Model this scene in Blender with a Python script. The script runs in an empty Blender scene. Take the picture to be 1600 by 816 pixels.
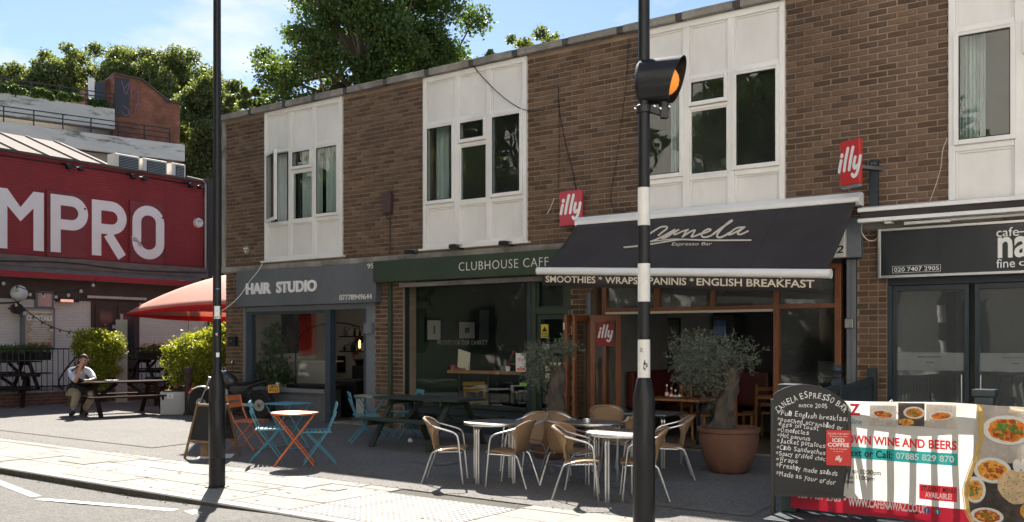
import bpy, bmesh, math, random
import numpy as np
from mathutils import Vector, Matrix
random.seed(7); np.random.seed(7)
PI = math.pi
R_ = math.radians
scene = bpy.context.scene
# ------------------------------------------------------------------ camera
cam_d = bpy.data.cameras.new('camera'); cam = bpy.data.objects.new('camera', cam_d)
scene.collection.objects.link(cam); scene.camera = cam
cam.location = (0, 0, 1.5); cam.rotation_euler = (PI/2, 0, 0)
cam_d.sensor_width = 36; cam_d.lens = 36*1480/1600; cam_d.shift_y = 124/1600
cam_d.clip_end = 3000; cam_d.clip_start = .05
# ------------------------------------------------------------------ world, sun, exposure
SUN_EL = R_(42); SX, SY = -.222, .975
w = bpy.data.worlds.new('World'); scene.world = w; w.use_nodes = True
nt = w.node_tree; nt.nodes.clear()
def wn(t): return nt.nodes.new(t)
sky = wn('ShaderNodeTexSky'); sky.sky_type = 'NISHITA'; sky.sun_disc = False
sky.sun_elevation = SUN_EL; sky.sun_rotation = math.atan2(SX, SY) % (2*PI)
sky.air_density = 1.0; sky.dust_density = .15; sky.ozone_density = 2.2
bg = wn('ShaderNodeBackground'); bg.inputs[1].default_value = .048
out = wn('ShaderNodeOutputWorld')
tc = wn('ShaderNodeTexCoord'); mp = wn('ShaderNodeMapping'); mp.inputs['Scale'].default_value = (1, 1, 2.6)
nz = wn('ShaderNodeTexNoise'); nz.inputs['Scale'].default_value = 3.1; nz.inputs['Detail'].default_value = 8; nz.inputs['Roughness'].default_value = .58
mp.inputs['Location'].default_value = (.35, .1, .4)
cr = wn('ShaderNodeValToRGB'); cr.color_ramp.elements[0].position = .51; cr.color_ramp.elements[1].position = .68
cr.color_ramp.elements[1].color = (.9, .9, .9, 1)
mx = wn('ShaderNodeMix'); mx.data_type = 'RGBA'; mx.inputs[7].default_value = (7.2, 7.3, 7.6, 1)
nt.links.new(tc.outputs['Generated'], mp.inputs[0]); nt.links.new(mp.outputs[0], nz.inputs[0])
nt.links.new(nz.outputs[0], cr.inputs[0]); nt.links.new(cr.outputs[0], mx.inputs[0])
nt.links.new(sky.outputs[0], mx.inputs[6]); nt.links.new(mx.outputs[2], bg.inputs[0]); nt.links.new(bg.outputs[0], out.inputs[0])
sd = bpy.data.lights.new('sun', 'SUN'); sd.energy = 4.6; sd.angle = R_(.53); sd.color = (1, .95, .87)
so = bpy.data.objects.new('sun', sd); scene.collection.objects.link(so)
to_sun = Vector((SX*math.cos(SUN_EL), SY*math.cos(SUN_EL), math.sin(SUN_EL)))
so.rotation_euler = to_sun.to_track_quat('Z', 'Y').to_euler(); so.location = (0, 0, 30)
scene.view_settings.view_transform = 'Standard'; scene.view_settings.look = 'None'
scene.view_settings.exposure = 1.70; scene.view_settings.use_white_balance = True; scene.view_settings.white_balance_temperature = 6700; scene.view_settings.white_balance_tint = 10; scene.view_settings.gamma = 1
# ------------------------------------------------------------------ geometry of the place
# shop front frame: origin on the ground line, U along the facade (to the right), V into the building
O = Vector((3.525, 12.13, 0)); U = Vector((.8067, -.591, 0)).normalized(); V = Vector((.591, .8067, 0)).normalized()
ANG = math.atan2(U.y, U.x)
FOC = 1480.0
def W(u, v, z=0): return O + U*u + V*v + Vector((0, 0, z))
def F(px, py, v=0):                      # photo position of a point of the plane v = const -> (u, z)
    k = (px-800)/FOC; a = O + V*v
    u = -(a.x-k*a.y)/(U.x-k*U.y); Y = a.y+u*U.y
    return u, 1.5+(532-py)/FOC*Y
def FU(px, v=0): return F(px, 532, v)[0]
def G(px, py, z=0):                      # ground point
    Y = FOC*(1.5-z)/(py-532); return Vector(((px-800)/FOC*Y, Y, z))
def UV(p): d = Vector(p)-O; return d.dot(U), d.dot(V)
# ------------------------------------------------------------------ materials
MATS = {}
def mat(name, rgb, rough=.6, metal=0., var=.12, scale=6., bump=.0, bscale=60., spec=.5, island=0., coat=0., stain=None, emit=None, stretch=None):
    if name in MATS: return MATS[name]
    m = bpy.data.materials.new(name); m.use_nodes = True; t = m.node_tree; N = t.nodes; L = t.links
    b = N['Principled BSDF']; b.inputs['Roughness'].default_value = rough; b.inputs['Metallic'].default_value = metal
    b.inputs['Specular IOR Level'].default_value = spec
    if coat: b.inputs['Coat Weight'].default_value = coat; b.inputs['Coat Roughness'].default_value = .08
    c = N.new('ShaderNodeTexCoord'); src = c.outputs['Object']
    if stretch:
        mm = N.new('ShaderNodeMapping'); mm.inputs['Scale'].default_value = stretch; L.new(src, mm.inputs[0]); src = mm.outputs[0]
    n = N.new('ShaderNodeTexNoise'); n.inputs['Scale'].default_value = scale; n.inputs['Detail'].default_value = 6; n.inputs['Roughness'].default_value = .6
    L.new(src, n.inputs[0])
    r = N.new('ShaderNodeMapRange'); r.inputs[1].default_value = .25; r.inputs[2].default_value = .75
    r.inputs[3].default_value = 1-var; r.inputs[4].default_value = 1+var; L.new(n.outputs[0], r.inputs[0])
    val = r.outputs[0]
    if island:
        g = N.new('ShaderNodeNewGeometry'); oi = N.new('ShaderNodeObjectInfo'); ad = N.new('ShaderNodeMath'); ad.operation = 'ADD'
        L.new(g.outputs['Random Per Island'], ad.inputs[0]); L.new(oi.outputs['Random'], ad.inputs[1])
        fr = N.new('ShaderNodeMath'); fr.operation = 'FRACT'; L.new(ad.outputs[0], fr.inputs[0])
        r2 = N.new('ShaderNodeMapRange'); r2.inputs[3].default_value = 1-island; r2.inputs[4].default_value = 1+island; L.new(fr.outputs[0], r2.inputs[0])
        mu = N.new('ShaderNodeMath'); mu.operation = 'MULTIPLY'; L.new(val, mu.inputs[0]); L.new(r2.outputs[0], mu.inputs[1]); val = mu.outputs[0]
    sc = N.new('ShaderNodeVectorMath'); sc.operation = 'SCALE'; sc.inputs[0].default_value = rgb; L.new(val, sc.inputs['Scale'])
    col = sc.outputs[0]
    if stain:                              # (rgb, scale, threshold, amount)
        n2 = N.new('ShaderNodeTexNoise'); n2.inputs['Scale'].default_value = stain[1]; n2.inputs['Detail'].default_value = 9; n2.inputs['Roughness'].default_value = .7
        L.new(src, n2.inputs[0]); q = N.new('ShaderNodeValToRGB'); q.color_ramp.elements[0].position = stain[2]; q.color_ramp.elements[1].position = stain[2]+.1
        q.color_ramp.elements[1].color = (stain[3],)*3+(1,)
        L.new(n2.outputs[0], q.inputs[0]); xx = N.new('ShaderNodeMix'); xx.data_type = 'RGBA'; xx.inputs[7].default_value = (*stain[0], 1)
        L.new(q.outputs[0], xx.inputs[0]); L.new(col, xx.inputs[6]); col = xx.outputs[2]
    L.new(col, b.inputs['Base Color'])
    if bump:
        n3 = N.new('ShaderNodeTexNoise'); n3.inputs['Scale'].default_value = bscale; n3.inputs['Detail'].default_value = 4; L.new(src, n3.inputs[0])
        bp = N.new('ShaderNodeBump'); bp.inputs['Strength'].default_value = bump; bp.inputs['Distance'].default_value = .01
        L.new(n3.outputs[0], bp.inputs['Height']); L.new(bp.outputs[0], b.inputs['Normal'])
    if emit: b.inputs['Emission Color'].default_value = (*emit[0], 1); b.inputs['Emission Strength'].default_value = emit[1]
    MATS[name] = m; return m
def glass(name='glass', tint=(.95, .97, .96), rough=0.0, haze=0.0, f=1.5, wavy=.0):
    if name in MATS: return MATS[name]
    m = bpy.data.materials.new(name); m.use_nodes = True; t = m.node_tree; N = t.nodes; L = t.links; N.clear()
    o = N.new('ShaderNodeOutputMaterial'); tr = N.new('ShaderNodeBsdfTransparent'); tr.inputs[0].default_value = (*tint, 1)
    gl = N.new('ShaderNodeBsdfGlossy'); gl.inputs['Roughness'].default_value = rough; lw = N.new('ShaderNodeLayerWeight'); pw_ = N.new('ShaderNodeMath'); pw_.operation = 'POWER'; pw_.inputs[1].default_value = 5; L.new(lw.outputs['Facing'], pw_.inputs[0]); fr = N.new('ShaderNodeMapRange'); fr.inputs[3].default_value = ((f-1)/(f+1))**2; fr.inputs[4].default_value = 1; L.new(pw_.outputs[0], fr.inputs[0])
    if wavy:
        c = N.new('ShaderNodeTexCoord'); n = N.new('ShaderNodeTexNoise'); n.inputs['Scale'].default_value = 1.6; L.new(c.outputs['Object'], n.inputs[0])
        bp = N.new('ShaderNodeBump'); bp.inputs['Strength'].default_value = wavy; bp.inputs['Distance'].default_value = .02; L.new(n.outputs[0], bp.inputs['Height']); L.new(bp.outputs[0], gl.inputs['Normal'])
    mi = N.new('ShaderNodeMixShader'); L.new(fr.outputs[0], mi.inputs[0]); L.new(tr.outputs[0], mi.inputs[1]); L.new(gl.outputs[0], mi.inputs[2])
    last = mi
    if haze:
        d = N.new('ShaderNodeBsdfDiffuse'); d.inputs[0].default_value = (.5, .52, .52, 1); m2 = N.new('ShaderNodeMixShader'); m2.inputs[0].default_value = haze
        L.new(mi.outputs[0], m2.inputs[1]); L.new(d.outputs[0], m2.inputs[2]); last = m2
    L.new(last.outputs[0], o.inputs[0]); MATS[name] = m; return m
def leafmat(name, rgb, rgb2, trans=.35, rough=.5):
    if name in MATS: return MATS[name]
    m = bpy.data.materials.new(name); m.use_nodes = True; t = m.node_tree; N = t.nodes; L = t.links; N.clear()
    o = N.new('ShaderNodeOutputMaterial'); g = N.new('ShaderNodeNewGeometry'); mx = N.new('ShaderNodeMix'); mx.data_type = 'RGBA'
    mx.inputs[6].default_value = (*rgb, 1); mx.inputs[7].default_value = (*rgb2, 1); L.new(g.outputs['Random Per Island'], mx.inputs[0])
    p = N.new('ShaderNodeBsdfPrincipled'); p.inputs['Roughness'].default_value = rough; p.inputs['Specular IOR Level'].default_value = .4
    tl = N.new('ShaderNodeBsdfTranslucent'); ms = N.new('ShaderNodeMixShader'); ms.inputs[0].default_value = trans
    s = N.new('ShaderNodeVectorMath'); s.operation = 'MULTIPLY'; s.inputs[1].default_value = (1.7, 1.6, .7)
    L.new(mx.outputs[2], p.inputs['Base Color']); L.new(mx.outputs[2], s.inputs[0]); L.new(s.outputs[0], tl.inputs[0])
    L.new(p.outputs[0], ms.inputs[1]); L.new(tl.outputs[0], ms.inputs[2]); L.new(ms.outputs[0], o.inputs[0]); MATS[name] = m; return m
def transmat(name, rgb, trans=.5, rough=.7, var=.05, stain=None, scale=3):
    if name in MATS: return MATS[name]
    m = mat(name, rgb, rough, var=var, scale=scale, stain=stain); t = m.node_tree; N = t.nodes; L = t.links; b = N['Principled BSDF']
    tl = N.new('ShaderNodeBsdfTranslucent'); ms = N.new('ShaderNodeMixShader'); ms.inputs[0].default_value = trans
    src = b.inputs['Base Color'].links[0].from_socket; L.new(src, tl.inputs[0])
    o = [n for n in N if n.type == 'OUTPUT_MATERIAL'][0]
    L.new(b.outputs[0], ms.inputs[1]); L.new(tl.outputs[0], ms.inputs[2]); L.new(ms.outputs[0], o.inputs[0]); return m
# ------------------------------------------------------------------ mesh builder
class MB:
    def __init__(s): s.v = []; s.f = []; s.m = []; s.uv = None
    def add(s, vs, fs, m=0):
        o = len(s.v); s.v += [tuple(v) for v in vs]; s.f += [tuple(i+o for i in f) for f in fs]; s.m += [m]*len(fs); return s
    def box(s, x0, x1, y0, y1, z0, z1, m=0, nb=False):
        x0, x1 = min(x0, x1), max(x0, x1); y0, y1 = min(y0, y1), max(y0, y1); z0, z1 = min(z0, z1), max(z0, z1)
        vs = [(x0, y0, z0), (x1, y0, z0), (x1, y1, z0), (x0, y1, z0), (x0, y0, z1), (x1, y0, z1), (x1, y1, z1), (x0, y1, z1)]
        fs = [(3, 2, 1, 0), (4, 5, 6, 7), (0, 1, 5, 4), (1, 2, 6, 5), (3, 0, 4, 7)]
        if not nb: fs.append((2, 3, 7, 6))
        return s.add(vs, fs, m)
    def bar(s, p, q, w, h, m=0, up=(0, 0, 1)):   # rectangular bar from p to q
        p = Vector(p); q = Vector(q); d = (q-p).normalized(); up = Vector(up)
        sx = d.cross(up)
        if sx.length < 1e-4: sx = d.cross(Vector((1, 0, 0)))
        sx.normalize(); sz = sx.cross(d)
        vs = []
        for e in (p, q):
            for a, b in ((-1, -1), (1, -1), (1, 1), (-1, 1)): vs.append(e+sx*a*w/2+sz*b*h/2)
        return s.add(vs, [(0, 1, 2, 3), (7, 6, 5, 4), (0, 4, 5, 1), (1, 5, 6, 2), (2, 6, 7, 3), (3, 7, 4, 0)], m)
    def tube(s, pts, r, n=8, m=0, cap=True):
        pts = [Vector(p) for p in pts]; rs = r if isinstance(r, (list, tuple)) else [r]*len(pts)
        vs = []; k = len(pts); prev = None
        for i, p in enumerate(pts):
            d = (pts[min(i+1, k-1)]-pts[max(i-1, 0)]).normalized()
            if prev is None:
                a = d.orthogonal().normalized()
            else:
                a = prev-d*prev.dot(d)
                a = a.normalized() if a.length > 1e-5 else d.orthogonal().normalized()
            prev = a; b = d.cross(a)
            for j in range(n):
                t = 2*PI*j/n; vs.append(p+(a*math.cos(t)+b*math.sin(t))*rs[i])
        fs = [(i*n+j, i*n+(j+1) % n, (i+1)*n+(j+1) % n, (i+1)*n+j) for i in range(k-1) for j in range(n)]
        if cap: fs += [tuple(reversed(range(n))), tuple(range((k-1)*n, k*n))]
        return s.add(vs, fs, m)
    def lathe(s, prof, n=24, c=(0, 0, 0), m=0, ax='z'):
        vs = []
        for r, z in prof:
            for j in range(n):
                t = 2*PI*j/n; x, y = r*math.cos(t), r*math.sin(t)
                if ax == 'z': p = (x, y, z)
                elif ax == 'x': p = (z, x, y)
                else: p = (x, z, y)
                vs.append((c[0]+p[0], c[1]+p[1], c[2]+p[2]))
        k = len(prof)
        fs = [(i*n+j, i*n+(j+1) % n, (i+1)*n+(j+1) % n, (i+1)*n+j) for i in range(k-1) for j in range(n)]
        fs += [tuple(reversed(range(n))), tuple(range((k-1)*n, k*n))]
        return s.add(vs, fs, m)
    def prism(s, poly, y0, y1, m=0, plane='xz'):     # polygon in xz extruded along y (or xy along z, yz along x)
        n = len(poly)
        def P(a, b, c): return (a, c, b) if plane == 'xz' else ((a, b, c) if plane == 'xy' else (c, a, b))
        vs = [P(a, b, y0) for a, b in poly]+[P(a, b, y1) for a, b in poly]
        fs = [tuple(range(n)), tuple(reversed(range(n, 2*n)))]+[(i, i+n, (i+1) % n+n, (i+1) % n) for i in range(n)]
        return s.add(vs, fs, m)
    def quad(s, a, b, c, d, m=0): return s.add([a, b, c, d], [(0, 1, 2, 3)], m)
    def mesh(s, name, mats, smooth=False):
        me = bpy.data.meshes.new(name); me.from_pydata(s.v, [], s.f)
        for mt in (mats if isinstance(mats, (list, tuple)) else [mats]): me.materials.append(mt)
        if any(s.m): me.polygons.foreach_set('material_index', s.m)
        if smooth: me.polygons.foreach_set('use_smooth', [True]*len(s.f))
        bm = bmesh.new(); bm.from_mesh(me); bmesh.ops.recalc_face_normals(bm, faces=bm.faces); bm.to_mesh(me); bm.free()
        if smooth:
            try: me.set_sharp_from_angle(angle=R_(40))
            except Exception: pass
        me.update(); return me
    def build(s, name, mats, parent=None, smooth=False, bevel=0, loc=None, rot=None):
        return link(name, s.mesh(name, mats, smooth), parent, bevel, loc, rot)
def link(name, data, parent=None, bevel=0, loc=None, rot=None):
    o = bpy.data.objects.new(name, data); scene.collection.objects.link(o)
    if parent is not None: o.parent = parent
    if loc is not None: o.location = loc
    if rot is not None: o.rotation_euler = rot
    if bevel:
        b = o.modifiers.new('bevel', 'BEVEL'); b.width = bevel; b.segments = 2; b.limit_method = 'ANGLE'; b.angle_limit = R_(40)
    return o
def tag(o, label=None, cat=None, group=None, kind=None):
    if label: o['label'] = label
    if cat: o['category'] = cat
    if group: o['group'] = group
    if kind: o['kind'] = kind
    return o
def thing(name, label, cat, loc=(0, 0, 0), rz=0, group=None, s=1):
    o = bpy.data.objects.new(name, None); scene.collection.objects.link(o); o.location = loc; o.rotation_euler = (0, 0, rz); o.scale = (s, s, s)
    o.empty_display_size = .1
    return tag(o, label, cat, group)
def fthing(name, label, cat, group=None): return thing(name, label, cat, O, ANG, group)      # local axes = (u, v, z)
def copy_tree(o, parent=None):
    c = o.copy(); scene.collection.objects.link(c)
    if parent is not None: c.parent = parent
    for ch in list(o.children): copy_tree(ch, c)
    return c
_fonts = {}
def text_mesh(body, x0, x1, z0, z1, ext=.002, bold=0., shear=0., spacing=1., fit=True):
    cu = bpy.data.curves.new('t', 'FONT'); cu.body = body; cu.size = 1; cu.extrude = 0; cu.offset = bold; cu.shear = shear; cu.space_character = spacing; cu.resolution_u = 3
    ob = bpy.data.objects.new('t', cu); scene.collection.objects.link(ob)
    dg = bpy.context.evaluated_depsgraph_get(); me = bpy.data.meshes.new_from_object(ob.evaluated_get(dg))
    bpy.data.objects.remove(ob); bpy.data.curves.remove(cu)
    vs = np.array([v.co[:] for v in me.vertices]); fs = [tuple(p.vertices) for p in me.polygons]; bpy.data.meshes.remove(me)
    mn = vs.min(0); mxx = vs.max(0); sx = (x1-x0)/(mxx[0]-mn[0]); sz = (z1-z0)/(mxx[1]-mn[1])
    P = [(x0+(a-mn[0])*sx, z0+(b-mn[1])*sz) for a, b, _ in vs]
    n = len(P); mb = MB()
    if ext <= 0: mb.add([(a, 0, b) for a, b in P], fs); return mb
    # front faces at y=-ext, side walls from the boundary edges
    edges = {}
    for f in fs:
        for i in range(len(f)):
            a, b = f[i], f[(i+1) % len(f)]
            if (b, a) in edges: del edges[(b, a)]
            else: edges[(a, b)] = 1
    mb.add([(a, -ext, b) for a, b in P]+[(a, 0, b) for a, b in P], fs+[(a, b, b+n, a+n) for a, b in edges])
    return mb
def text(name, body, parent, m, x0, x1, y, z0, z1, **k):
    mb = text_mesh(body, x0, x1, z0, z1, **k); mb.v = [(a, b+y, c) for a, b, c in mb.v]
    me = bpy.data.meshes.new(name); me.from_pydata(mb.v, [], mb.f); me.materials.append(m); me.update()
    return link(name, me, parent)
def ribbon(mb, pts, w, y=0, m=0, round_=True, th=0):     # flat mitred stroke in the xz plane
    q_ = [Vector((p[0], p[1])) for p in pts]; pts = [p for i, p in enumerate(q_) if i == 0 or (p-q_[i-1]).length > 1e-5]; ws = w if isinstance(w, (list, tuple)) else [w]*len(pts); L = []; Rr = []; n = len(pts)
    for i, p in enumerate(pts):
        d0 = (p-pts[i-1]).normalized() if i else None; d1 = (pts[i+1]-p).normalized() if i < n-1 else None
        d0 = d0 or d1; d1 = d1 or d0; n0 = Vector((-d0.y, d0.x)); n1 = Vector((-d1.y, d1.x)); b = (n0+n1)
        b = b.normalized() if b.length > 1e-3 else n0
        k = ws[i]/2/max(.35, b.dot(n0)); L.append(p+b*k); Rr.append(p-b*k)
    vs = [(p.x, y, p.y) for p in L]+[(p.x, y, p.y) for p in Rr]
    fs = [(i, i+1, n+i+1, n+i) for i in range(n-1)]
    if round_:
        for i, s in ((0, -1), (n-1, 1)):
            d = (pts[1]-pts[0]).normalized() if i == 0 else (pts[-1]-pts[-2]).normalized(); nn = Vector((-d.y, d.x)); o = len(vs); ring = []
            for j in range(1, 6):
                t = PI*j/6; q = pts[i]+(nn*math.cos(t)+d*s*math.sin(t))*ws[i]/2; vs.append((q.x, y, q.y)); ring.append(o+j-1)
            fs.append(tuple([i]+ring+[n+i]))
    mb.add(vs, fs, m); return mb
def smooth_pts(pts, k=6):                 # Catmull-Rom
    P = [Vector(p) for p in pts]; P = [P[0]*2-P[1]]+P+[P[-1]*2-P[-2]]; out = []
    for i in range(1, len(P)-2):
        for j in range(k):
            t = j/k; a, b, c, d = P[i-1:i+3]
            out.append(.5*((2*b)+(c-a)*t+(2*a-5*b+4*c-d)*t*t+(3*b-a-3*c+d)*t**3))
    return out+[P[-2]]
def flatmesh(mb, name, m, parent, **k):
    me = bpy.data.meshes.new(name); me.from_pydata(mb.v, [], mb.f)
    for q in (m if isinstance(m, (list, tuple)) else [m]): me.materials.append(q)
    if any(mb.m): me.polygons.foreach_set('material_index', mb.m)
    me.update(); return link(name, me, parent, **k)
# palette
M = dict(
 mortar=mat('mortar', (.33, .235, .165), .95, var=.2, scale=3, bump=.4, bscale=90),
 brick=mat('brick', (.118, .074, .050), .9, var=.22, scale=9, bump=.5, bscale=70, island=.38, stain=((.15, .105, .08), 1.3, .60, .5)),
 concrete=mat('concrete', (.27, .25, .22), .9, var=.3, scale=3, bump=.5, bscale=40, stain=((.10, .095, .08), 2.2, .55, .7)),
 upvc=mat('white_upvc', (.83, .81, .78), .35, var=.05, scale=2, stain=((.6, .57, .52), 2.4, .63, .4)),
 panel=mat('cream_panel', (.80, .775, .74), .45, var=.05, scale=1.5, stain=((.68, .65, .6), 1.2, .6, .4)),
 glass=glass('glass', wavy=.10, f=1.42), glass_up=glass('upper_glass', (.86, .90, .89), f=1.55, wavy=.2),
 glass_nz=glass('restaurant_glass', (.86, .89, .9), f=1.65, haze=.05, wavy=.25),
 greyp=mat('grey_paint', (.115, .125, .14), .55, var=.08, bump=.08), bluegrey=mat('blue_grey_paint', (.035, .055, .075), .5, var=.1),
 greyp2=mat('grey_frame', (.16, .175, .20), .5, var=.1),
 green=mat('green_paint', (.030, .050, .028), .5, var=.12, scale=2), dgreen=mat('dark_green_paint', (.018, .032, .024), .45),
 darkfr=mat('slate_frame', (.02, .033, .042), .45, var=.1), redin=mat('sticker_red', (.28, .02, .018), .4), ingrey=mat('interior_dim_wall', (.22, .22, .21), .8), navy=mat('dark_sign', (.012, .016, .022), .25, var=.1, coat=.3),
 wood=mat('orange_wood', (.22, .075, .028), .45, var=.3, scale=5, stretch=(8, 8, .7), coat=.2), pine=mat('pine_wood', (.32, .15, .06), .55, var=.25, scale=6, stretch=(1, 1, 6)),
 white=mat('white_paint', (.82, .81, .79), .5, var=.05), off=mat('off_white_print', (.75, .72, .66), .6, var=.05),
 cream=mat('cream_print', (.68, .60, .48), .6, var=.05), black=mat('black_plastic', (.012, .012, .013), .4), gblack=mat('gloss_black', (.010, .011, .013), .42, spec=.3, coat=.12, var=.2, bump=.03, bscale=30, stain=((.05, .05, .05), 9, .68, .5)),
 rubber=mat('rubber', (.014, .014, .014), .85, bump=.3, bscale=120), chrome=mat('polished_metal', (.62, .62, .62), .18, metal=1, var=.05), alu=mat('aluminium', (.60, .60, .60), .3, metal=1, var=.08),
 steel=mat('dull_steel', (.35, .35, .36), .4, metal=1), red=mat('sign_red', (.55, .022, .018), .4, var=.04), pink=mat('faded_sign_red', (.50, .06, .09), .4, var=.06),
 wicker=mat('tan_wicker', (.36, .225, .12), .6, var=.3, scale=30, stretch=(4, 4, 1), bump=.9, bscale=90), terra=mat('terracotta', (.20, .095, .06), .8, var=.2, scale=3, bump=.3, bscale=25, stain=((.08, .055, .045), 2.2, .6, .6)),
 soil=mat('soil', (.05, .035, .025), 1, var=.4, bump=1, bscale=30), bark=mat('bark', (.16, .13, .10), .95, var=.4, scale=14, stretch=(1, 1, .3), bump=1, bscale=18),
 blue=mat('turquoise_paint', (.075, .27, .35), .45, var=.08), orange=mat('orange_paint', (.62, .16, .045), .4, var=.06),
 picnic=mat('dark_green_wood', (.028, .038, .027), .65, var=.3, scale=5, stretch=(1, 6, 6), bump=.3), brownwood=mat('dark_brown_wood', (.032, .022, .018), .95, spec=.1, var=.3, scale=5, bump=.3, island=.2),
 awn=mat('charcoal_canvas', (.036, .030, .029), .85, var=.12, scale=2, bump=.15, bscale=300), oak=mat('tan_timber', (.20, .115, .055), .6, var=.25, scale=6, bump=.2),
 chalk=mat('chalkboard', (.012, .012, .013), .55, var=.5, scale=4), chalkw=mat('chalk_white', (.70, .70, .69), .9, var=.2, scale=40),
 inwall=mat('interior_grey_wall', (.50, .50, .48), .8, var=.06), ingreen=mat('interior_green_wall', (.045, .07, .05), .8, var=.05), inbrown=mat('interior_floor', (.16, .13, .10), .6, var=.2),
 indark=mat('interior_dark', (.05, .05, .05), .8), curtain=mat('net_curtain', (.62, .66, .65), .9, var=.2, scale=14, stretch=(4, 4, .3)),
 skin=mat('skin', (.52, .28, .20), .5, var=.06), shirt=mat('pale_shirt', (.62, .64, .74), .8, var=.06), khaki=mat('khaki_cloth', (.30, .245, .17), .85, var=.1), apron=mat('black_cloth', (.012, .013, .016), .85), hair=mat('brown_hair', (.05, .03, .02), .7, var=.3, scale=40),
 amber=mat('amber_globe', (.85, .28, .03), .35, emit=((1, .35, .05), .15)),
)

def weather(m, lo=.62, hi=1.12, sc=.55):      # broad soot and damp patches running down the wall (position based)
    t = m.node_tree; N = t.nodes; L = t.links; b = N['Principled BSDF']; src = b.inputs['Base Color'].links[0].from_socket
    g = N.new('ShaderNodeNewGeometry'); mp_ = N.new('ShaderNodeMapping'); mp_.inputs['Scale'].default_value = (1, 1, .45); n = N.new('ShaderNodeTexNoise'); n.inputs['Scale'].default_value = sc; n.inputs['Detail'].default_value = 7; n.inputs['Roughness'].default_value = .65
    L.new(g.outputs['Position'], mp_.inputs[0]); L.new(mp_.outputs[0], n.inputs[0]); r = N.new('ShaderNodeMapRange'); r.inputs[1].default_value = .32; r.inputs[2].default_value = .62; r.inputs[3].default_value = lo; r.inputs[4].default_value = hi; L.new(n.outputs[0], r.inputs[0])
    s = N.new('ShaderNodeVectorMath'); s.operation = 'SCALE'; L.new(src, s.inputs[0]); L.new(r.outputs[0], s.inputs['Scale']); L.new(s.outputs[0], b.inputs['Base Color'])
weather(M['brick'], .74, 1.16, .5); weather(M['mortar'], .66, 1.12, .6); weather(M['upvc'], .90, 1.02, 1.3); weather(M['panel'], .86, 1.03, 1.1); weather(M['concrete'], .6, 1.2, 1.5); weather(M['green'], .8, 1.15, 1.2); weather(M['greyp'], .85, 1.1, 1.2); weather(M['awn'], .8, 1.25, 1.0)
# ================================================================== GROUND
def asphalt_mat(name, rgb, light, patch=True):
    m = mat(name, rgb, .92, var=.10, scale=1.2, bump=.8, bscale=160, stain=(light, 1.1, .56, .45)); t = m.node_tree; N = t.nodes; L = t.links; b = N['Principled BSDF']
    src = b.inputs['Base Color'].links[0].from_socket
    v = N.new('ShaderNodeTexVoronoi'); v.inputs['Scale'].default_value = 75; c = N.new('ShaderNodeTexCoord'); L.new(c.outputs['Object'], v.inputs[0])
    s = N.new('ShaderNodeSeparateColor'); L.new(v.outputs['Color'], s.inputs[0])
    r = N.new('ShaderNodeMapRange'); r.inputs[3].default_value = .62; r.inputs[4].default_value = 1.5; L.new(s.outputs[0], r.inputs[0])
    x = N.new('ShaderNodeVectorMath'); x.operation = 'SCALE'; L.new(src, x.inputs[0]); L.new(r.outputs[0], x.inputs['Scale']); L.new(x.outputs[0], b.inputs['Base Color'])
    return m
roadm = asphalt_mat('road_asphalt', (.11, .106, .10), (.145, .139, .13)); term = asphalt_mat('terrace_asphalt', (.135, .128, .121), (.165, .158, .149))
patchm = asphalt_mat('patched_asphalt', (.135, .13, .122), (.165, .157, .148))
slabm = mat('paving_slab', (.205, .195, .18), .85, var=.12, scale=2.5, bump=.35, bscale=90, island=.10, stain=((.14, .128, .11), 1.4, .52, .8))
jointm = mat('paving_joint', (.07, .065, .055), 1, var=.3, scale=30, bump=.5)
kerbm = mat('kerb_granite', (.23, .222, .21), .8, var=.14, scale=20, bump=.4, bscale=120, island=.08)
kerbf = mat('kerb_face_grime_shade', (.075, .068, .058), .95, var=.4, scale=9, bump=.5)  # street grime, plus the face's shade painted into the colour
tactm = mat('tactile_slab', (.26, .252, .24), .8, var=.06, scale=4, bump=.2, island=.05)
KV, EV = -6.42, -4.79                       # kerb line and back edge of the pavement
# wide ground sheet (the road level) and the forecourt above it
g = MB(); g.quad((-600, -400, -.075), (600, -400, -.075), (600, 900, -.075), (-600, 900, -.075)); gd = g.build('ground', roadm); tag(gd, kind='structure')
def fslab(name, u0, u1, v0, v1, z0, z1, m, parent=None, kind='structure'):
    mb = MB().box(u0, u1, v0, v1, z0, z1); o = mb.build(name, m, parent, loc=O, rot=(0, 0, ANG)); 
    if kind: tag(o, kind=kind)
    return o
fslab('forecourt', -60, 30, EV, 60, -.3, 0, term)
fslab('far_fill_pavement', -45, 40, -16.6, -11.0, -.3, .03, mat('far_fill_paving', (.52, .50, .46), .85, var=.1, scale=2))  # unseen pale strip over the road, added to bounce fill onto the facade
# patches let into the asphalt, with their own edges
mb = MB()
for (u0, u1, v0, v1) in ((-4.2, -2.9, -4.3, -3.7), (-2.5, .2, -3.45, -2.7), (-.3, 1.2, -4.2, -3.1), (-3.6, -3.0, -3.2, -2.6), (-14, -7.5, -4.2, -3.3)):
    a = random.uniform(-.06, .06); zp = .003+.0012*len(mb.f); mb.add([(u0, v0, zp), (u1, v0+a, zp), (u1-.1, v1, zp), (u0+.08, v1-a, zp)], [(0, 1, 2, 3)])
o = mb.build('asphalt_patch', patchm, loc=O, rot=(0, 0, ANG)); tag(o, kind='structure')
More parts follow.
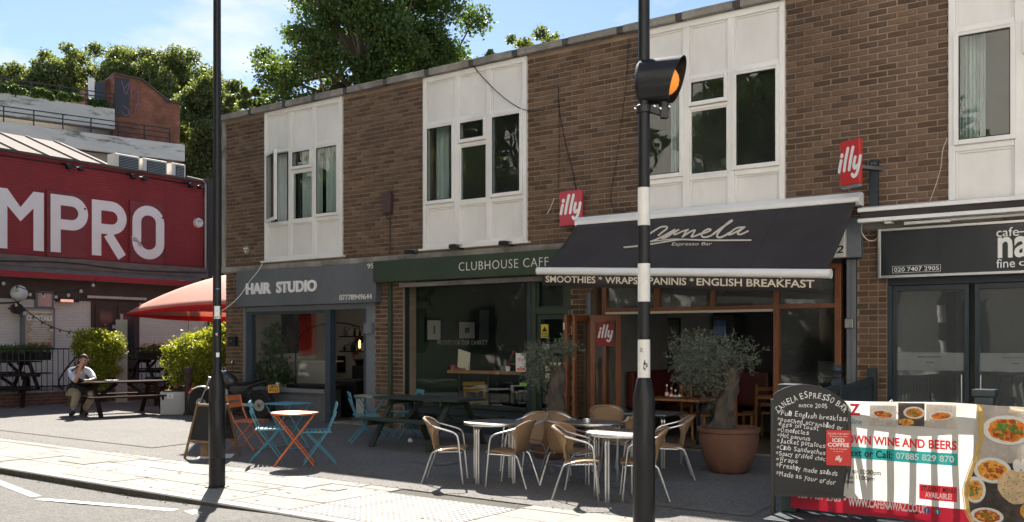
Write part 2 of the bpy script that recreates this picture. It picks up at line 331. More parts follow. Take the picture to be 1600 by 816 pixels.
# pavement: joint bed, slabs as separate pieces, kerb stones
fslab('pavement', -42, 8.0, KV+.15, EV, -.3, -.012, jointm)
pav = bpy.data.objects['pavement']
slab_c = {}
def piece(cache, key, fn, name, m, parent, loc, bevel=0):
    if key not in cache: cache[key] = fn().mesh(name, m)
    o = link(name, cache[key], parent, bevel, loc); return o
rnd = random.Random(3)
def slab_piece(u, v, du, dv, name='paving_slab', m=slabm, th=.05):
    du = round(du, 2); dv = round(dv, 2); k = (du, dv, m.name)
    def mk():
        c = .005
        return MB().add([(0, 0, -th), (du, 0, -th), (du, dv, -th), (0, dv, -th), (0, 0, -c), (du, 0, -c), (du, dv, -c), (0, dv, -c), (c, c, 0), (du-c, c, 0), (du-c, dv-c, 0), (c, dv-c, 0)],
          [(3, 2, 1, 0), (0, 1, 5, 4), (1, 2, 6, 5), (2, 3, 7, 6), (3, 0, 4, 7), (4, 5, 9, 8), (5, 6, 10, 9), (6, 7, 11, 10), (7, 4, 8, 11), (8, 9, 10, 11)])
    o = piece(slab_c, k, mk, name, m, pav, (u, v, rnd.uniform(-.004, .002)+.002)); return o
TU0, TU1 = -2.22, -.62                      # tactile paving across the pavement, slightly skewed
rows = [(-6.27, -5.86), (-5.86, -5.38), (-5.38, -4.98), (-4.98, -4.79)]
far = []
for ri, (v0, v1) in enumerate(rows):
    u = -24.0+ri*.31
    while u < 7.5:
        L_ = rnd.choice((.62, .75, .9, 1.05)) if ri < 3 else 1.2
        if u < TU0 < u+L_: L_ = TU0-u
        if TU0-.001 <= u < TU1: u = TU1; continue
        if L_ > .08: slab_piece(u+.006, v0+.006, L_-.012, v1-v0-.012)
        u += L_
mb = MB()
for ri, (v0, v1) in enumerate(rows): mb.box(-42, -24.1+ri*.3, v0+.004, v1-.004, -.05, 0)
tag(mb.build('paving_slab', slabm, pav), kind='stuff')
# tactile blister slabs
def blister():
    mb = MB(); d = .4; th = .05; mb.box(.002, d-.002, .002, d-.002, -th, 0)
    for i in range(6):
        for j in range(6):
            x, y = (i+.5)*d/6, (j+.5)*d/6; vs = []
            for r, z in ((.0155, 0), (.0125, .0045)):
                for k in range(6): t = k*PI/3; vs.append((x+r*math.cos(t), y+r*math.sin(t), z))
            mb.add(vs, [(k, (k+1) % 6, 6+(k+1) % 6, 6+k) for k in range(6)]+[tuple(range(6, 12))])
    return mb
bmesh_t = blister().mesh('tactile_slab', tactm)
for i in range(4):
    for j in range(4):
        vv = KV+.15+.015+j*.4
        if vv+.4 > EV+.02: continue
        link('tactile_slab', bmesh_t, pav, loc=(TU0+i*.4, vv, .001+rnd.uniform(-.002, .001)))
# utility covers and chewing gum on the slabs
MB().box(-2.86, -2.66, -5.32, -5.14, .001, .006).box(-2.82, -2.70, -5.28, -5.18, .0062, .009).build('utility_cover', mat('cast_iron', (.10, .09, .08), .7, bump=.6, bscale=60), pav)
MB().box(-7.2, -6.6, -5.7, -5.25, .001, .005).build('inspection_cover', mat('cover_concrete', (.20, .19, .17), .9, var=.3, bump=.5), pav)
mb = MB(); r5 = random.Random(12)
for i in range(170):
    u_, v_, r_ = r5.uniform(-11, 3), r5.uniform(KV+.1, EV), r5.uniform(.008, .022); mb.add([(u_+r_*math.cos(a*PI/3)*r5.uniform(.8, 1.2), v_+r_*math.sin(a*PI/3), .0052) for a in range(6)], [(0, 1, 2, 3, 4, 5)])
tag(mb.build('gum_spot', mat('old_gum', (.13, .125, .115), .9), pav), kind='stuff')
mb = MB()
for (u0, v0, L_) in ((-9.6, -5.0, 1.2), (-8.4, -5.2, .7), (-7.4, -4.9, .9), (-3.9, -5.6, .8), (-5.2, -5.9, .5), (-.2, -5.5, .7)):
    x_, y_ = u0, v0
    for k in range(6): x2, y2 = x_+L_/6, y_+r5.uniform(-.03, .03); mb.quad((x_, y_-.004, .0056), (x2, y2-.004, .0056), (x2, y2+.005, .0056), (x_, y_+.005, .0056)); x_, y_ = x2, y2
mb.build('crack', mat('crack_dark', (.03, .028, .025), 1), pav)
# kerb stones, dropping towards the crossing
def kz(u): return -.062*max(0, min(1, (-u-2.0)/2.2))            # road level offset: dropped kerb right of u=-2
u = -24
while u < 7.5:
    L_ = .915; zb = -.3
    mb = MB(); c = .012; a, b = u+.003, u+L_-.003
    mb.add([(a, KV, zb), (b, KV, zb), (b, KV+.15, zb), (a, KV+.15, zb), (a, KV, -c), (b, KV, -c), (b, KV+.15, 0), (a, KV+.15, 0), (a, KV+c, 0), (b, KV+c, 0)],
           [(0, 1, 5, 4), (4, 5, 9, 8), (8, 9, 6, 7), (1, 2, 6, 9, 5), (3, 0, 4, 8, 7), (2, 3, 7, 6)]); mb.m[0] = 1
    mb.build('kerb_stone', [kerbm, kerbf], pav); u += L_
tag(MB().box(-42, -24.01, KV, KV+.15, -.3, 0).build('kerb_stone', kerbm, pav), kind='stuff')
# ramp of road rising to the dropped kerb
mb = MB(); xs = [-60, -4.4, -3.2, -2.2, 8]; zs = [-.072, -.070, -.045, -.018, -.018]
for i in range(4): mb.add([(xs[i], KV-2.2, -.072), (xs[i+1], KV-2.2, -.072), (xs[i+1], KV+.01, zs[i+1]), (xs[i], KV+.01, zs[i])], [(0, 1, 2, 3)])
tag(mb.build('road', roadm, loc=O, rot=(0, 0, ANG)), kind='structure')
# painted zig-zag lines on the road
linem = mat('road_paint', (.48, .47, .44), .7, var=.12, scale=12, stain=((.25, .24, .22), 26, .60, .8), bump=.4, bscale=160)
def rline(p, q, w_=.10):
    p = Vector(p); q = Vector(q); d = (q-p).normalized(); n = Vector((-d.y, d.x))*w_/2
    def zz(pt):
        t = max(0, (pt.y-(KV-2.2))/2.2); zk = np.interp(pt.x, xs, zs); return -.072+(zk+.072)*t+.004
    c = [p-n, q-n, q+n, p+n]; return [(k.x, k.y, zz(k)) for k in c]
zig = [((-7.6, -6.55), (-5.15, -7.02)), ((-4.98, -7.08), (-3.25, -6.72)), ((-3.12, -6.66), (-1.2, -7.25)), ((-1.0, -7.3), (.8, -6.8))]
ml = MB()
for p, q in zig: ml.add(rline(p, q), [(0, 1, 2, 3)])
tag(ml.build('road_markings', linem, loc=O, rot=(0, 0, ANG)), kind='structure')
# fine gravel, litter and weeds in the gutter and joints
mb = MB(); r3 = random.Random(5)
for i in range(420):
    u = r3.uniform(-12, 0); v = KV-abs(r3.gauss(0, .05))-.01; s = r3.uniform(.004, .013); z = -.066 if u < -4 else -.05
    mb.box(u, u+s, v, v+s*.8, z, z+s*.6)
for i in range(260):
    u = r3.uniform(-11, 1); v = EV+r3.gauss(.02, .05); s = r3.uniform(.003, .011); mb.box(u, u+s, v, v+s, 0, s*.5)
tag(mb.build('gutter_grit', mat('grit', (.13, .11, .085), 1, var=.4), loc=O, rot=(0, 0, ANG)), kind='stuff')
# ================================================================== THE BRICK TERRACE
bld = fthing('shop_terrace', 'long two storey brown brick shop terrace with white framed window bays under a flat roof', 'building')
UL, UR = -11.46, 9.2
BAYS = [(-10.22, -8.10), (-6.18, -4.07), (-2.13, -.02), (1.92, 4.03), (5.97, 8.08)]
ZB, ZT = 3.02, 5.86
back = MB(); prev = UL
for a, b in BAYS: back.box(prev, a, 0, .22, 2.95, ZT); prev = b
back.box(prev, UR, 0, .22, 2.95, ZT)
for a, b in BAYS: back.box(a, b, .001, .22, 2.95, ZB-.002)
PILL = [(-11.46, -10.94), (-7.33, -6.68), (-3.30, -2.92), (.87, 1.22), (5.0, 5.5)]
for a, b in PILL: back.box(a, b, .02, .35, 0, 2.83)
back.build('wall', M['mortar'], bld)
mass = MB(); mass.box(UL, UL+.2, .221, 9, 0, ZT-.002); mass.box(UL, UR, 9, 9.2, 0, ZT-.002); mass.box(UR-.2, UR, .221, 9, 0, ZT-.002)
mass.build('side_wall', M['brick'], bld)
fl = MB(); fl.box(UL+.2, UR-.2, .221, 9, 2.70, 2.95); fl.build('floor_slab', M['inwall'], bld)
MB().box(UL-.04, UR, .0, 9.2, ZT+.001, ZT+.065).build('roof', M['concrete'], bld)
pw = MB()
for u in (-7.08, -3.16, 1.0, 5.2):
    pw.box(u, u+.14, .36, 9, 0, 2.695); pw.box(u, u+.14, .225, 9, 2.955, ZT)
pw.box(UL+.21, UR-.21, 3.0, 3.1, 2.955, ZT)
pw.build('party_wall', M['inwall'], bld)
# bricks: every one its own box, the nearest 300 single objects
def rect_bricks(u0, u1, z0, z1, vf, phase=0, hdr=False):
    out_ = []; n = int(round((z1-z0)/.075))
    for i in range(n):
        z = z0+i*.075; off = (i % 2)*.1125+phase; a = u0-((u0-off) % .225)-0.0
        while a < u1:
            L0 = .213; x0 = max(a, u0); x1 = min(a+L0, u1)
            if x1-x0 > .03:
                if hdr and i % 2 and x1-x0 > .2:
                    out_.append((x0, x0+.1, z, vf)); out_.append((x0+.1125, x1, z, vf))
                else: out_.append((x0, x1, z, vf))
            a += .225
    return out_
BR = []
prev = UL+.05
for a, b in BAYS+[(UR, UR)]:
    BR += rect_bricks(prev, a-.005, 2.955, ZT-.02, 0); prev = b+.005
for a, b in PILL: BR += rect_bricks(a+.003, b-.003, .006, 2.82, .02, hdr=True)
def near(b):
    c = W((b[0]+b[1])/2, 0, b[2]); px = 800+FOC*c.x/c.y; py = 532-FOC*(c.z-1.5)/c.y
    vis = 0 <= px <= 1600 and 0 <= py <= 640
    return (0 if vis and b[2] > 3 else 1, c.y)
BR.sort(key=near)
bc = {}
def brick_mb(L_, D=.012):
    c = .004
    return MB().add([(0, 0, 0), (L_, 0, 0), (L_, 0, .0625), (0, 0, .0625), (c, -D, c), (L_-c, -D, c), (L_-c, -D, .0625-c), (c, -D, .0625-c)],
        [(4, 5, 6, 7), (0, 1, 5, 4), (1, 2, 6, 5), (2, 3, 7, 6), (3, 0, 4, 7)])
rb = random.Random(11)
for (x0, x1, z, vf) in BR[:290]:
    k = round((x1-x0)*100)/100
    if k not in bc: bc[k] = brick_mb(k).mesh('brick', M['brick'])
    link('brick', bc[k], bld, loc=(x0, vf+.003-rb.uniform(0, .005), z+.006))
vs = []; fs = []; D = .012; c = .004
for (x0, x1, z, vf) in BR[290:]:
    n = len(vs); d = D+rb.uniform(-.003, .003); z += .006
    vs += [(x0, vf, z), (x1, vf, z), (x1, vf, z+.0625), (x0, vf, z+.0625), (x0+c, vf-d, z+c), (x1-c, vf-d, z+c), (x1-c, vf-d, z+.0625-c), (x0+c, vf-d, z+.0625-c)]
    fs += [(n+4, n+5, n+6, n+7), (n, n+1, n+5, n+4), (n+1, n+2, n+6, n+5), (n+2, n+3, n+7, n+6), (n+3, n, n+4, n+7)]
me = bpy.data.meshes.new('brick'); me.from_pydata(vs, [], fs); me.materials.append(M['brick']); me.update()
tag(link('brick', me, bld), kind='stuff')
# coping, edge frame and floor band
u = UL-.04; i = 0; cope_d = mat('dark_concrete', (.07, .065, .058), .9, var=.3, bump=.4)
rc = random.Random(2)
while u < UR:
    L_ = rc.uniform(.8, 1.0); e = min(u+L_, UR)
    MB().box(u+.003, e-.10, -.13, .25, ZT+.071, ZT+.105).box(u+.003, e-.10, -.131, -.05, ZT+.0, ZT+.0705).build('coping_stone', M['concrete'], bld, bevel=.006)
    MB().box(e-.097, e-.002, -.124, .25, ZT+.071, ZT+.10).box(e-.097, e-.002, -.122, -.05, ZT+.004, ZT+.0706).build('coping_stone', cope_d, bld); u = e
MB().box(UL-.05, UL+.045, -.05, .06, 2.84, ZT-.002).build('edge_frame', M['concrete'], bld, bevel=.005)
MB().box(UL-.049, UR, -.062, -.001, 2.845, 2.948).build('floor_band', M['concrete'], bld, bevel=.006)
MB().box(UL-.049, UR, 0.0, .2, 2.831, 2.944).build('lintel', M['concrete'], bld)
# window bays ------------------------------------------------------
TOPZ, CB, CT = 5.05, 3.775, 5.05
def bay(a, b, opened=None, curt=0):
    fr = MB(); t = .075; d0, d1 = -.045, .06
    fr.box(a, a+t, d0, d1, ZB, ZT); fr.box(b-t, b, d0, d1, ZB, ZT)
    fr.box(a+t, b-t, d0, d1, ZT-.09, ZT-.001); fr.box(a+t, b-t, d0, d1, ZB+.001, ZB+.07)
    W3 = (b-a-2*t); ms = [a+t+W3*.335, a+t+W3*.665]
    for m_ in ms: fr.box(m_-.05, m_+.05, d0+.004, d1, ZB+.07, ZT-.09)
    cells = [(a+t, ms[0]-.05), (ms[0]+.05, ms[1]-.05), (ms[1]+.05, b-t)]
    for c0, c1 in cells:
        fr.box(c0, c1, d0+.008, d1, CT+.0, CT+.06); fr.box(c0, c1, d0+.008, d1, CB-.10, CB-.03)
    fo = fr.build('window_bay', M['upvc'], bld, bevel=.008)
    MB().box(a-.06, b+.06, -.09, -.0, ZB-.035, ZB-.001).build('window_sill', M['upvc'], fo, bevel=.006)
    for c0, c1 in cells:
        for z0, z1 in ((CT+.06, ZT-.09), (ZB+.07, CB-.10)):
            p = MB(); p.box(c0, c1, -.0, .03, z0, z1, nb=True)
            for q in ((c0, c0+.025, z0, z1), (c1-.025, c1, z0, z1), (c0+.025, c1-.025, z0, z0+.025), (c0+.025, c1-.025, z1-.025, z1)): p.box(q[0], q[1], -.018, -.001, q[2], q[3])
            p.build('panel', M['panel'], fo, bevel=.004)
    def sash(c0, c1, z0, z1, ang=0, hinge=None):
        e = .055; s_ = MB(); x0, x1 = c0-.018, c1+.018; zz0, zz1 = z0-.03, z1+.02; hx = hinge if hinge is not None else 0
        for q in ((x0, x0+e, zz0, zz1), (x1-e, x1, zz0, zz1), (x0+e, x1-e, zz0, zz0+e), (x0+e, x1-e, zz1-e, zz1)): s_.box(q[0]-hx, q[1]-hx, -.035, .02, q[2], q[3])
        so_ = s_.build('casement', M['upvc'], fo, bevel=.006, loc=(hx, -.04, 0), rot=(0, 0, ang))
        g_ = MB().box(x0+e-hx, x1-e-hx, -.006, .0, zz0+e, zz1-e); gg = g_.build('pane', M['glass_up'], fo, loc=(hx, -.04, 0), rot=(0, 0, ang))
        rb_ = MB(); i_ = .012
        for q in ((x0+e, x0+e+i_, zz0+e, zz1-e), (x1-e-i_, x1-e, zz0+e, zz1-e), (x0+e+i_, x1-e-i_, zz0+e, zz0+e+i_), (x0+e+i_, x1-e-i_, zz1-e-i_, zz1-e)): rb_.box(q[0]-hx, q[1]-hx, -.018, -.008, q[2], q[3])
        rb_.build('gasket', M['black'], fo, loc=(hx, -.04, 0), rot=(0, 0, ang))
        MB().box(c0+.03-hx, c1-.03-hx, -.046, -.036, zz1-.022, zz1-.010).build('vent', M['upvc'], fo, loc=(hx, -.04, 0), rot=(0, 0, ang))
    for ci, (c0, c1) in enumerate(cells):
        if ci == 1:
            zs_ = CB+(CT-CB)*.70
            sash(c0, c1, zs_+.04, CT-.02); f2 = MB()
            MB().box(c0, c1, -.035, .03, zs_-.04, zs_+.005).build('transom', M['upvc'], fo, bevel=.005)
            MB().box(c0+.002, c1-.002, -.006, 0, CB-.03, zs_-.04).build('pane', M['glass_up'], fo)
            for q in ((c0, c0+.02, CB-.03, zs_-.04), (c1-.02, c1, CB-.03, zs_-.04), (c0+.02, c1-.02, CB-.03, CB-.01), (c0+.02, c1-.02, zs_-.06, zs_-.04)): f2.box(q[0], q[1], -.02, -.007, q[2], q[3])
            f2.build('bead', M['upvc'], fo)
        else:
            an = opened[1] if opened and opened[0] == ci else 0
            sash(c0, c1, CB, CT-.02, an, (c0 if an else None))
        # curtains behind the glass: folded cloth
        pat = curt[ci] if curt else 0
        if pat:
            n = 26; vs = []; x0, x1 = (c0, c1) if pat == 1 else ((c0, c0+(c1-c0)*.45) if pat == 2 else (c0+(c1-c0)*.5, c1))
            for j in range(n+1):
                x = x0+(x1-x0)*j/n; y = .22+.025*math.sin(j*1.7)+.01*math.sin(j*4.1); vs += [(x, y, CB-.05), (x, y, CT+.03)]
            cm = MB().add(vs, [(2*j, 2*j+2, 2*j+3, 2*j+1) for j in range(n)]); cm.build('curtain', M['curtain'], fo, smooth=True)
bay(*BAYS[0], opened=(0, -R_(24)), curt=(2, 1, 1)); bay(*BAYS[1], curt=(2, 0, 0)); bay(*BAYS[2], curt=(3, 0, 0)); bay(*BAYS[3], curt=(2, 1, 0)); bay(*BAYS[4], curt=(1, 0, 2))
# ================================================================== WALL FITTINGS
def fit(name, label, cat, group=None): return fthing(name, label, cat, group)
t = fit('alarm_box', 'brown alarm box with cable on the brick wall between left and middle window bays', 'alarm box')
MB().prism([(-7.06, 3.68), (-6.88, 3.68), (-6.86, 3.98), (-6.90, 4.04), (-7.04, 4.04), (-7.08, 3.98)], -.10, -.012).build('cover', mat('maroon_plastic', (.075, .040, .038), .5), t, bevel=.012)
MB().tube([(-6.94, -.03, 3.68), (-6.94, -.022, 3.3), (-6.95, -.022, 2.98)], .012, 6).build('cable', M['black'], t)
MB().tube([(-7.02, -.03, 3.68), (-7.02, -.028, 3.62), (-6.96, -.024, 3.56)], .008, 6).build('cable', M['black'], t)
t = fit('wall_crest', 'small round weathered crest on the brick wall beside the left window bay', 'wall plaque')
u, z = F(386, 391); MB().lathe([(0.001, -.035), (.05, -.034), (.085, -.02), (.09, -.01)], 16, (u, 0, z), ax='y').build('plaque', M['concrete'], t, smooth=True)
mb = MB()
for dx, dz in ((-.035, .03), (.035, .03), (0, -.03)): mb.lathe([(.001, -.055), (.017, -.05), (.022, -.034)], 8, (u+dx, 0, z+dz), ax='y')
mb.build('boss', M['off'], t)
t = fit('wall_cable', 'thin black cable sagging from the roof across the middle window bay to the pink sign', 'cable')
def cab(t, pts, r=.006, m='black', v=-.06, name='wire'):
    P = [(*F(px, py, v),) for px, py in pts]; MB().tube(smooth_pts([(a, v, b) for a, b in P], 5), r, 5).build(name, M[m], t)
cab(t, [(735, 98), (758, 125), (790, 155), (820, 172), (850, 173)], .007); cab(t, [(872, 135), (875, 180), (885, 230), (893, 260), (900, 296)], .006, v=-.022); cab(t, [(873, 136), (874, 220), (873, 296)], .004, v=-.02)
cab(t, [(866, 310), (860, 325), (855, 334)], .005, m='white', v=-.02)
t = fit('wall_cable', 'thin black looping cable hanging down the brick wall left of the striped pole', 'cable')
cab(t, [(983, 60), (978, 130), (970, 200), (962, 260), (955, 300), (958, 325), (975, 332), (988, 322)], .004, v=-.02)
t = fit('wall_cable', 'thin pale cable hanging down the brick wall beside the rightmost window bay', 'cable')
cab(t, [(1480, 216), (1473, 235), (1470, 262), (1462, 290), (1453, 314)], .004, m='cream', v=-.02)
def flood(px, py, lab):
    t = fit('sign_floodlight', lab, 'floodlight', 'small black floodlights above the green shop sign'); u, z = F(px, py, -.2)
    MB().tube([(u, -.0, z-.02), (u, -.22, z+.0)], .014, 6).build('arm', M['black'], t)
    MB().box(u-.07, u+.07, -.30, -.19, z-.03, z+.03).build('housing', M['black'], t, bevel=.012)
    MB().box(u-.055, u+.055, -.302, -.10, z+.03, z+.04).build('lens', M['steel'], t)
flood(642, 394, 'small black floodlight on the ledge left of the middle window bay'); flood(712, 386, 'small black floodlight under the left end of the middle window bay sill'); flood(790, 381, 'small black floodlight under the right end of the middle window bay sill')
t = fit('wall_cable', 'slack white wire from the concrete band down over the grey salon sign', 'cable')
cab(t, [(410, 412), (403, 424), (390, 440), (375, 462), (358, 478), (345, 487)], .008, m='white', v=-.16)
# projecting signs "illy"
def illy_strokes(mb, cx, cz, h, y, w=None):
    w = w or h*.10; sl = .22
    def P(x, z): return (cx+(x+z*sl-.05)*h, cz+z*h)
    S = [[(-.34, -.22), (-.34, -.02), (-.33, .12)], [(-.12, -.22), (-.13, .1), (-.11, .48)], [(.10, -.22), (.09, .1), (.11, .48)],
         [(.28, .14), (.27, -.08), (.33, -.2), (.44, -.14)], [(.50, .14), (.50, -.15), (.46, -.40), (.36, -.47), (.27, -.40)]]
    for i, s in enumerate(S): ribbon(mb, [P(*q) for q in smooth_pts(s, 4)], w*1.25, y-.0004*i)
    ribbon(mb, [P(-.33, .27), P(-.33, .30)], w*1.4, y-.002)
def board_sign(name, label, px0, py0, px1, py1, v, m, th=.07, parent=None):
    u0, z1 = F(px0, py0, v); u1, z0 = F(px1, py1, v); t = fit(name, label, 'sign')
    MB().box(u0, u1, v, v+th, z0, z1).build('sign_box', m, t, bevel=.012)
    mb = MB(); illy_strokes(mb, (u0+u1)/2, (z0+z1)/2+.01, (z1-z0)*.72, v-.002); flatmesh(mb, 'lettering', M['white'], t)
    MB().box(u0+.05, u0+.09, v+th, -.0, z0+.1, z1-.1).build('bracket', M['steel'], t)
    return t
board_sign('cafe_sign', 'faded pink square sign with white illy lettering above the left end of the awning', 874, 300, 908, 351, -.16, M['pink'])
# second sign is turned towards the left, on a bracket
us, zs2 = F(1330, 255, -.45)
t = thing('cafe_sign', 'bright red square sign with white illy lettering above the right end of the awning', 'sign', W(us, -.45, 0), ANG-R_(28))
MB().box(-.15, .15, -.03, .03, zs2-.26, zs2+.27).build('sign_box', M['red'], t, bevel=.012)
MB().box(-.14, .14, -.028, .028, zs2-.29, zs2-.262).build('bottom_trim', M['steel'], t)
mb = MB(); illy_strokes(mb, 0, zs2, .36, -.032); flatmesh(mb, 'lettering', M['white'], t)
MB().box(-.02, .02, .03, .5, zs2-.05, zs2-.01).build('bracket', M['steel'], t)
t = fit('metal_bracket', 'dark metal upright bracket bolted to the brick wall right of the bright red sign', 'bracket')
u0, z1 = F(1358, 250, -.08); u1, z0 = F(1371, 322, -.08); MB().box(u0, u1, -.08, -.013, z0, z1).build('plate', M['darkfr'], t, bevel=.004)
mb = MB(); mb.lathe([(.012, -.095), (.012, -.08)], 8, (u0+.03, 0, z1-.05), ax='y'); mb.lathe([(.012, -.095), (.012, -.08)], 8, (u1-.03, 0, z1-.05), ax='y'); mb.build('bolt', M['steel'], t)
t = fit('wall_vent', 'tiny white bird dropping sized fixing on the brick wall above the alarm box', 'wall fixing') if False else None
# ================================================================== HAIR STUDIO
def bx(t, name, m, *b, bevel=0, parent=None):
    mb = MB()
    for q in b: mb.box(*q)
    return mb.build(name, m, parent or t, bevel=bevel)
def frame_px(mb, px0, px1, v0, v1, z0, z1): mb.box(FU(px0, v0), FU(px1, v0), v0, v1, z0, z1)
sf = fthing('salon_shopfront', 'grey painted hair salon shopfront with one big window and an open doorway', 'shopfront')
HT = 2.15
hu = [FU(p, .08) for p in (379, 387, 391.5, 511, 519, 570, 576, 585)]
bx(sf, 'frame', M['greyp2'], (-10.935, hu[1], .02, .16, 0, HT), (hu[6], -7.335, .02, .16, 0, HT), (hu[1], hu[6], .04, .16, 2.06, HT), bevel=.004)
bx(sf, 'window_frame', M['bluegrey'], (hu[1]+.001, hu[2]+.06, .05, .15, .62, 2.059), (hu[3], hu[4], .03, .17, 0, 2.059), (hu[5], hu[6]-.001, .05, .17, 0, 2.059), (hu[2]+.06, hu[3], .06, .14, 2.0, 2.059), bevel=.004)
bx(sf, 'stall_riser', M['greyp'], (hu[1], hu[3]-.002, .07, .16, 0, .52), bevel=.004)
bx(sf, 'sill', M['greyp2'], (hu[1]+.001, hu[3]-.003, .0, .17, .525, .60), bevel=.006)
bx(sf, 'riser_panel', M['greyp'], (hu[1]+.12, hu[3]-.12, .058, .069, .08, .45), bevel=.004)
bx(sf, 'pane', M['glass'], (hu[2]+.061, hu[3]-.001, .098, .104, .602, 1.999))
bx(sf, 'threshold', M['concrete'], (hu[4], hu[5], .0, .3, .002, .03))
bx(sf, 'shutter_box', M['greyp2'], (hu[6]+.0, -7.36, -.05, .019, 1.62, 1.80), bevel=.005)
t = fit('shop_sign', 'long slate grey fascia sign with raised letters HAIR STUDIO and a phone number', 'shop sign')
bx(t, 'fascia', M['greyp'], (-10.95, -9.03, -.13, .0, 2.155, 2.838), (-9.025, -7.17, -.13, .0, 2.155, 2.838), bevel=.003)
text('lettering', 'HAIR', t, M['white'], -10.62, -9.90, -.131, 2.385, 2.60, ext=.03, bold=.035); text('lettering', 'STUDIO', t, M['white'], -9.74, -8.64, -.131, 2.385, 2.60, ext=.03, bold=.035)
text('phone_number', '07778949644', t, M['off'], -8.06, -7.26, -.131, 2.21, 2.305, ext=.012, bold=.005); text('house_number', '95', t, M['off'], -7.37, -7.22, -.131, 2.74, 2.825, ext=.01)
# interior room shells
def room(name, u0, u1, d, m, fm, z1=2.69):
    o = MB(); o.box(u0, u0+.03, .37, d, 0.02, z1); o.box(u1-.03, u1, .37, d, 0.02, z1); o.box(u0+.031, u1-.031, d-.03, d, 0.02, z1); o.build('interior_wall', m, bld)
    MB().box(u0, u1, .17, d, .001, .02).build('interior_floor', fm, bld); MB().box(u0, u1, .17, d, z1+.001, z1+.006).build('ceiling', M['inwall'], bld)
room('a', UL+.21, -7.085, 2.65, M['inwall'], M['inbrown'])
for a, b, in ((-11.25, -7.09), (-6.93, -3.17), (-3.01, .99), (1.15, 5.19)): pass
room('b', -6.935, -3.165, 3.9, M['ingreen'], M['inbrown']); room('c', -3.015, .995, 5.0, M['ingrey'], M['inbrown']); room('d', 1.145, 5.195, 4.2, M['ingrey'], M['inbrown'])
HV = 2.58
def SWp(px, py, u0=-11.215):
    k = (px-800)/FOC; a = O+U*u0; v = -(a.x-k*a.y)/(V.x-k*V.y); Y = a.y+v*V.y; return v, 1.5+(532-py)/FOC*Y
def sidepic(name, label, cat, p0, p1, m):
    v0, z1 = SWp(*p0); v1, z0 = SWp(*p1); t = fit(name, label, cat); bx(t, 'picture', m, (-11.218, -11.20, v0, v1, z0, min(z1, 2.6))); return t
def wallpic(name, label, cat, p0, p1, v, m, frame=None, fw=.04):
    u0, z1 = F(*p0, v); u1, z0 = F(*p1, v); t = fit(name, label, cat)
    if frame: bx(t, 'frame', frame, (u0, u1, v-.02, v+.0, z0, z0+fw), (u0, u1, v-.02, v, z1-fw, z1), (u0, u0+fw, v-.02, v, z0+fw, z1-fw), (u1-fw, u1, v-.02, v, z0+fw, z1-fw)); u0 += fw; u1 -= fw; z0 += fw; z1 -= fw
    bx(t, 'picture', m, (u0, u1, v-.012, v-.001, z0, z1)); return t, (u0, u1, z0, z1)
def streakmat(name, c1, c2, sc, st, lo=.45, hi=.6):
    m = mat(name, c1, .6, var=.1, stain=(c2, sc, lo, 1), stretch=st); return m
sidepic('wall_art', 'dark painting of a night skyline on the salon wall behind the plant', 'painting', (439, 470), (466.5, 552), streakmat('night_print', (.02, .02, .022), (.08, .08, .085), 3, (6, 1, .5)))
sidepic('wall_art', 'tall painting with bright red streaks on black in the middle of the salon window', 'painting', (467, 470), (494, 556), streakmat('red_streak_print', (.75, .05, .03), (.05, .02, .02), 2.2, (2.2, 1, .8), .52, .6))
wallpic('wall_art', 'pale marbled grey wall panel right of the red painting in the salon', 'wall panel', (501, 480), (512, 560), HV, streakmat('marble_print', (.25, .25, .25), (.05, .05, .05), 3, (2, 1, 1)))
t = fit('reception_desk', 'long pale grey desk behind the salon window under the paintings', 'desk'); u0, z1 = F(445, 565, 1.45); u1, _ = F(510, 565, 1.45)
bx(t, 'front_panel', M['inwall'], (u0, u1, 1.45, 1.5, .02, z1)); bx(t, 'top', M['white'], (u0-.03, u1+.03, 1.40, 1.9, z1+.001, z1+.03), bevel=.004)
t = fit('salon_bench', 'low black bench seat behind the salon window sill', 'bench'); bx(t, 'cushion', M['black'], (-10.0, -8.85, .3, .75, .58, .66), bevel=.02); bx(t, 'base', M['indark'], (-9.95, -8.9, .33, .7, .02, .579))
for i, (px, z, lab) in enumerate(((529, 1.62, 'upper black shelf of bottles seen through the open salon door'), (529, 1.33, 'lower black shelf of bottles seen through the open salon door'))):
    t = fit('wall_shelf', lab, 'shelf'); v = 2.35; u0 = FU(529, v); u1 = FU(562, v); zz = F(529, (527, 550)[i], v)[1]
    bx(t, 'board', M['black'], (u0, u1, v-.0, v+.21, zz, zz+.025))
    r4 = random.Random(i)
    for k in range(8):
        q = fit('bottle', '%s bottle from the left on the %s salon shelf' % (('first', 'second', 'third', 'fourth', 'fifth', 'sixth', 'seventh', 'last')[k], ('upper', 'lower')[i]), 'bottle', 'bottles on the %s salon shelf' % ('upper', 'lower')[i]); x = u0+.06+k*(u1-u0-.1)/7; h = r4.uniform(.09, .2)
        MB().lathe([(.001, 0), (.03, 0), (.03, h*.65), (.012, h*.8), (.012, h)], 8, (x, v+.12, zz+.026)).build('glass', M[('black', 'indark', 'cream', 'steel')[r4.randrange(4)]], q)
        MB().lathe([(.014, h+.001), (.014, h+.02)], 8, (x, v+.12, zz+.026)).build('cap', M['black'], q)
t = fit('wall_mirror', 'large round salon mirror with thin frame behind the hanging bulb', 'mirror'); u0, z0 = F(569, 548, 2.5)
MB().lathe([(.001, 2.55), (.40, 2.55), (.40, 2.56)], 32, (u0, 0, z0), ax='y').build('mirror_glass', mat('mirror', (.5, .52, .52), .05, metal=1, var=0), t)
mb = MB(); mb.tube([(u0+.41*math.cos(a*PI/12), 2.545, z0+.41*math.sin(a*PI/12)) for a in range(25)], .015, 6); mb.build('frame', M['steel'], t)
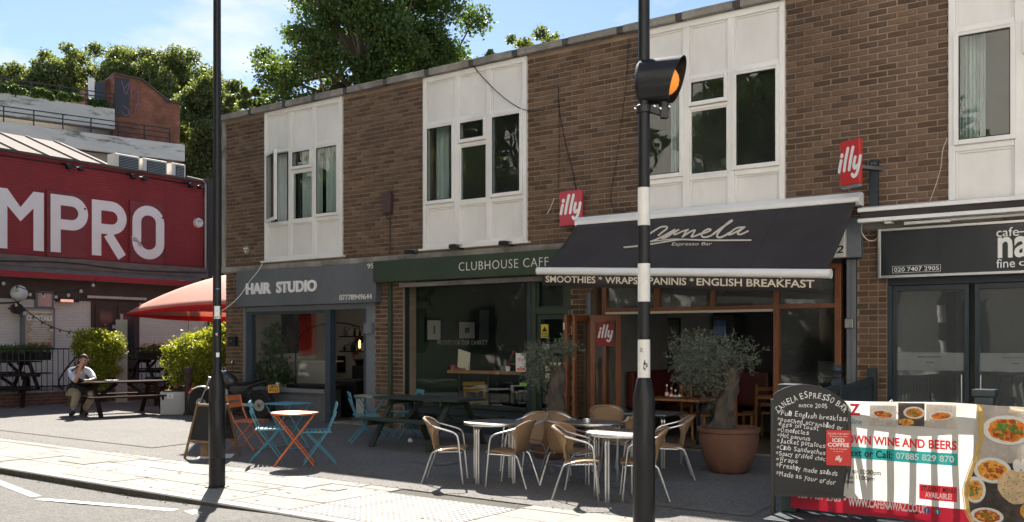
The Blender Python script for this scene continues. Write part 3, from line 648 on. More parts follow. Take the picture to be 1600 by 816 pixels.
t = fit('towel_frame', 'slim black framed board hanging below the lower salon shelf', 'board'); u0, z1 = F(528, 556, 2.55); u1, z0 = F(540, 582, 2.55); bx(t, 'panel', M['black'], (u0, u1, 2.52, 2.55, z0, z1), bevel=.01)
t = fit('arc_lamp', 'thin black arc lamp with a glowing filament bulb in the salon doorway', 'lamp'); v = 1.3
P = [F(px, py, v) for px, py in ((462, 548), (468, 528), (482, 515), (500, 507), (520, 504.5), (542, 506), (562, 511))]; MB().tube(smooth_pts([(a, v, b) for a, b in P], 5), .012, 6).build('arm', M['black'], t)
a, b = P[-1]; e = F(562, 526, v)[1]; MB().tube([(a, v, b), (a, v, e)], .006, 5).build('cord', M['black'], t); MB().lathe([(.02, e-.06), (.022, e)], 10, (a, v, 0)).build('socket', M['black'], t)
MB().lathe([(.001, e-.27), (.03, e-.24), (.045, e-.18), (.03, e-.10), (.018, e-.061)], 14, (a, v, 0)).build('bulb', glass('bulb_glass', (1, .85, .6)), t, smooth=True)
MB().lathe([(.012, e-.22), (.018, e-.16), (.010, e-.08)], 8, (a, v, 0)).build('filament', mat('filament', (1, .5, .15), emit=((1, .42, .1), 9)), t)
MB().lathe([(.16, .02), (.16, .04), (.02, .05), (.012, P[0][1])], 16, (P[0][0], v, 0)).build('base', M['black'], t)
t = fit('salon_chair', 'black padded salon chair inside the open doorway', 'chair'); u0 = FU(548, 1.35)
bx(t, 'seat', M['black'], (u0-.28, u0+.28, 1.1, 1.6, .45, .6), bevel=.03); bx(t, 'backrest', M['black'], (u0-.25, u0+.25, 1.61, 1.72, .55, 1.0), bevel=.03); bx(t, 'armrest', M['black'], (u0-.35, u0-.285, 1.15, 1.6, .62, .72), bevel=.02); bx(t, 'armrest', M['black'], (u0+.285, u0+.35, 1.15, 1.6, .62, .72), bevel=.02)
MB().lathe([(.28, .02), (.28, .04), (.04, .06), (.04, .449)], 20, (u0, 1.35, 0)).build('pedestal', M['chrome'], t)
t = fit('salon_cabinet', 'black cabinet just inside the salon doorway', 'cabinet'); bx(t, 'body', M['black'], (FU(521, .9), FU(556, .9), .9, 1.25, .02, .72), bevel=.01); bx(t, 'worktop', M['indark'], (FU(521, .9)-.02, FU(556, .9)+.02, .88, 1.27, .721, .75), bevel=.004)
t = fit('storage_box', 'pale grey storage unit by the right edge of the salon doorway', 'cabinet'); bx(t, 'body', M['inwall'], (FU(556, .6), FU(569, .6), .6, .9, .02, .42), bevel=.01)
# ================================================================== foliage helpers
def leaves_arrays(centers, radii, n, size, rng, aspect=1.0, droop=0.0, shell=.55, narrow=False):
    c = np.array(centers); r = np.array(radii); w_ = r**2; w_ = w_/w_.sum(); idx = rng.choice(len(c), n, p=w_)
    d = rng.normal(size=(n, 3)); d /= np.linalg.norm(d, axis=1)[:, None]
    rad = (shell+(1-shell)*rng.random(n))**.7*(1+.10*rng.normal(size=n))
    p = c[idx]+d*(r[idx]*rad*(1+.22*np.abs(rng.normal(size=n))*(rng.random(n) < .3)))[:, None]*np.array([1, 1, .8])
    t1 = rng.normal(size=(n, 3)); t1[:, 2] -= droop; t1 = t1+d*.4; t1 /= np.linalg.norm(t1, axis=1)[:, None]
    t2 = np.cross(t1, rng.normal(size=(n, 3))); t2 /= np.linalg.norm(t2, axis=1)[:, None]
    s = size*(.6+.8*rng.random(n)); a = t1*(s/2)[:, None]; b = t2*(s/2*aspect)[:, None]; nn = np.cross(t1, t2)*(s*.12)[:, None]
    q = np.stack([p-a, p-b*.9+a*.1+nn, p+a, p+b*.9+a*.1+nn], 1)
    return q.reshape(-1, 3)
def leaves_mesh(name, q, m):
    n = len(q)//4; me = bpy.data.meshes.new(name); me.vertices.add(n*4); me.vertices.foreach_set('co', q.ravel().astype(np.float32))
    me.loops.add(n*4); me.loops.foreach_set('vertex_index', np.arange(n*4, dtype=np.int32)); me.polygons.add(n); me.polygons.foreach_set('loop_start', np.arange(0, n*4, 4, dtype=np.int32))
    me.materials.append(m); me.update(); me.validate(); return me
BIG = leafmat('plane_leaf', (.05, .095, .03), (.10, .16, .045), .45); BIGL = leafmat('bright_leaf', (.085, .118, .05), (.16, .19, .085), .5)
SHRUB = leafmat('shrub_leaf', (.10, .14, .02), (.42, .44, .07), .5, .35); OLIVE = leafmat('olive_leaf', (.085, .105, .075), (.20, .225, .17), .2, .5); INPL = leafmat('indoor_leaf', (.04, .085, .02), (.09, .15, .04), .3, .4)
BOXL = leafmat('box_leaf', (.05, .09, .02), (.13, .20, .05), .35)
def tree(label, base, trunk_h, crown_c, crown_r, nclump, nleaf, size, lm, seed, trunk_r=.35, name='tree', group=None, clump=(.10, .22), squash=1.):
    rng = np.random.default_rng(seed); t = thing(name, label, 'tree', base, 0, group); cc = np.array(crown_c); cr_ = np.array(crown_r)
    C = []; Rr = []
    while len(C) < nclump:
        d = rng.normal(size=3); d /= np.linalg.norm(d); k = (.35+.65*rng.random()**.5); C.append(cc+d*cr_*k); Rr.append(cr_.mean()*rng.uniform(*clump))
    tb = MB(); top = Vector((0, 0, trunk_h)); tb.tube([(0, 0, 0), (.05*trunk_r, 0, trunk_h*.35), (0, .1*trunk_r, trunk_h), (0, 0, float(cc[2]))], [trunk_r*1.25, trunk_r, trunk_r*.8, trunk_r*.3], 10)
    for i in range(0, nclump, 2):
        e = Vector(C[i]); s_ = Vector((0, 0, trunk_h+(float(cc[2])-trunk_h)*rng.random()*.9)); m_ = s_.lerp(e, .5)+Vector((0, 0, .08*cr_.mean()*rng.normal())); tb.tube([s_, m_, e], [trunk_r*.32, trunk_r*.2, trunk_r*.06], 6)
    tb.build('trunk', M['bark'], t, smooth=True)
    link('crown', leaves_mesh('crown', leaves_arrays(C, Rr, nleaf, size, rng, shell=.15), lm), t); return t
def plantpot_tree(): pass
# salon plant behind the window
rng = np.random.default_rng(4)
v = .45; t = fit('indoor_plant', 'leafy green indoor plant filling the left of the salon window', 'plant')
C = []; Rr = []
for px, py, r in ((420, 520, .13), (430, 512, .10), (424, 545, .2), (438, 545, .14), (412, 575, .2), (432, 572, .24), (443, 588, .2), (418, 596, .18), (428, 530, .15), (405, 590, .12)):
    u0, z0 = F(px, py, v); C.append((u0, v+.02, z0)); Rr.append(r)
link('foliage', leaves_mesh('foliage', leaves_arrays(C, Rr, 1500, .085, rng, .5, .5), INPL), t)
MB().tube([(C[5][0], v, .6), (C[2][0], v+.02, 1.2), (C[1][0], v, 1.6)], [.02, .014, .006], 6).build('stem', M['bark'], t); MB().lathe([(.12, .02), (.16, .55), (.15, .56), (.13, .5)], 16, (C[5][0], v, 0)).build('pot', M['white'], t)
# ================================================================== CLUBHOUSE CAFE
sf = fthing('cafe_shopfront', 'dark green cafe shopfront with one wide window and a glazed door on its right', 'shopfront')
cu_ = [FU(p, .10) for p in (622, 628, 633, 826, 832, 839, 846, 885, 901)]
bx(sf, 'frame', M['darkfr'], (-6.675, cu_[1], .06, .18, 0, 2.475), (cu_[3], cu_[4], .05, .18, 0, 2.475), (cu_[1]+.001, cu_[3]-.001, .06, .18, 2.405, 2.474), bevel=.004)
bx(sf, 'window_bead', M['greyp2'], (cu_[1]+.001, cu_[2], .075, .15, .46, 2.404))
bx(sf, 'door_frame', M['green'], (cu_[4]+.001, cu_[5], .06, .17, 0, 2.474), (cu_[7], -3.305, .03, .17, 0, 2.475), (cu_[5]+.001, cu_[7]-.001, .06, .17, 1.90, 1.985), (cu_[5]+.001, cu_[7]-.001, .06, .17, 2.42, 2.474), bevel=.004)
bx(sf, 'transom_window', M['glass'], (cu_[5]+.05, cu_[7]-.05, .11, .115, 1.99, 2.42)); bx(sf, 'transom_frame', M['dgreen'], (cu_[5]+.002, cu_[5]+.05, .08, .13, 1.986, 2.419), (cu_[7]-.05, cu_[7]-.002, .08, .13, 1.986, 2.419), (cu_[5]+.05, cu_[7]-.05, .08, .13, 1.986, 2.02), (cu_[5]+.05, cu_[7]-.05, .08, .13, 2.39, 2.419))
d = bx(sf, 'door', M['dgreen'], (cu_[5]+.002, cu_[6], .09, .135, .03, 1.898), (cu_[7]-.07, cu_[7]-.002, .09, .135, .03, 1.898), (cu_[6], cu_[7]-.07, .09, .135, 1.82, 1.898), (cu_[6], cu_[7]-.07, .09, .135, .03, .22), bevel=.004)
bx(sf, 'door_glass', M['glass'], (cu_[6]+.001, cu_[7]-.071, .11, .116, .221, 1.819), parent=d); MB().tube([(cu_[6]-.03, .085, .95), (cu_[6]-.03, .04, .95), (cu_[6]-.03, .04, 1.2), (cu_[6]-.03, .085, 1.2)], .012, 6).build('handle', M['chrome'], d)
bx(sf, 'stall_riser', M['darkfr'], (cu_[1]+.001, cu_[3]-.001, .07, .17, 0, .40), bevel=.004); bx(sf, 'sill', M['dgreen'], (cu_[1]+.001, cu_[3]-.001, .02, .19, .401, .455), bevel=.006)
bx(sf, 'pane', M['glass'], (cu_[2]+.001, cu_[3]-.002, .10, .106, .456, 2.404)); bx(sf, 'threshold', M['concrete'], (cu_[4], cu_[7], .0, .3, .002, .03))
bx(sf, 'pipe_cover', M['green'], (-6.99, -6.91, -.03, .018, 0, 2.475), bevel=.006)
bx(sf, 'notice', M['off'], (cu_[6]+.05, cu_[6]+.14, .100, .104, 1.36, 1.44)); 
bx(sf, 'sign_soffit', M['concrete'], (-6.7, -3.305, -.06, .019, 2.40, 2.47))
text('window_lettering', 'PROFITS FOR OUR CHARITY', sf, M['concrete'], FU(684, .1), FU(762, .1), .097, F(684, 539, .1)[1], F(684, 531.5, .1)[1], ext=.0004, bold=-.02, spacing=1.1)
def sticker(parent, px0, py0, px1, py1, v, m, name='sticker', th=.003):
    u0, z1 = F(px0, py0, v); u1, z0 = F(px1, py1, v); return bx(parent, name, m, (u0, u1, v-th, v, z0, z1)), (u0, u1, z0, z1)
_, q = sticker(sf, 845.5, 507, 857, 528, .088, mat('warning_yellow', (.62, .50, .03), .5), 'warning_sticker')
mb = MB(); xm = (q[0]+q[1])/2; mb.add([(xm-.045, .083, q[3]-.11), (xm+.045, .083, q[3]-.11), (xm, .083, q[3]-.03)], [(0, 1, 2)]); mb.add([(q[0]+.01+.0, .083, q[2]+.015+k*.022) for k in range(0)], []); 
for k in range(3): zz = q[2]+.014+k*.024; mb.quad((q[0]+.015, .083, zz), (q[1]-.015, .083, zz), (q[1]-.015, .083, zz+.010), (q[0]+.015, .083, zz+.010))
flatmesh(mb, 'warning_print', M['black'], sf)
_, q = sticker(sf, 806, 552, 822, 581, .095, M['off'], 'menu_sheet'); text('menu_print', 'MENU', sf, M['pink'], q[0]+.04, q[1]-.04, .091, q[3]-.13, q[3]-.07, ext=.0005); sticker(sf, 807.5, 575, 820.5, 579.5, .091, mat('salmon_print', (.65, .2, .12), .6), 'menu_print', .001)
sticker(sf, 819, 551.5, 823, 553, .095, M['white'], 'sticker'); sticker(sf, 812, 598, 829, 603.5, .095, mat('lime_print', (.18, .45, .05), .6), 'sticker'); sticker(sf, 852, 566, 886, 598, .10, M['cream'], 'poster', .002)
t = fit('shop_sign', 'long dark green fascia sign reading CLUBHOUSE CAFE', 'shop sign')
bx(t, 'fascia', M['green'], (-7.12, -3.02, -.25, -.063, 2.485, 2.845), bevel=.004); text('lettering', 'CLUBHOUSE CAFE', t, M['off'], FU(717, -.25), FU(857.5, -.25), -.251, 2.60, 2.735, ext=.004, bold=-.012, spacing=1.12)
fit2 = fit('door_entry_box', 'small grey metal box on the green post beside the cafe door', 'fixing'); bx(fit2, 'box', M['steel'], (FU(888, 0), FU(896, 0), -.04, .028, F(890, 523, 0)[1], F(890, 510, 0)[1]), bevel=.006); bx(fit2, 'lens', M['black'], (FU(888, 0)+.02, FU(894, 0), -.044, -.041, F(890, 521, 0)[1], F(890, 513, 0)[1]))
GV = 2.27
photo = mat('photo_print', (.10, .10, .11), .5, var=.5, scale=3)
for k, (a, b, lab) in enumerate((((663, 496), (690, 535), 'left framed landscape photograph on the green cafe wall'), ((713, 499), (743, 533), 'right framed landscape photograph on the green cafe wall'))):
    v0, z1 = SWp(*a, -6.9); v1, z0 = SWp(*b, -6.9); t = fit('framed_picture', lab, 'picture'); bx(t, 'frame', M['black'], (-6.904, -6.88, v0, v1, z0, z1)); bx(t, 'mount', M['inwall'], (-6.88, -6.874, v0+.06, v1-.06, z0+.05, z1-.05)); bx(t, 'print', photo, (-6.874, -6.868, v0+.22, v1-.22, z0+.15, z1-.15))
v0, z1 = SWp(749, 484, -6.9); v1, z0 = SWp(763, 532, -6.9); t = fit('wall_notice', 'tall narrow pale notice on the green cafe wall right of the two photographs', 'notice'); bx(t, 'sheet', M['greyp2'], (-6.904, -6.89, v0, v1, z0, z1))
t = fit('window_counter', 'orange wood counter running behind the cafe window', 'counter'); v = .45
ca, cz = F(707, 578, v); cb = FU(824, v); bx(t, 'top', M['pine'], (ca, cb, .3, .62, cz-.05, cz), bevel=.006); 
for k in range(3): x = ca+.15+k*(cb-ca-.3)/2; bx(t, 'leg', M['black'], (x-.02, x+.02, .44, .48, .021, cz-.051))
def menu_stand(px, lab, m):
    v = .42; u0 = FU(px, v); t = thing('menu_holder', lab, 'menu', W(u0, v, cz), ANG)
    MB().box(-.13, .13, -.005, .005, .02, .34).build('sheet', m, t, rot=(R_(12), R_(14), 0)); MB().box(-.15, .15, -.05, .06, 0.001, .03).build('base', M['wood'], t, bevel=.004)
menu_stand(724, 'cream menu on a clipboard leaning on the wood counter behind the cafe window', M['cream']); 
for k, (px, lab) in enumerate(((709, 'small red glass candle jar at the left end of the wood counter'), (732, 'small pale pink candle jar beside the clipboard on the wood counter'), (795, 'small white cup near the right end of the wood counter'))):
    u0 = FU(px, .4); t = thing('jar', lab, 'jar', W(u0, .38, cz), ANG); MB().lathe([(.001, .001), (.035, .001), (.04, .08), (.034, .08), (.03, .02)], 12).build('body', M[('pink', 'cream', 'white')[k]], t, smooth=True)
t = fit('easel', 'small red wooden easel on the counter behind the white menu', 'easel'); v = .42
for a, b in (((790, 578), (803, 549)), ((818, 578), (805, 549)), ((796, 569), (815, 569))):
    (ua, za), (ub, zb) = F(*a, v), F(*b, v); MB().bar((ua, v, max(za, cz)), (ub, v, zb), .02, .015).build('bar', mat('red_wood', (.28, .03, .02), .5), t)
# ================================================================== CANELA
sf = fthing('espresso_shopfront', 'varnished orange wood shopfront of the espresso bar, folding doors pushed open under the awning', 'shopfront')
cv = .05; x = {p: FU(p, cv) for p in (940, 947, 1021, 1029, 1109, 1116, 1208, 1216, 1304, 1314)}; zt = 2.40; zr = 1.93
bx(sf, 'post', M['wood'], (x[940], x[947], cv, cv+.10, 0.03, zt), bevel=.004); bx(sf, 'post', M['wood'], (x[1208], x[1216], cv, cv+.10, 0.03, zt), bevel=.004); bx(sf, 'post', M['wood'], (x[1304], x[1314], cv, cv+.10, 0.03, zt), bevel=.004)
bx(sf, 'transom', M['wood'], (x[947]+.001, x[1208]-.001, cv+.005, cv+.095, zr-.02, zr+.035), (x[1216]+.001, x[1304]-.001, cv+.005, cv+.095, zr-.02, zr+.035), bevel=.004); bx(sf, 'head', M['wood'], (x[940], x[1314], cv+.002, cv+.098, zt+.001, zt+.06))
bx(sf, 'mullion', M['wood'], (x[1021], x[1029], cv+.008, cv+.09, zr+.036, zt), bevel=.003); bx(sf, 'mullion', M['wood'], (x[1109], x[1116], cv+.008, cv+.09, zr+.036, zt), bevel=.003)
ul = glass('dusty_glass', (.75, .78, .78), haze=.10)
for a, b in ((947, 1021), (1029, 1109), (1116, 1208), (1216, 1304)): bx(sf, 'upper_light', ul, (x[a]+.001, x[b]-.001, .098, .104, zr+.036, zt))
bx(sf, 'side_window', M['glass'], (x[1216]+.001, x[1304]-.001, .098, .104, .30, zr-.021)); bx(sf, 'lower_panel', M['wood'], (x[1216]+.001, x[1304]-.001, cv+.01, cv+.08, .03, .299), bevel=.003)
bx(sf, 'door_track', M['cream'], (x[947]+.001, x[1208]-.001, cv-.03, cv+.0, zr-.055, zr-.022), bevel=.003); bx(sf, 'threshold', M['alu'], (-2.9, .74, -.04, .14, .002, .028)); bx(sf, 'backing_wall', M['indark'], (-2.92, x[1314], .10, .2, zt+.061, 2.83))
bx(sf, 'window_rail', M['wood'], (x[1216]+.001, x[1304]-.001, cv+.02, cv+.08, .301, .34))
t2 = fit('rain_pipe', 'pale grey square column between the espresso bar and the brick pillar', 'column'); bx(t2, 'column', M['greyp2'], (FU(1322.5, 0), FU(1337, 0), .0, .12, 0, 2.5), bevel=.006); bx(t2, 'groove', M['greyp'], (FU(1329, 0), FU(1330.5, 0), -.003, .0, 0, 2.5)); bx(t2, 'key_box', M['steel'], (FU(1322, 0), FU(1335, 0), -.06, -.004, F(1330, 513, 0)[1], F(1330, 498, 0)[1]), bevel=.006)
bx(bld, 'pillar_trim', M['greyp2'], (FU(918, 0), FU(924, 0), -.02, .02, 0, 2.2)); bx(bld, 'pillar_trim', M['greyp2'], (-3.318, -3.302, -.02, .02, 0, 1.95))
t2 = fit('number_box', 'pale grey light box with 02 at the right end under the dark awning', 'sign'); bx(t2, 'box', M['off'], (.30, .775, -.16, -.0, 2.515, 2.88), bevel=.008); text('lettering', '02', t2, M['black'], .60, .76, -.161, 2.565, 2.66, ext=.003, bold=.02, shear=.2); bx(t2, 'trim', M['greyp2'], (.776, .95, -.10, .0, 2.51, 3.0), bevel=.005)
# bifold stack
fd = fthing('folding_doors', 'stack of folded wooden glazed doors at the left side of the espresso bar opening', 'folding door'); ud = -3.02
for k, (ou, ang) in enumerate(((0, 3), (.065, -2), (.13, 4))):
    h = 1.86; d0, d1 = -.62, .04
    mb = MB(); mb.box(-.02, .02, d0, d0+.08, .03, h); mb.box(-.02, .02, d1-.08, d1, .03, h); mb.box(-.02, .02, d0+.08, d1-.08, h-.09, h); mb.box(-.02, .02, d0+.08, d1-.08, .03, .22)
    mb.build('door_leaf', M['wood'], fd, bevel=.004, loc=(ud+ou, 0, 0), rot=(0, 0, R_(ang))); MB().box(-.004, .004, d0+.081, d1-.081, .221, h-.091).build('glass', M['glass'], fd, loc=(ud+ou, 0, 0), rot=(0, 0, R_(ang)))
mb = MB(); mb.box(0, .07, -.02, .02, .03, 1.86); mb.box(.42, .50, -.02, .02, .03, 1.86); mb.box(.07, .42, -.02, .02, 1.77, 1.86); mb.box(.07, .42, -.02, .02, .03, .2)
mb.build('door_leaf', M['wood'], fd, bevel=.004, loc=(-2.72, -.38, 0), rot=(0, 0, R_(61))); MB().box(.071, .419, -.004, .004, .201, 1.769).build('glass', M['glass'], fd, loc=(-2.72, -.38, 0), rot=(0, 0, R_(61)))
st = link('door_sticker', MB().box(.10, .38, -.012, -.006, 1.42, 1.76).mesh('door_sticker', M['redin']), fd, loc=(-2.72, -.38, 0), rot=(0, 0, R_(61)))
mb = MB(); illy_strokes(mb, .24, 1.60, .24, -.014); flatmesh(mb, 'lettering', M['white'], fd, loc=(-2.72, -.38, 0), rot=(0, 0, R_(61)))
for k in range(3): MB().tube([(ud+.02, -.63, .35+k*.65), (ud+.02, -.63, .45+k*.65)], .012, 6).build('hinge', M['steel'], fd)
# interior of the espresso bar
IV = 4.9
wallpic('wall_mural', 'large dark mural on the back wall of the espresso bar', 'mural', (994, 498), (1064, 572), 2.55, streakmat('mural_print', (.03, .035, .035), (.10, .10, .085), 1.6, (1, 1, 1)), M['black'], .03)
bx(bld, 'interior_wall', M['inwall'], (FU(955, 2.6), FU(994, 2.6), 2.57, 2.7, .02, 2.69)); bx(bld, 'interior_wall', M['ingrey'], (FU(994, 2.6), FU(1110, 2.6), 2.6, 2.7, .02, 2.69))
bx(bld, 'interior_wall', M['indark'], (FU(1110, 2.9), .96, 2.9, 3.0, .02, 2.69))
bn = fit('banquette', 'dark red bench seat along the left wall inside the espresso bar', 'bench'); rdl = mat('red_leather', (.10, .012, .012), .45)
bx(bn, 'backrest', rdl, (-2.9, -2.78, 1.0, 2.5, .45, 1.02), bevel=.03); bx(bn, 'seat', rdl, (-2.77, -2.35, 1.0, 2.5, .32, .46), bevel=.03); bx(bn, 'base', M['indark'], (-2.77, -2.40, 1.0, 2.5, .021, .319)); bx(bn, 'backrest', rdl, (-2.77, -1.2, 2.45, 2.56, .45, 1.02), bevel=.03)
t = fit('ledge_plant', 'small white pot with a cactus on the ledge behind the red bench', 'plant'); u0, z0 = F(970, 590, 2.5); MB().lathe([(.001, 1.07), (.06, 1.07), (.075, 1.2), (.06, 1.2)], 12, (u0, 2.5, 0)).build('pot', M['white'], t); MB().lathe([(.02, 1.2), (.045, 1.26), (.03, 1.34), (.001, 1.37)], 8, (u0, 2.5, 0)).build('cactus', INPL, t, smooth=True)
def cafe_table(u, v, su, sv, h, label):
    t = fthing('cafe_table', label, 'table'); mb = MB().box(u-su/2, u+su/2, v-sv/2, v+sv/2, h-.03, h); mb.build('tabletop', M['pine'], t, bevel=.004)
    for a in (-1, 1):
        for b in (-1, 1): MB().box(u+a*(su/2-.05)-.02, u+a*(su/2-.05)+.02, v+b*(sv/2-.05)-.02, v+b*(sv/2-.05)+.02, .03, h-.031).build('leg', M['black'], t)
    return t
tu, tz = F(1060, 622, .75); cafe_table(tu, .75, .95, .6, tz, 'orange wood dining table just inside the open espresso bar front')
cafe_table(-.75, 2.0, .7, .7, .66, 'orange wood table deeper inside the espresso bar behind the olive tree')
def sauce(px, label, m, cap, h):
    u0 = FU(px, .62); t = thing('sauce_bottle', label, 'bottle', W(u0, .62, tz), ANG)
    MB().lathe([(.001, .001), (.026, .001), (.028, h*.6), (.012, h*.8), (.012, h)], 12).build('bottle', m, t, smooth=True); MB().lathe([(.015, h+.001), (.015, h+.03)], 10).build('cap', M[cap], t); MB().lathe([(.0285, h*.2), (.0285, h*.5)], 12).build('label', M['off'], t)
ket = mat('sauce_red', (.20, .02, .012), .25); brn = mat('sauce_brown', (.035, .015, .01), .25)
sauce(1042, 'tall red ketchup bottle with white cap on the table behind the striped pole', ket, 'white', .17); sauce(1049, 'dark red sauce bottle in the middle of the bottles on the wood table', ket, 'white', .13); sauce(1055.5, 'brown sauce bottle with white label on the wood table', brn, 'white', .10); sauce(1062, 'small black vinegar bottle at the right of the sauce bottles', brn, 'black', .12)
def wood_chair(u, v, rz, label):
    t = thing('wooden_chair', label, 'chair', W(u, v, .02), ANG+rz, 'wooden dining chairs inside the espresso bar', .9)
    MB().box(-.2, .2, -.2, .2, .42, .45).build('seat', M['pine'], t, bevel=.006)
    for a in (-1, 1): MB().bar((a*.18, -.18, 0), (a*.18, -.18, .42), .035, .035).build('leg', M['pine'], t); MB().bar((a*.18, .19, 0), (a*.18, .23, .92), .035, .035).build('leg', M['pine'], t)
    for k in range(3): MB().box(-.16, .16, .205+k*.012, .222+k*.012, .55+k*.13, .61+k*.13).build('back_rail', M['pine'], t)
    MB().box(-.16, .16, -.19, -.17, .2, .23).build('stretcher', M['pine'], t); return t
wood_chair(FU(1092, .95), .95, PI*.5, 'orange wooden dining chair behind the left side of the olive tree'); wood_chair(FU(1150, 1.4), 1.4, PI*.9, 'orange wooden dining chair right of the olive trunk inside the bar'); wood_chair(FU(1185, 1.9), 1.9, PI*1.3, 'dark wooden dining chair deepest inside beside the right hand post')
t = fit('display_fridge', 'dark glass drinks cabinet with small blue bottles behind the olive tree', 'fridge'); v = 2.35; u0, u1 = FU(1112, v), FU(1145, v)
bx(t, 'body', M['indark'], (u0, u1, v, v+.5, .02, 1.9)); 
for k in range(3): bx(t, 'shelf', M['steel'], (u0+.03, u1-.03, v-.16, v-.0, 1.55-k*.3, 1.57-k*.3))
bt = mat('blue_bottle', (.08, .16, .38), .3)
for k in range(5):
    q = fit('water_bottle', '%s blue bottle from the left on the drinks cabinet shelf' % ('first', 'second', 'third', 'fourth', 'last')[k], 'bottle', 'bottles in the drinks cabinet'); xx = u0+.10+k*(u1-u0-.2)/4; MB().lathe([(.001, 1.572), (.035, 1.572), (.035, 1.72), (.012, 1.78), (.012, 1.82)], 8, (xx, v-.08, 0)).build('body', bt, q)
t = fit('food_counter', 'dark glazed food counter behind the right hand window of the espresso bar', 'counter'); bx(t, 'base', M['indark'], (-.1, .66, 1.5, 2.6, .021, .75)); bx(t, 'glass_case', M['glass'], (-.1, .66, 1.5, 1.51, .75, 1.2), (-.1, .66, 1.5, 2.0, 1.2, 1.21)); bx(t, 'shelf', M['steel'], (-.08, .64, 1.55, 1.95, .95, .96))
t = fit('menu_board', 'dark menu panel above the food counter inside the espresso bar', 'menu board'); bx(t, 'panel', M['black'], (FU(1265, 2.6), FU(1300, 2.6), 2.6, 2.63, 1.9, 2.15), bevel=.005)
# awning ------------------------------------------------------------
aw = fthing('awning', 'wide charcoal awning with white Canela script and a lettered valance', 'awning')
A0, A1 = Vector((-3.02, -.24, 3.185)), Vector((.93, -.24, 3.165)); B0, B1 = Vector((-3.0, -1.17, 2.47)), Vector((.97, -1.47, 2.245))
NA, NB_ = 40, 10; vs = []
for j in range(NB_+1):
    for i in range(NA+1):
        a, b = i/NA, j/NB_; p = A0.lerp(A1, a).lerp(B0.lerp(B1, a), b); p.z -= .035*math.sin(PI*b)*(1+.3*math.sin(a*9)); vs.append(p)
cm = MB().add(vs, [(j*(NA+1)+i, j*(NA+1)+i+1, (j+1)*(NA+1)+i+1, (j+1)*(NA+1)+i) for j in range(NB_) for i in range(NA)]); canopy = cm.build('canopy', M['awn'], aw, smooth=True)
so2 = canopy.modifiers.new('thick', 'SOLIDIFY'); so2.thickness = .004
mb = MB(); nsm = (.28, .52, .76)
for a in nsm: mb.tube([A0.lerp(A1, a).lerp(B0.lerp(B1, a), b/6)+Vector((0, 0, .0-.035*math.sin(PI*b/6)*(1+.3*math.sin(a*9)))) for b in range(7)], .0035, 4)
mb.build('seam', mat('seam_grey', (.034, .032, .033), .8), aw)
MB().prism([(-.26, 3.17), (-.26, 3.22), (-.17, 3.29), (-.063, 3.29), (-.063, 3.13), (-.20, 3.13)], -3.06, .975, plane='yz').build('cassette', M['white'], aw, bevel=.006)
MB().tube([B0+Vector((-.05, -.02, -.02)), B1+Vector((.05, -.02, -.02))], .052, 14).build('front_bar', M['white'], aw, smooth=True)
for p_ in (B0+Vector((-.06, -.02, -.02)), B1+Vector((.045, -.02, -.02))): MB().lathe([(.001, 0), (.055, 0), (.055, .018), (.001, .018)], 14, p_, ax='x').build('end_cap', M['off'], aw, smooth=True)
for s_, a0, a1, el in ((0, Vector((-2.6, -.15, 3.1)), B0+Vector((.5, 0, -.03)), Vector((-1.7, -.70, 2.56))), (1, Vector((.5, -.15, 3.1)), B1+Vector((-.5, 0, -.03)), Vector((-.4, -.8, 2.45)))): MB().tube([a0, el], .022, 8).tube([el, a1], .018, 8).build('folding_arm', M['white'], aw)
vm = MB(); n = 48; vv = []
for i in range(n+1):
    a = .005+.99*i/n; p = B0.lerp(B1, a)+Vector((0, -.03, -.06)); wv = .006*math.sin(a*31); vv += [(p.x, p.y, p.z), (p.x, p.y+wv, p.z-.165+.006*math.sin(a*17))]
vm.add(vv, [(2*i, 2*i+1, 2*i+3, 2*i+2) for i in range(n)]); va = vm.build('valance', M['awn'], aw, smooth=True); va.modifiers.new('thick', 'SOLIDIFY').thickness = .003
def on_valance(mb, off=-.036):
    out_ = []
    for (xx, yy, zz) in mb.v:      # xx in 0..1 along, zz in 0..1 up the valance
        p = B0.lerp(B1, xx)+Vector((0, -.03+off+yy+.006*math.sin(xx*31)*(1-zz)*.8, -.06-.165*(1-zz))); out_.append(tuple(p))
    mb.v = out_; return mb
def af(px): 
    for i in range(1):
        lo, hi = -.1, 1.1
        for _ in range(40):
            m_ = (lo+hi)/2; p = B0.lerp(B1, m_); q = W(p.x, p.y-.03); 
            if 800+FOC*q.x/q.y < px: lo = m_
            else: hi = m_
    return lo
for body, p0, p1 in (('SMOOTHIES', 853, 931), ('*', 935.5, 941.5), ('WRAPS', 946, 997), ('*', 1003.5, 1009.5), ('PANINIS', 1014, 1073), ('*', 1078, 1084.5), ('ENGLISH', 1089, 1160), ('BREAKFAST', 1167, 1273)):
    mb = text_mesh(body, af(p0), af(p1), .30 if body != '*' else .58, .84, ext=.0, bold=.018); flatmesh(on_valance(mb, -.010), 'lettering', M['cream'], aw)
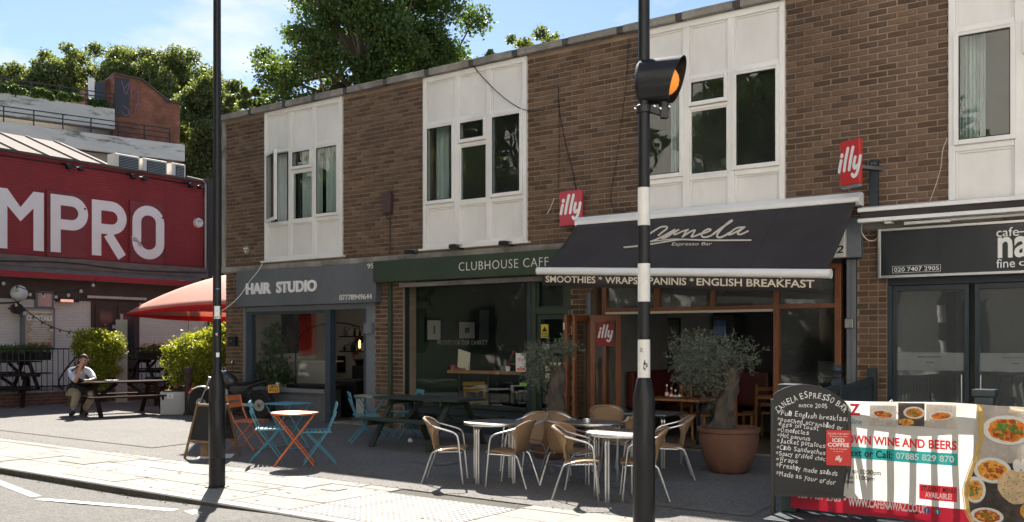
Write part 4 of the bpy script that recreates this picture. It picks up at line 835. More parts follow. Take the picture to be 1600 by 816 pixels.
# script on the canopy
def canopy_hit(px, py, off=.006, rep=1):
    ro = Vector((0, 0, 1.5)); rd = Vector(((px-800)/FOC, 1, (532-py)/FOC)); p0, pu, pv = W(*A0), W(*A1)-W(*A0), W(*B0)-W(*A0)
    a, b = .5, .5
    for _ in range(12):                      # project on the bilinear surface by iteration
        base = A0.lerp(A1, a).lerp(B0.lerp(B1, a), b); bw = W(*base); du = (B1.lerp(A1, 1-b)-B0.lerp(A0, 1-b)); duw = W(*du)-O; dv = (B0.lerp(B1, a)-A0.lerp(A1, a)); dvw = W(*dv)-O
        Mx = Matrix((( duw.x, dvw.x, -rd.x), (duw.y, dvw.y, -rd.y), (duw.z, dvw.z, -rd.z))); s = Mx.inverted() @ (ro-bw); a += s[0]; b += s[1]
    p = A0.lerp(A1, a).lerp(B0.lerp(B1, a), b); sg = .035*math.sin(PI*b)*(1+.3*math.sin(a*9)); p.z -= sg
    if rep: return canopy_hit(px, py-sg*FOC/W(*p).y*.82, off, 0)
    return p+Vector((0, -off*.7, off*.9))
def z2(x_, y_): return 960+x_/5.714, 320+y_/5.714
def script(mb, pts, w_, off):
    P2 = smooth_pts([z2(*p) for p in pts], 5); tmp = MB(); ribbon(tmp, [(p.x, -p.y) for p in P2], w_*1.25/5.714)
    mb.add([canopy_hit(a, -c, off) for a, b, c in tmp.v], tmp.f)
mb = MB()
S = [([(395, 275), (425, 250), (470, 215), (462, 198), (410, 205), (340, 245), (300, 275), (255, 310), (270, 335), (340, 325), (440, 280), (540, 225)], 12),
     ([(560, 232), (500, 262), (440, 295), (430, 303), (470, 290), (545, 240), (575, 226)], 11), ([(570, 228), (535, 258), (545, 268), (610, 240), (660, 226)], 11), ([(650, 230), (610, 290)], 12),
     ([(610, 288), (680, 245), (720, 232), (705, 262), (690, 288), (730, 280), (770, 262)], 12), ([(765, 266), (825, 250), (862, 230), (840, 222), (800, 243), (780, 276), (800, 294), (850, 285), (900, 258)], 12),
     ([(885, 265), (960, 210), (1045, 155), (1040, 150), (990, 190), (930, 255), (920, 290), (960, 292), (1040, 250)], 14), ([(1150, 205), (1090, 215), (1035, 255), (1020, 272), (1060, 262), (1165, 205)], 12), ([(1160, 208), (1105, 255), (1115, 270), (1150, 262), (1195, 240)], 12),
     ([(90, 382), (210, 371), (350, 352), (480, 330), (590, 316), (700, 318), (860, 322), (1000, 322), (1220, 320)], 11), ([(300, 335), (420, 322), (520, 312), (600, 312)], 7)]
for i, (p, w_) in enumerate(S): script(mb, p, w_, .006+.0006*i)
flatmesh(mb, 'script_logo', M['cream'], aw)
tm2 = text_mesh('Espresso Bar', 0, 1, 0, 1, ext=0, shear=.25, bold=.005); tm2.v = [canopy_hit(1049.5+a*63.5, 386.0-.6*a-c*6.6, .009) for a, b, c in tm2.v]; flatmesh(tm2, 'lettering', M['cream'], aw)
# ================================================================== RESTAURANT ON THE RIGHT
sf = fthing('restaurant_shopfront', 'dark slate framed restaurant shopfront with tall glass doors behind the banner', 'shopfront')
nv = .06; nx = {p: FU(p, nv) for p in (1386, 1401, 1506, 1517, 1530)}; nw = nx[1506]-nx[1401]; nz_t = 2.03
cols = [nx[1401]]; 
for k in range(4): cols += [cols[-1]+nw, cols[-1]+nw+(nx[1530]-nx[1506])]
bx(sf, 'head', M['darkfr'], (nx[1386]-.0, 5.0, nv, nv+.14, 2.16, 2.6), bevel=.004); bx(sf, 'post', M['darkfr'], (1.221, nx[1401]-.05, nv-.03, nv+.12, 0, 2.158), bevel=.004)
for k in range(3):
    a, b = cols[2*k], cols[2*k+1]; e = .05
    d = MB(); d.box(a-e, a, nv+.01, nv+.07, .03, 2.155); d.box(b, b+e, nv+.01, nv+.07, .03, 2.155); d.box(a, b, nv+.01, nv+.07, 2.09, 2.155); d.box(a, b, nv+.01, nv+.07, .03, .25); do = d.build('door', M['darkfr'], sf, bevel=.004)
    MB().box(a+.001, b-.001, nv+.035, nv+.042, .251, 2.089).build('pane', M['glass_nz'], do)
    z1_ = F(1450, 551, nv)[1]; z0_ = F(1450, 579, nv)[1]; MB().box(a+.001, b-.001, nv+.030, nv+.033, z0_, z1_).build('frosted_band', glass('frosted', (.75, .78, .78), haze=.28, rough=.3), do)
    text('lettering', 'BRING YOUR OWN', sf, M['black'], a+(b-a)*.32, a+(b-a)*.66, nv+.0285, z1_-.06, z1_-.042, ext=.0005); text('lettering', 'WINE', sf, M['black'], a+(b-a)*.44, a+(b-a)*.54, nv+.0285, z1_-.125, z1_-.108, ext=.0005)
    MB().tube([(b-.02 if k % 2 == 0 else a+.02, nv-.0, .75), (b-.02 if k % 2 == 0 else a+.02, nv-.04, .78), (b-.02 if k % 2 == 0 else a+.02, nv-.04, 1.1), (b-.02 if k % 2 == 0 else a+.02, nv, 1.13)], .009, 6).build('handle', M['chrome'], do)
bx(sf, 'reveal', M['darkfr'], (1.14, 1.219, nv+.0, nv+.1, 2.16, 2.8))
t = fit('shop_sign', 'black fascia sign with silver frame, white cafe lettering and boxed phone number', 'shop sign')
bx(t, 'fascia', M['navy'], (1.185, 5.1, -.10, .0, 2.275, 2.80)); bx(t, 'frame', M['alu'], (1.15, 1.184, -.125, .0, 2.24, 2.835), (1.185, 5.1, -.125, -.0, 2.24, 2.274), (1.185, 5.1, -.125, .0, 2.801, 2.835), bevel=.004)
text('phone_number', '020 7407 2905', t, M['white'], 1.335, 1.83, -.101, 2.315, 2.365, ext=.002); 
mb = MB()
for q in ((1.315, 1.85, 2.30, 2.303), (1.315, 1.85, 2.377, 2.380), (1.315, 1.318, 2.303, 2.377), (1.847, 1.85, 2.303, 2.377)): mb.box(q[0], q[1], -.103, -.1005, q[2], q[3])
mb.build('number_frame', M['white'], t)
def nt_(px0, px1, py0, py1, body, **k):
    u0, z1 = F(px0, py0, -.1); u1 = FU(px1, -.1); _, z0 = F(px0, py1, -.1); text('lettering', body, t, M['white'], u0, u1, -.101, z0, z1, ext=.003, **k)
nt_(1557, 1592, 356.5, 370.5, 'cafe'); nt_(1559, 1634, 371, 404, 'naz', bold=.02); nt_(1557, 1586, 405, 419, 'fine'); nt_(1592, 1660, 405, 419, 'dining')
MB().bar((FU(1592, -.1), -.102, 2.70), (FU(1640, -.1), -.102, 2.70), .004, .012).build('dash', M['white'], t)
a2 = fthing('awning', 'closed white cassette awning above the black restaurant sign', 'awning')
MB().prism([(-.30, 3.03), (-.30, 3.075), (-.063, 3.12), (-.063, 3.03)], .965, 5.4, plane='yz').build('cassette', M['white'], a2, bevel=.005)
MB().box(.99, 5.4, -.28, -.064, 2.955, 3.028).build('rolled_canvas', M['awn'], a2)
MB().prism([(-.34, 2.90), (-.34, 2.945), (-.27, 2.954), (-.18, 2.954), (-.18, 2.90)], .975, 5.4, plane='yz').build('front_bar', M['white'], a2, bevel=.006)
u0 = FU(1412, -.25); MB().box(u0, u0+.5, -.24, -.20, 2.85, 2.885).box(u0+.3, u0+2.2, -.19, -.165, 2.865, 2.895).build('folding_arm', M['white'], a2, bevel=.006); MB().box(FU(1383, -.25), FU(1395, -.25), -.3, -.2, 2.87, 2.899).build('bracket', M['off'], a2, bevel=.005)
MB().tube(smooth_pts([(1.0, -.2, 2.93), (.97, -.15, 2.82), (1.02, -.10, 2.72), (1.10, -.06, 2.71), (1.16, -.05, 2.78)], 5), .006, 5).build('cable', M['off'], a2)
# tables inside the restaurant
cafe_table(1.9, 1.4, .7, .7, .68, 'table with pale top behind the left restaurant glass door'); cafe_table(3.1, 1.6, .7, .7, .68, 'table behind the right restaurant glass door')
for k in range(3):
    u0 = FU((1455, 1541, 1547)[k], 1.3); q = thing('drinking_glass', ('upturned glass on the restaurant table behind the left door', 'left one of two glasses behind the second restaurant door', 'right one of two glasses behind the second restaurant door')[k], 'glass', W(u0, 1.35, .682), ANG); MB().lathe([(.001, 0), (.03, 0), (.035, .13), (.033, .13), (.028, .01)], 12).build('bowl', M['chrome'], q, smooth=True)
t = fit('meter_box', 'small black box fixed to the brick pillar left of the salon window', 'box'); u0, z1 = F(361, 526, -.0); u1, z0 = F(371.5, 541, .0); bx(t, 'box', M['black'], (u0, u1, -.08, .007, z0, z1), bevel=.01); bx(t, 'slot', M['steel'], (u0+.06, u1-.08, -.085, -.081, (z0+z1)/2, (z0+z1)/2+.02))
# ================================================================== LAMP COLUMN AND BEACON POLE
p = Vector((-3.02, 9.70, 0)); t = thing('lamp_column', 'tall gloss black lamp column standing on the kerb side at the left', 'lamp post', p)
MB().lathe([(.12, -.01), (.12, .012), (.082, .016), (.080, .4), (.080, .98), (.078, 1.06), (.046, 1.17), (.043, 1.2), (.040, 3.5), (.036, 7.0)], 24).build('column', M['gblack'], t, smooth=True)
MB().lathe([(.081, .30), (.0825, .302), (.0825, .9), (.081, .902)], 24).build('door_panel', M['gblack'], t, smooth=True)
MB().tube([(0, 0, 7.0), (0, 0, 7.6), (.3, -.1, 7.8), (.9, -.3, 7.85)], .03, 10).build('arm', M['gblack'], t)
def wrap_patch(t, name, m, r, z0, z1, a0, a1, off=.002):
    mb = MB(); n = 8
    for i in range(n): 
        aa, bb = a0+(a1-a0)*i/n, a0+(a1-a0)*(i+1)/n; mb.quad((r*math.cos(aa), r*math.sin(aa), z0), (r*math.cos(bb), r*math.sin(bb), z0), (r*math.cos(bb), r*math.sin(bb), z1), (r*math.cos(aa), r*math.sin(aa), z1))
    return mb.build(name, m, t, smooth=True)
aF = math.atan2(-9.7, 3.02)
wrap_patch(t, 'number_plate', M['white'], .0445, 1.72, 1.85, aF-.75, aF+.8)
mb = MB(); rr = .0455
def cyl_pt(a, z): return (rr*math.cos(a), rr*math.sin(a), z)
mb.add([cyl_pt(aF-.7, 1.845), cyl_pt(aF-.05, 1.80), cyl_pt(aF-.7, 1.755)], [(0, 1, 2)]); mb.add([cyl_pt(aF+.75, 1.845), cyl_pt(aF+.05, 1.80), cyl_pt(aF+.75, 1.755)], [(0, 1, 2)]); flatmesh(mb, 'plate_triangles', M['indark'], t)
tm = text_mesh('671', -.6, .55, 1.727, 1.747, ext=0, bold=.02); tm.v = [cyl_pt(aF+a, c) for a, b, c in tm.v]; flatmesh(tm, 'plate_number', M['black'], t)
wrap_patch(t, 'sticker', M['white'], .047, 1.33, 1.375, aF-.2, aF+.5); wrap_patch(t, 'sticker', M['steel'], .0445, 1.55, 1.575, aF-.4, aF+.1); wrap_patch(t, 'sticker', M['blue'], .0445, 2.02, 2.03, aF-.3, aF+.6)
p = Vector((1.045, 7.5, 0)); t = thing('beacon_pole', 'black and white striped crossing beacon pole in front of the espresso bar tables', 'pole', p)
R0 = .0485
MB().lathe([(.088, -.05), (.087, .6), (.087, 1.02), (.085, 1.05), (.060, 1.19), (.050, 1.205)], 28).build('base', M['gblack'], t, smooth=True)
zb = [1.206, 1.507, 1.807, 2.108, 2.409, 2.709]
stm = mat('stripe_white', (.70, .69, .66), .5, var=.1, scale=14, stain=((.35, .34, .32), 8, .62, .8))
for i in range(5): MB().lathe([(R0, zb[i]), (R0, zb[i+1]-.001)], 28).build('white_band' if i % 2 == 0 else 'black_band', stm if i % 2 == 0 else M['gblack'], t, smooth=True)
MB().lathe([(R0-.002, 2.71), (R0-.004, 5.2)], 28).build('shaft', M['gblack'], t, smooth=True)
aB = math.atan2(-7.5, -1.045)
wrap_patch(t, 'door_outline', M['rubber'], .0885, .25, .93, aB+.35, aB+.95)
rr = .0505; mb = MB()
rs = random.Random(8)
for k in range(14):
    a, z = aB+rs.uniform(-.1, .55), 1.29+rs.uniform(-.04, .04); w_, h = rs.uniform(.05, .2), rs.uniform(.006, .03); mb.quad(cyl_pt(a, z), cyl_pt(a+w_, z), cyl_pt(a+w_, z+h), cyl_pt(a, z+h))
for k in range(8):
    a, z = aB+rs.uniform(-.7, -.2), 1.42+rs.uniform(-.02, .02); mb.quad(cyl_pt(a, z), cyl_pt(a+.2, z), cyl_pt(a+.2, z+.004), cyl_pt(a, z+.004))
flatmesh(mb, 'worn_sticker', M['indark'], t)
# beacon lamp in a hooded shroud on a bracket
bl = thing('beacon_lamp', 'amber crossing beacon in a black cylindrical hood clamped to the striped pole', 'beacon', (1.045, 7.5, 0))
hc = Vector((.155, -.02, 3.55)); az = -.0
ax_ = Vector((.93, -.36, 0)).normalized(); side = Vector((-ax_.y, ax_.x, 0))
def hp(a, r, t_): return hc+ax_*a+side*(r*math.cos(t_)*1.0)+Vector((0, 0, r*math.sin(t_)))
mb = MB(); n = 36; r0 = .178
rings = []
for a_t, a_b, r in ((-.20, -.20, .01), (-.215, -.215, .09), (-.20, -.20, .15), (-.17, -.17, r0), (.17, .05, r0)):
    rings.append([hp(a_b+(a_t-a_b)*(1+math.sin(2*PI*j/n))/2, r, 2*PI*j/n) for j in range(n)])
for rg in reversed(rings[1:]): pass
inner = [[hp(q-.004, r, 2*PI*j/n) for j in range(n)] for q, r in ()]
allr = rings+[[ (Vector(v_)-hc-ax_*((Vector(v_)-hc).dot(ax_)))*.965+hc+ax_*((Vector(v_)-hc).dot(ax_)) for v_ in rings[-1]]]+[[hp(-.12, r0*.965, 2*PI*j/n) for j in range(n)], [hp(-.12, .01, 2*PI*j/n) for j in range(n)]]
vs = [v_ for rg in allr for v_ in rg]; mb.add(vs, [(i*n+j, i*n+(j+1) % n, (i+1)*n+(j+1) % n, (i+1)*n+j) for i in range(len(allr)-1) for j in range(n)]); mb.build('hood', M['gblack'], bl, smooth=True)
mb = MB(); mb.lathe([(.12*math.sin(PI*k/10)+.0005, -.12*math.cos(PI*k/10)) for k in range(11)], 24, hc+ax_*(-.0)); mb.build('globe', M['amber'], bl, smooth=True)
MB().lathe([(.04, -.22), (.045, -.12), (.03, -.11)], 16, hc).build('lamp_neck', M['black'], bl)
MB().lathe([(.056, 3.30), (.06, 3.305), (.06, 3.355), (.056, 3.36)], 20).build('clamp', M['black'], bl, bevel=.003); MB().bar((.03, -.01, 3.33), (.155, -.02, 3.29), .05, .045).bar((.155, -.03, 3.25), (.155, -.03, 3.34), .06, .06).build('bracket', M['black'], bl, bevel=.004)
mb = MB()
for q in ((-.075, -.03, 3.33), (.075, -.06, 3.34), (.12, -.07, 3.32), (.19, -.07, 3.335)): mb.lathe([(.001, -.010), (.009, -.008), (.009, .012)], 8, q, ax='y')
mb.build('bolt', M['chrome'], bl)
# ================================================================== A-BOARD AT LEFT
p = G(332, 714); t = thing('a_board', 'tan wooden A-frame chalkboard standing at the edge of the slabs behind the lamp column', 'a-board', p, R_(-22), None, .80)
def aboard_frame(nm, sgn, m):
    mb = MB(); w_, h, s_ = .30, .86, .30
    for a in (-1, 1): mb.bar((a*w_, sgn*s_, 0), (a*(w_-.015), sgn*.012, h), .038, .022, up=(0, 1, 0))
    for zz in (.26, .83): y = sgn*(s_-(s_-.012)*zz/h); mb.bar((-w_+.02, y, zz), (w_-.02, y, zz), .02, .036)
    return mb.build(nm, m, t, bevel=.002)
aboard_frame('front_frame', -1, M['oak']); aboard_frame('rear_frame', 1, M['oak'])
for sg in (-1, 1):
    y0, y1 = sg*(.30-.288*.28/.86), sg*(.30-.288*.81/.86); mb = MB(); mb.add([(-.275, y0, .28), (.275, y0, .28), (.275, y1, .81), (-.275, y1, .81), (-.275, y0+.008, .28), (.275, y0+.008, .28), (.275, y1+.008, .81), (-.275, y1+.008, .81)], [(0, 1, 2, 3), (7, 6, 5, 4), (0, 4, 5, 1), (1, 5, 6, 2), (2, 6, 7, 3), (3, 7, 4, 0)]); mb.build('chalkboard', M['chalk'], t)
rs = random.Random(3); mb = MB()
for k in range(7):
    x_ = -.20
    while x_ < .2:
        L_ = rs.uniform(.02, .05); zz = .36+k*.06+rs.uniform(-.004, .004); y = -(.30-.288*zz/.86)-.006; mb.quad((x_, y, zz), (x_+L_, y, zz), (x_+L_, y+.008, zz+.02), (x_, y+.008, zz+.02)); x_ += L_+.02
MB().box(-.30, .30, -.03, .03, .40, .41).build('stay', M['steel'], t)
t = thing('cardboard_flap', 'folded tan cardboard sheet leaning inside the wooden A-frame board', 'cardboard', G(326, 714), R_(10)); MB().box(-.10, .10, -.02, 0, 0, .20).build('sheet', M['oak'], t, rot=(R_(-12), 0, 0)); MB().box(-.12, .3, -.18, .22, .002, .008).build('flat_sheet', M['off'], t)
# ================================================================== FURNITURE
FS = .9
def folding_chair(color, label, loc, rz, group, first=None):
    if first is not None:
        c = copy_tree(first); c.location = loc; c.rotation_euler = (0, 0, rz); c['label'] = label; return c
    m = M[color] if isinstance(color, str) else color
    t = thing('folding_chair', label, 'chair', loc, rz, group, FS)       # faces +x; seat 0.45 high
    w_ = .20
    for s in (-1, 1):
        y = s*w_; MB().tube([(.20, y, 0), (-.13, y, .46), (-.20, y, .62), (-.245, y, .83)], .0105, 6).build('back_leg_rail', m, t)
        MB().tube([(-.24, y*.92, 0), (.17, y*.92, .445)], .0105, 6).build('leg', m, t)
    for i in range(7): x_ = -.16+i*.058; MB().box(x_, x_+.040, -.215, .215, .447, .457).build('seat_slat', m, t, bevel=.002)
    MB().bar((-.17, -.205, .44), (.23, -.205, .44), .012, .014).build('seat_rail', m, t); MB().bar((-.17, .205, .44), (.23, .205, .44), .012, .014).build('seat_rail', m, t)
    for z_, x_ in ((.79, -.243), (.68, -.225)): MB().box(-.008, .008, -.225, .225, -.036, .036).build('back_slat', m, t, bevel=.003, loc=(x_, 0, z_), rot=(0, -R_(14), 0))
    MB().tube([(.18, -w_, .03), (.18, w_, .03)], .007, 6).tube([(-.215, -w_*.92, .03), (-.215, w_*.92, .03)], .007, 6).tube([(0, -w_, .28), (0, w_, .28)], .006, 6).build('stretcher', m, t)
    return t
def bistro_table(color, label, loc, rz, shape, size, topm=None, h=.70):
    m = M[color]; t = thing('bistro_table', label, 'table', loc, rz, None, FS)
    if shape == 'round': MB().lathe([(.001, h-.006), (size, h-.006), (size+.004, h-.018), (size+.004, h+.004), (size, h+.006), (.001, h+.002)], 40).build('tabletop', topm or m, t, smooth=True); w_ = size*.62
    else: MB().box(-size, size, -size, size, h-.015, h+.003).build('tabletop', topm or m, t, bevel=.006); w_ = size*.8
    for s in (-1, 1): MB().tube([(-.26, s*w_, 0), (.26, s*w_*.95, h-.02)], .0105, 6).build('leg', m, t); MB().tube([(.26, s*w_*.88, 0), (-.26, s*w_*.85, h-.02)], .0105, 6).build('leg', m, t)
    MB().tube([(-.245, -w_, .02), (-.245, w_, .02)], .008, 6).tube([(.245, -w_*.88, .02), (.245, w_*.88, .02)], .008, 6).tube([(0, -w_, .34), (0, w_, .34)], .006, 6).build('stretcher', m, t)
    return t
oc = folding_chair('orange', 'orange folding slat chair at the left beside the wooden A-frame board', (-3.62, 13.0, 0), R_(-12), 'folding slat chairs')
bc1 = folding_chair('blue', 'turquoise folding chair left of the round orange table, back to the A-frame board', (-3.05, 11.85, 0), R_(12), 'folding slat chairs')
folding_chair(0, 'turquoise folding chair right of the round orange table, facing left', (-2.36, 11.55, 0), R_(192), None, bc1)
folding_chair(0, 'turquoise folding chair between the pale round table and the green picnic table', (-2.17, 13.9, 0), R_(15), None, bc1)
folding_chair(0, 'turquoise folding chair against the cafe window right of the pale round table', (-1.62, 14.55, 0), R_(200), None, bc1)
bistro_table('orange', 'round orange folding table with its front edge in the sun', (-2.62, 11.42, 0), R_(10), 'round', .31)
bistro_table('blue', 'square turquoise folding table behind the round orange table', (-3.12, 13.15, 0), ANG+R_(8), 'square', .28)
bistro_table('blue', 'small round pale green table by the salon door', (-2.22, 14.95, 0), 0, 'round', .30, mat('pale_green_top', (.20, .27, .22), .35))
yc = folding_chair(mat('yellow_paint', (.45, .25, .02), .5), 'yellow folding chair inside the cafe window', W(-6.0, 1.2, .02), R_(-70), 'folding chairs inside the cafe')
dc = folding_chair('black', 'black folding chair under the wood counter inside the cafe', W(-5.3, 1.3, .02), R_(-60), 'folding chairs inside the cafe')
folding_chair(0, 'black folding chair at the right end of the wood counter inside the cafe', W(-4.6, 1.25, .02), R_(-40), None, dc)
def picnic_table(label, loc, rz, m, L_=1.75, s=.9, group='picnic tables', spread=.66):
    t = thing('picnic_table', label, 'picnic table', loc, rz, group, s)      # long axis x
    for i in range(5): y = -.34+i*.137; MB().box(-L_/2, L_/2, y, y+.128, .715, .75).build('table_plank', m, t, bevel=.004)
    for sg in (-1, 1):
        for k in range(2): y = sg*(.55+k*.137); MB().box(-L_/2, L_/2, min(y, y+sg*.128), max(y, y+sg*.128), .415, .45).build('bench_plank', m, t, bevel=.004)
    for e in (-1, 1):
        x_ = e*(L_/2-.28)
        for sg in (-1, 1): MB().bar((x_, sg*(spread), 0), (x_, sg*.18, .71), .045, .09, up=(1, 0, 0)).build('leg', m, t, bevel=.003)
        MB().box(x_-e*.05-.02, x_-e*.05+.02, -.34, .34, .64, .713).build('top_bearer', m, t, bevel=.003); MB().box(x_-e*.05-.02, x_-e*.05+.02, -.80, .80, .34, .414).build('bench_bearer', m, t, bevel=.003)
        MB().bar((x_-e*.10, 0, .37), (e*.12, 0, .70), .045, .07).build('brace', m, t)
    return t
q = W(-4.62, -1.68); picnic_table('dark green painted picnic table in front of the cafe window', q, ANG, M['picnic'], 1.72, .92)
picnic_table('dark brown picnic table in the sun where the man sits', (-7.9, 19.2, 0), math.atan2(.66, .75), M['brownwood'], 1.9, .90)
def at(px, py, Y): return Vector(((px-800)/FOC*Y, Y, 1.5+(532-py)/FOC*Y))
picnic_table('dark brown picnic table cut off at the left edge of the forecourt', at(-8, 600, 21.5).to_2d().to_3d(), R_(20), M['brownwood'], 1.9, .95)
# aluminium and wicker sets
wv = M['wicker']
def wicker_chair(label, loc, rz, first=None):
    if first is not None:
        c = copy_tree(first); c.location = loc; c.rotation_euler = (0, 0, rz); c['label'] = label; return c
    t = thing('wicker_chair', label, 'chair', loc, rz, 'wicker chairs with aluminium frames', .81)    # faces +x
    am = M['alu']
    pts = [(.20, -.26, 0), (.17, -.265, .30), (.14, -.27, .58), (.10, -.272, .65), (.03, -.272, .68), (-.10, -.268, .715), (-.20, -.25, .745), (-.29, -.17, .80), (-.345, -.06, .822), (-.35, 0, .824)]
    pts = smooth_pts(pts, 4); full = pts+[Vector((a.x, -a.y, a.z)) for a in reversed(pts[:-1])]
    MB().tube(full, .0125, 8).build('arm_frame', am, t, smooth=True)
    for s in (-1, 1): MB().tube(smooth_pts([(-.08, s*.20, .43), (-.19, s*.21, .40), (-.24, s*.215, .30), (-.34, s*.235, 0)], 4), .0125, 8).build('leg', am, t, smooth=True); MB().tube([(.165, s*.265, .42), (-.12, s*.205, .405)], .010, 6).build('side_rail', am, t)
    MB().tube([(-.255, -.215, .27), (-.255, .215, .27)], .009, 6).tube([(.175, -.26, .40), (.175, .26, .40)], .009, 6).build('stretcher', am, t)
    n = 12; 
    def strip(prof, w0, w1, th):
        mb = MB(); k = len(prof); vs = []
        for i, (x_, z_, ww, cv_) in enumerate(prof):
            for j in range(n+1):
                s_ = -1+2*j/n; vs.append((x_-cv_*(s_*s_-.0)*-1.0, s_*ww, z_))
        mb.add(vs, [(i*(n+1)+j, i*(n+1)+j+1, (i+1)*(n+1)+j+1, (i+1)*(n+1)+j) for i in range(k-1) for j in range(n)]); return mb
    sp = smooth_pts([(.215, 0, .425), (.20, 0, .455), (.05, 0, .455), (-.10, 0, .435), (-.17, 0, .445)], 3)
    se = strip([(q.x, q.z, .235-.03*(i/len(sp)), 0) for i, q in enumerate(sp)], 0, 0, 0).build('seat', wv, t, smooth=True); se.modifiers.new('thick', 'SOLIDIFY').thickness = .02
    nb_ = 14; mb = MB(); vs = []; rows_ = 12
    for i in range(rows_+1):
        f = i/rows_; x0_ = -.17-.165*f**1.1; z_ = .445+.385*f; ww = .205+.062*min(1, f*1.3); cvx = .015+.15*min(1, f*1.25)
        for j in range(nb_+1):
            s_ = -1+2*j/nb_; zz = z_-(.085*f**3)*abs(s_)**2.4; an = s_*R_(78)*min(1, .35+f)
            vs.append((x0_+cvx*(1-math.cos(an)), ww*math.sin(an)/math.sin(R_(78)*min(1, .35+f)), zz))
    mb.add(vs, [(i*(nb_+1)+j, i*(nb_+1)+j+1, (i+1)*(nb_+1)+j+1, (i+1)*(nb_+1)+j) for i in range(rows_) for j in range(nb_)])
    be = mb.build('backrest', wv, t, smooth=True); be.modifiers.new('thick', 'SOLIDIFY').thickness = .016
    MB().tube([Vector(v_)+Vector((-.004, 0, .002)) for v_ in vs[rows_*(nb_+1):]], .017, 8).build('woven_rim', wv, t, smooth=True)
    wl_ = MB()
    for i in range(1, rows_): wl_.tube([Vector(v_)-Vector((.012, 0, 0)) for v_ in vs[i*(nb_+1):(i+1)*(nb_+1)]], .005, 4)
    for j in range(1, nb_): wl_.tube([Vector(vs[i*(nb_+1)+j])-Vector((.014, 0, 0)) for i in range(rows_+1)], .004, 4)
    tag(wl_.build('wicker_weave', mat('dark_wicker', (.22, .125, .06), .7, var=.3, scale=30), t, smooth=True), kind='stuff')
    return t
def alu_table(label, loc, rz, r=.36, first=None, square=False):
    t = thing('cafe_table', label, 'table', loc, rz, 'round aluminium cafe tables', FS); h = .70
    if square: MB().box(-.34, .34, -.34, .34, h-.025, h).build('tabletop', M['steel'], t, bevel=.01)
    else:
        MB().lathe([(.001, h-.004), (r-.02, h-.004), (r-.015, h)], 48).build('tabletop', mat('brushed_top', (.20, .19, .18), .32, metal=.6, var=.1), t, smooth=True); MB().lathe([(r-.014, h-.03), (r, h-.03), (r+.004, h-.015), (r, h+.002), (r-.014, h+.002)], 48).build('rim', M['alu'], t, smooth=True)
    for i in range(4):
        a = PI/4+i*PI/2; c_, s_ = math.cos(a), math.sin(a); R1 = .30 if not square else .38
        for o in (-.017, .017): MB().tube(smooth_pts([(c_*.10-s_*o, s_*.10+c_*o, h-.035), (c_*(R1-.06)-s_*o, s_*(R1-.06)+c_*o, h-.035), (c_*R1-s_*o, s_*R1+c_*o, h-.085), (c_*R1-s_*o, s_*R1+c_*o, h-.2), (c_*R1-s_*o, s_*R1+c_*o, 0)], 4), .0125, 8).build('leg', M['alu'], t, smooth=True)
    return t
T1 = (-.19, 10.12, 0); T2 = (1.03, 8.98, 0); T3 = (.86, 10.1, 0); T4 = (1.72, 11.45, 0)
alu_table('round metal cafe table of the left set, between three wicker chairs', T1, .1); alu_table('round metal cafe table nearest the camera, half hidden by the striped pole', T2, .2); alu_table('round metal cafe table with an ashtray, behind the nearest one', T3, .5); alu_table('square metal table by the espresso bar opening', T4, ANG, square=True)
w0 = wicker_chair('wicker chair at the left of the left metal table, facing right in profile', (-.66, 10.10, 0), R_(-4))
for lab, x_, y_, r_ in (('wicker chair at the front right of the left metal table, back turned to the street', -.04, 9.82, 158), ('wicker chair behind the left metal table, facing the street', .12, 10.75, 215),
    ('wicker chair at the left of the nearest metal table, facing right in profile', .67, 9.08, -6), ('wicker chair at the right of the nearest metal table, half hidden by the striped pole', 1.20, 8.98, 176),
    ('wicker chair with its back to the street between the nearest and the ashtray tables', .62, 9.82, 40), ('wicker chair at the far left of the ashtray table', .66, 10.75, -40),
    ('wicker chair behind the ashtray table beside the folding doors', 1.22, 11.75, -80), ('wicker chair turned away just left of the striped pole', 1.25, 10.85, 150), ('wicker chair facing left just right of the striped pole', 1.70, 10.35, 175)):
    wicker_chair(lab, (x_, y_, 0), R_(r_), w0)
t = thing('ashtray', 'small clear glass ashtray on the rear round metal table', 'ashtray', (.80, 10.08, .632)); MB().lathe([(.001, .001), (.045, .001), (.05, .035), (.042, .035), (.038, .012), (.001, .010)], 14).build('bowl', M['chrome'], t, smooth=True)
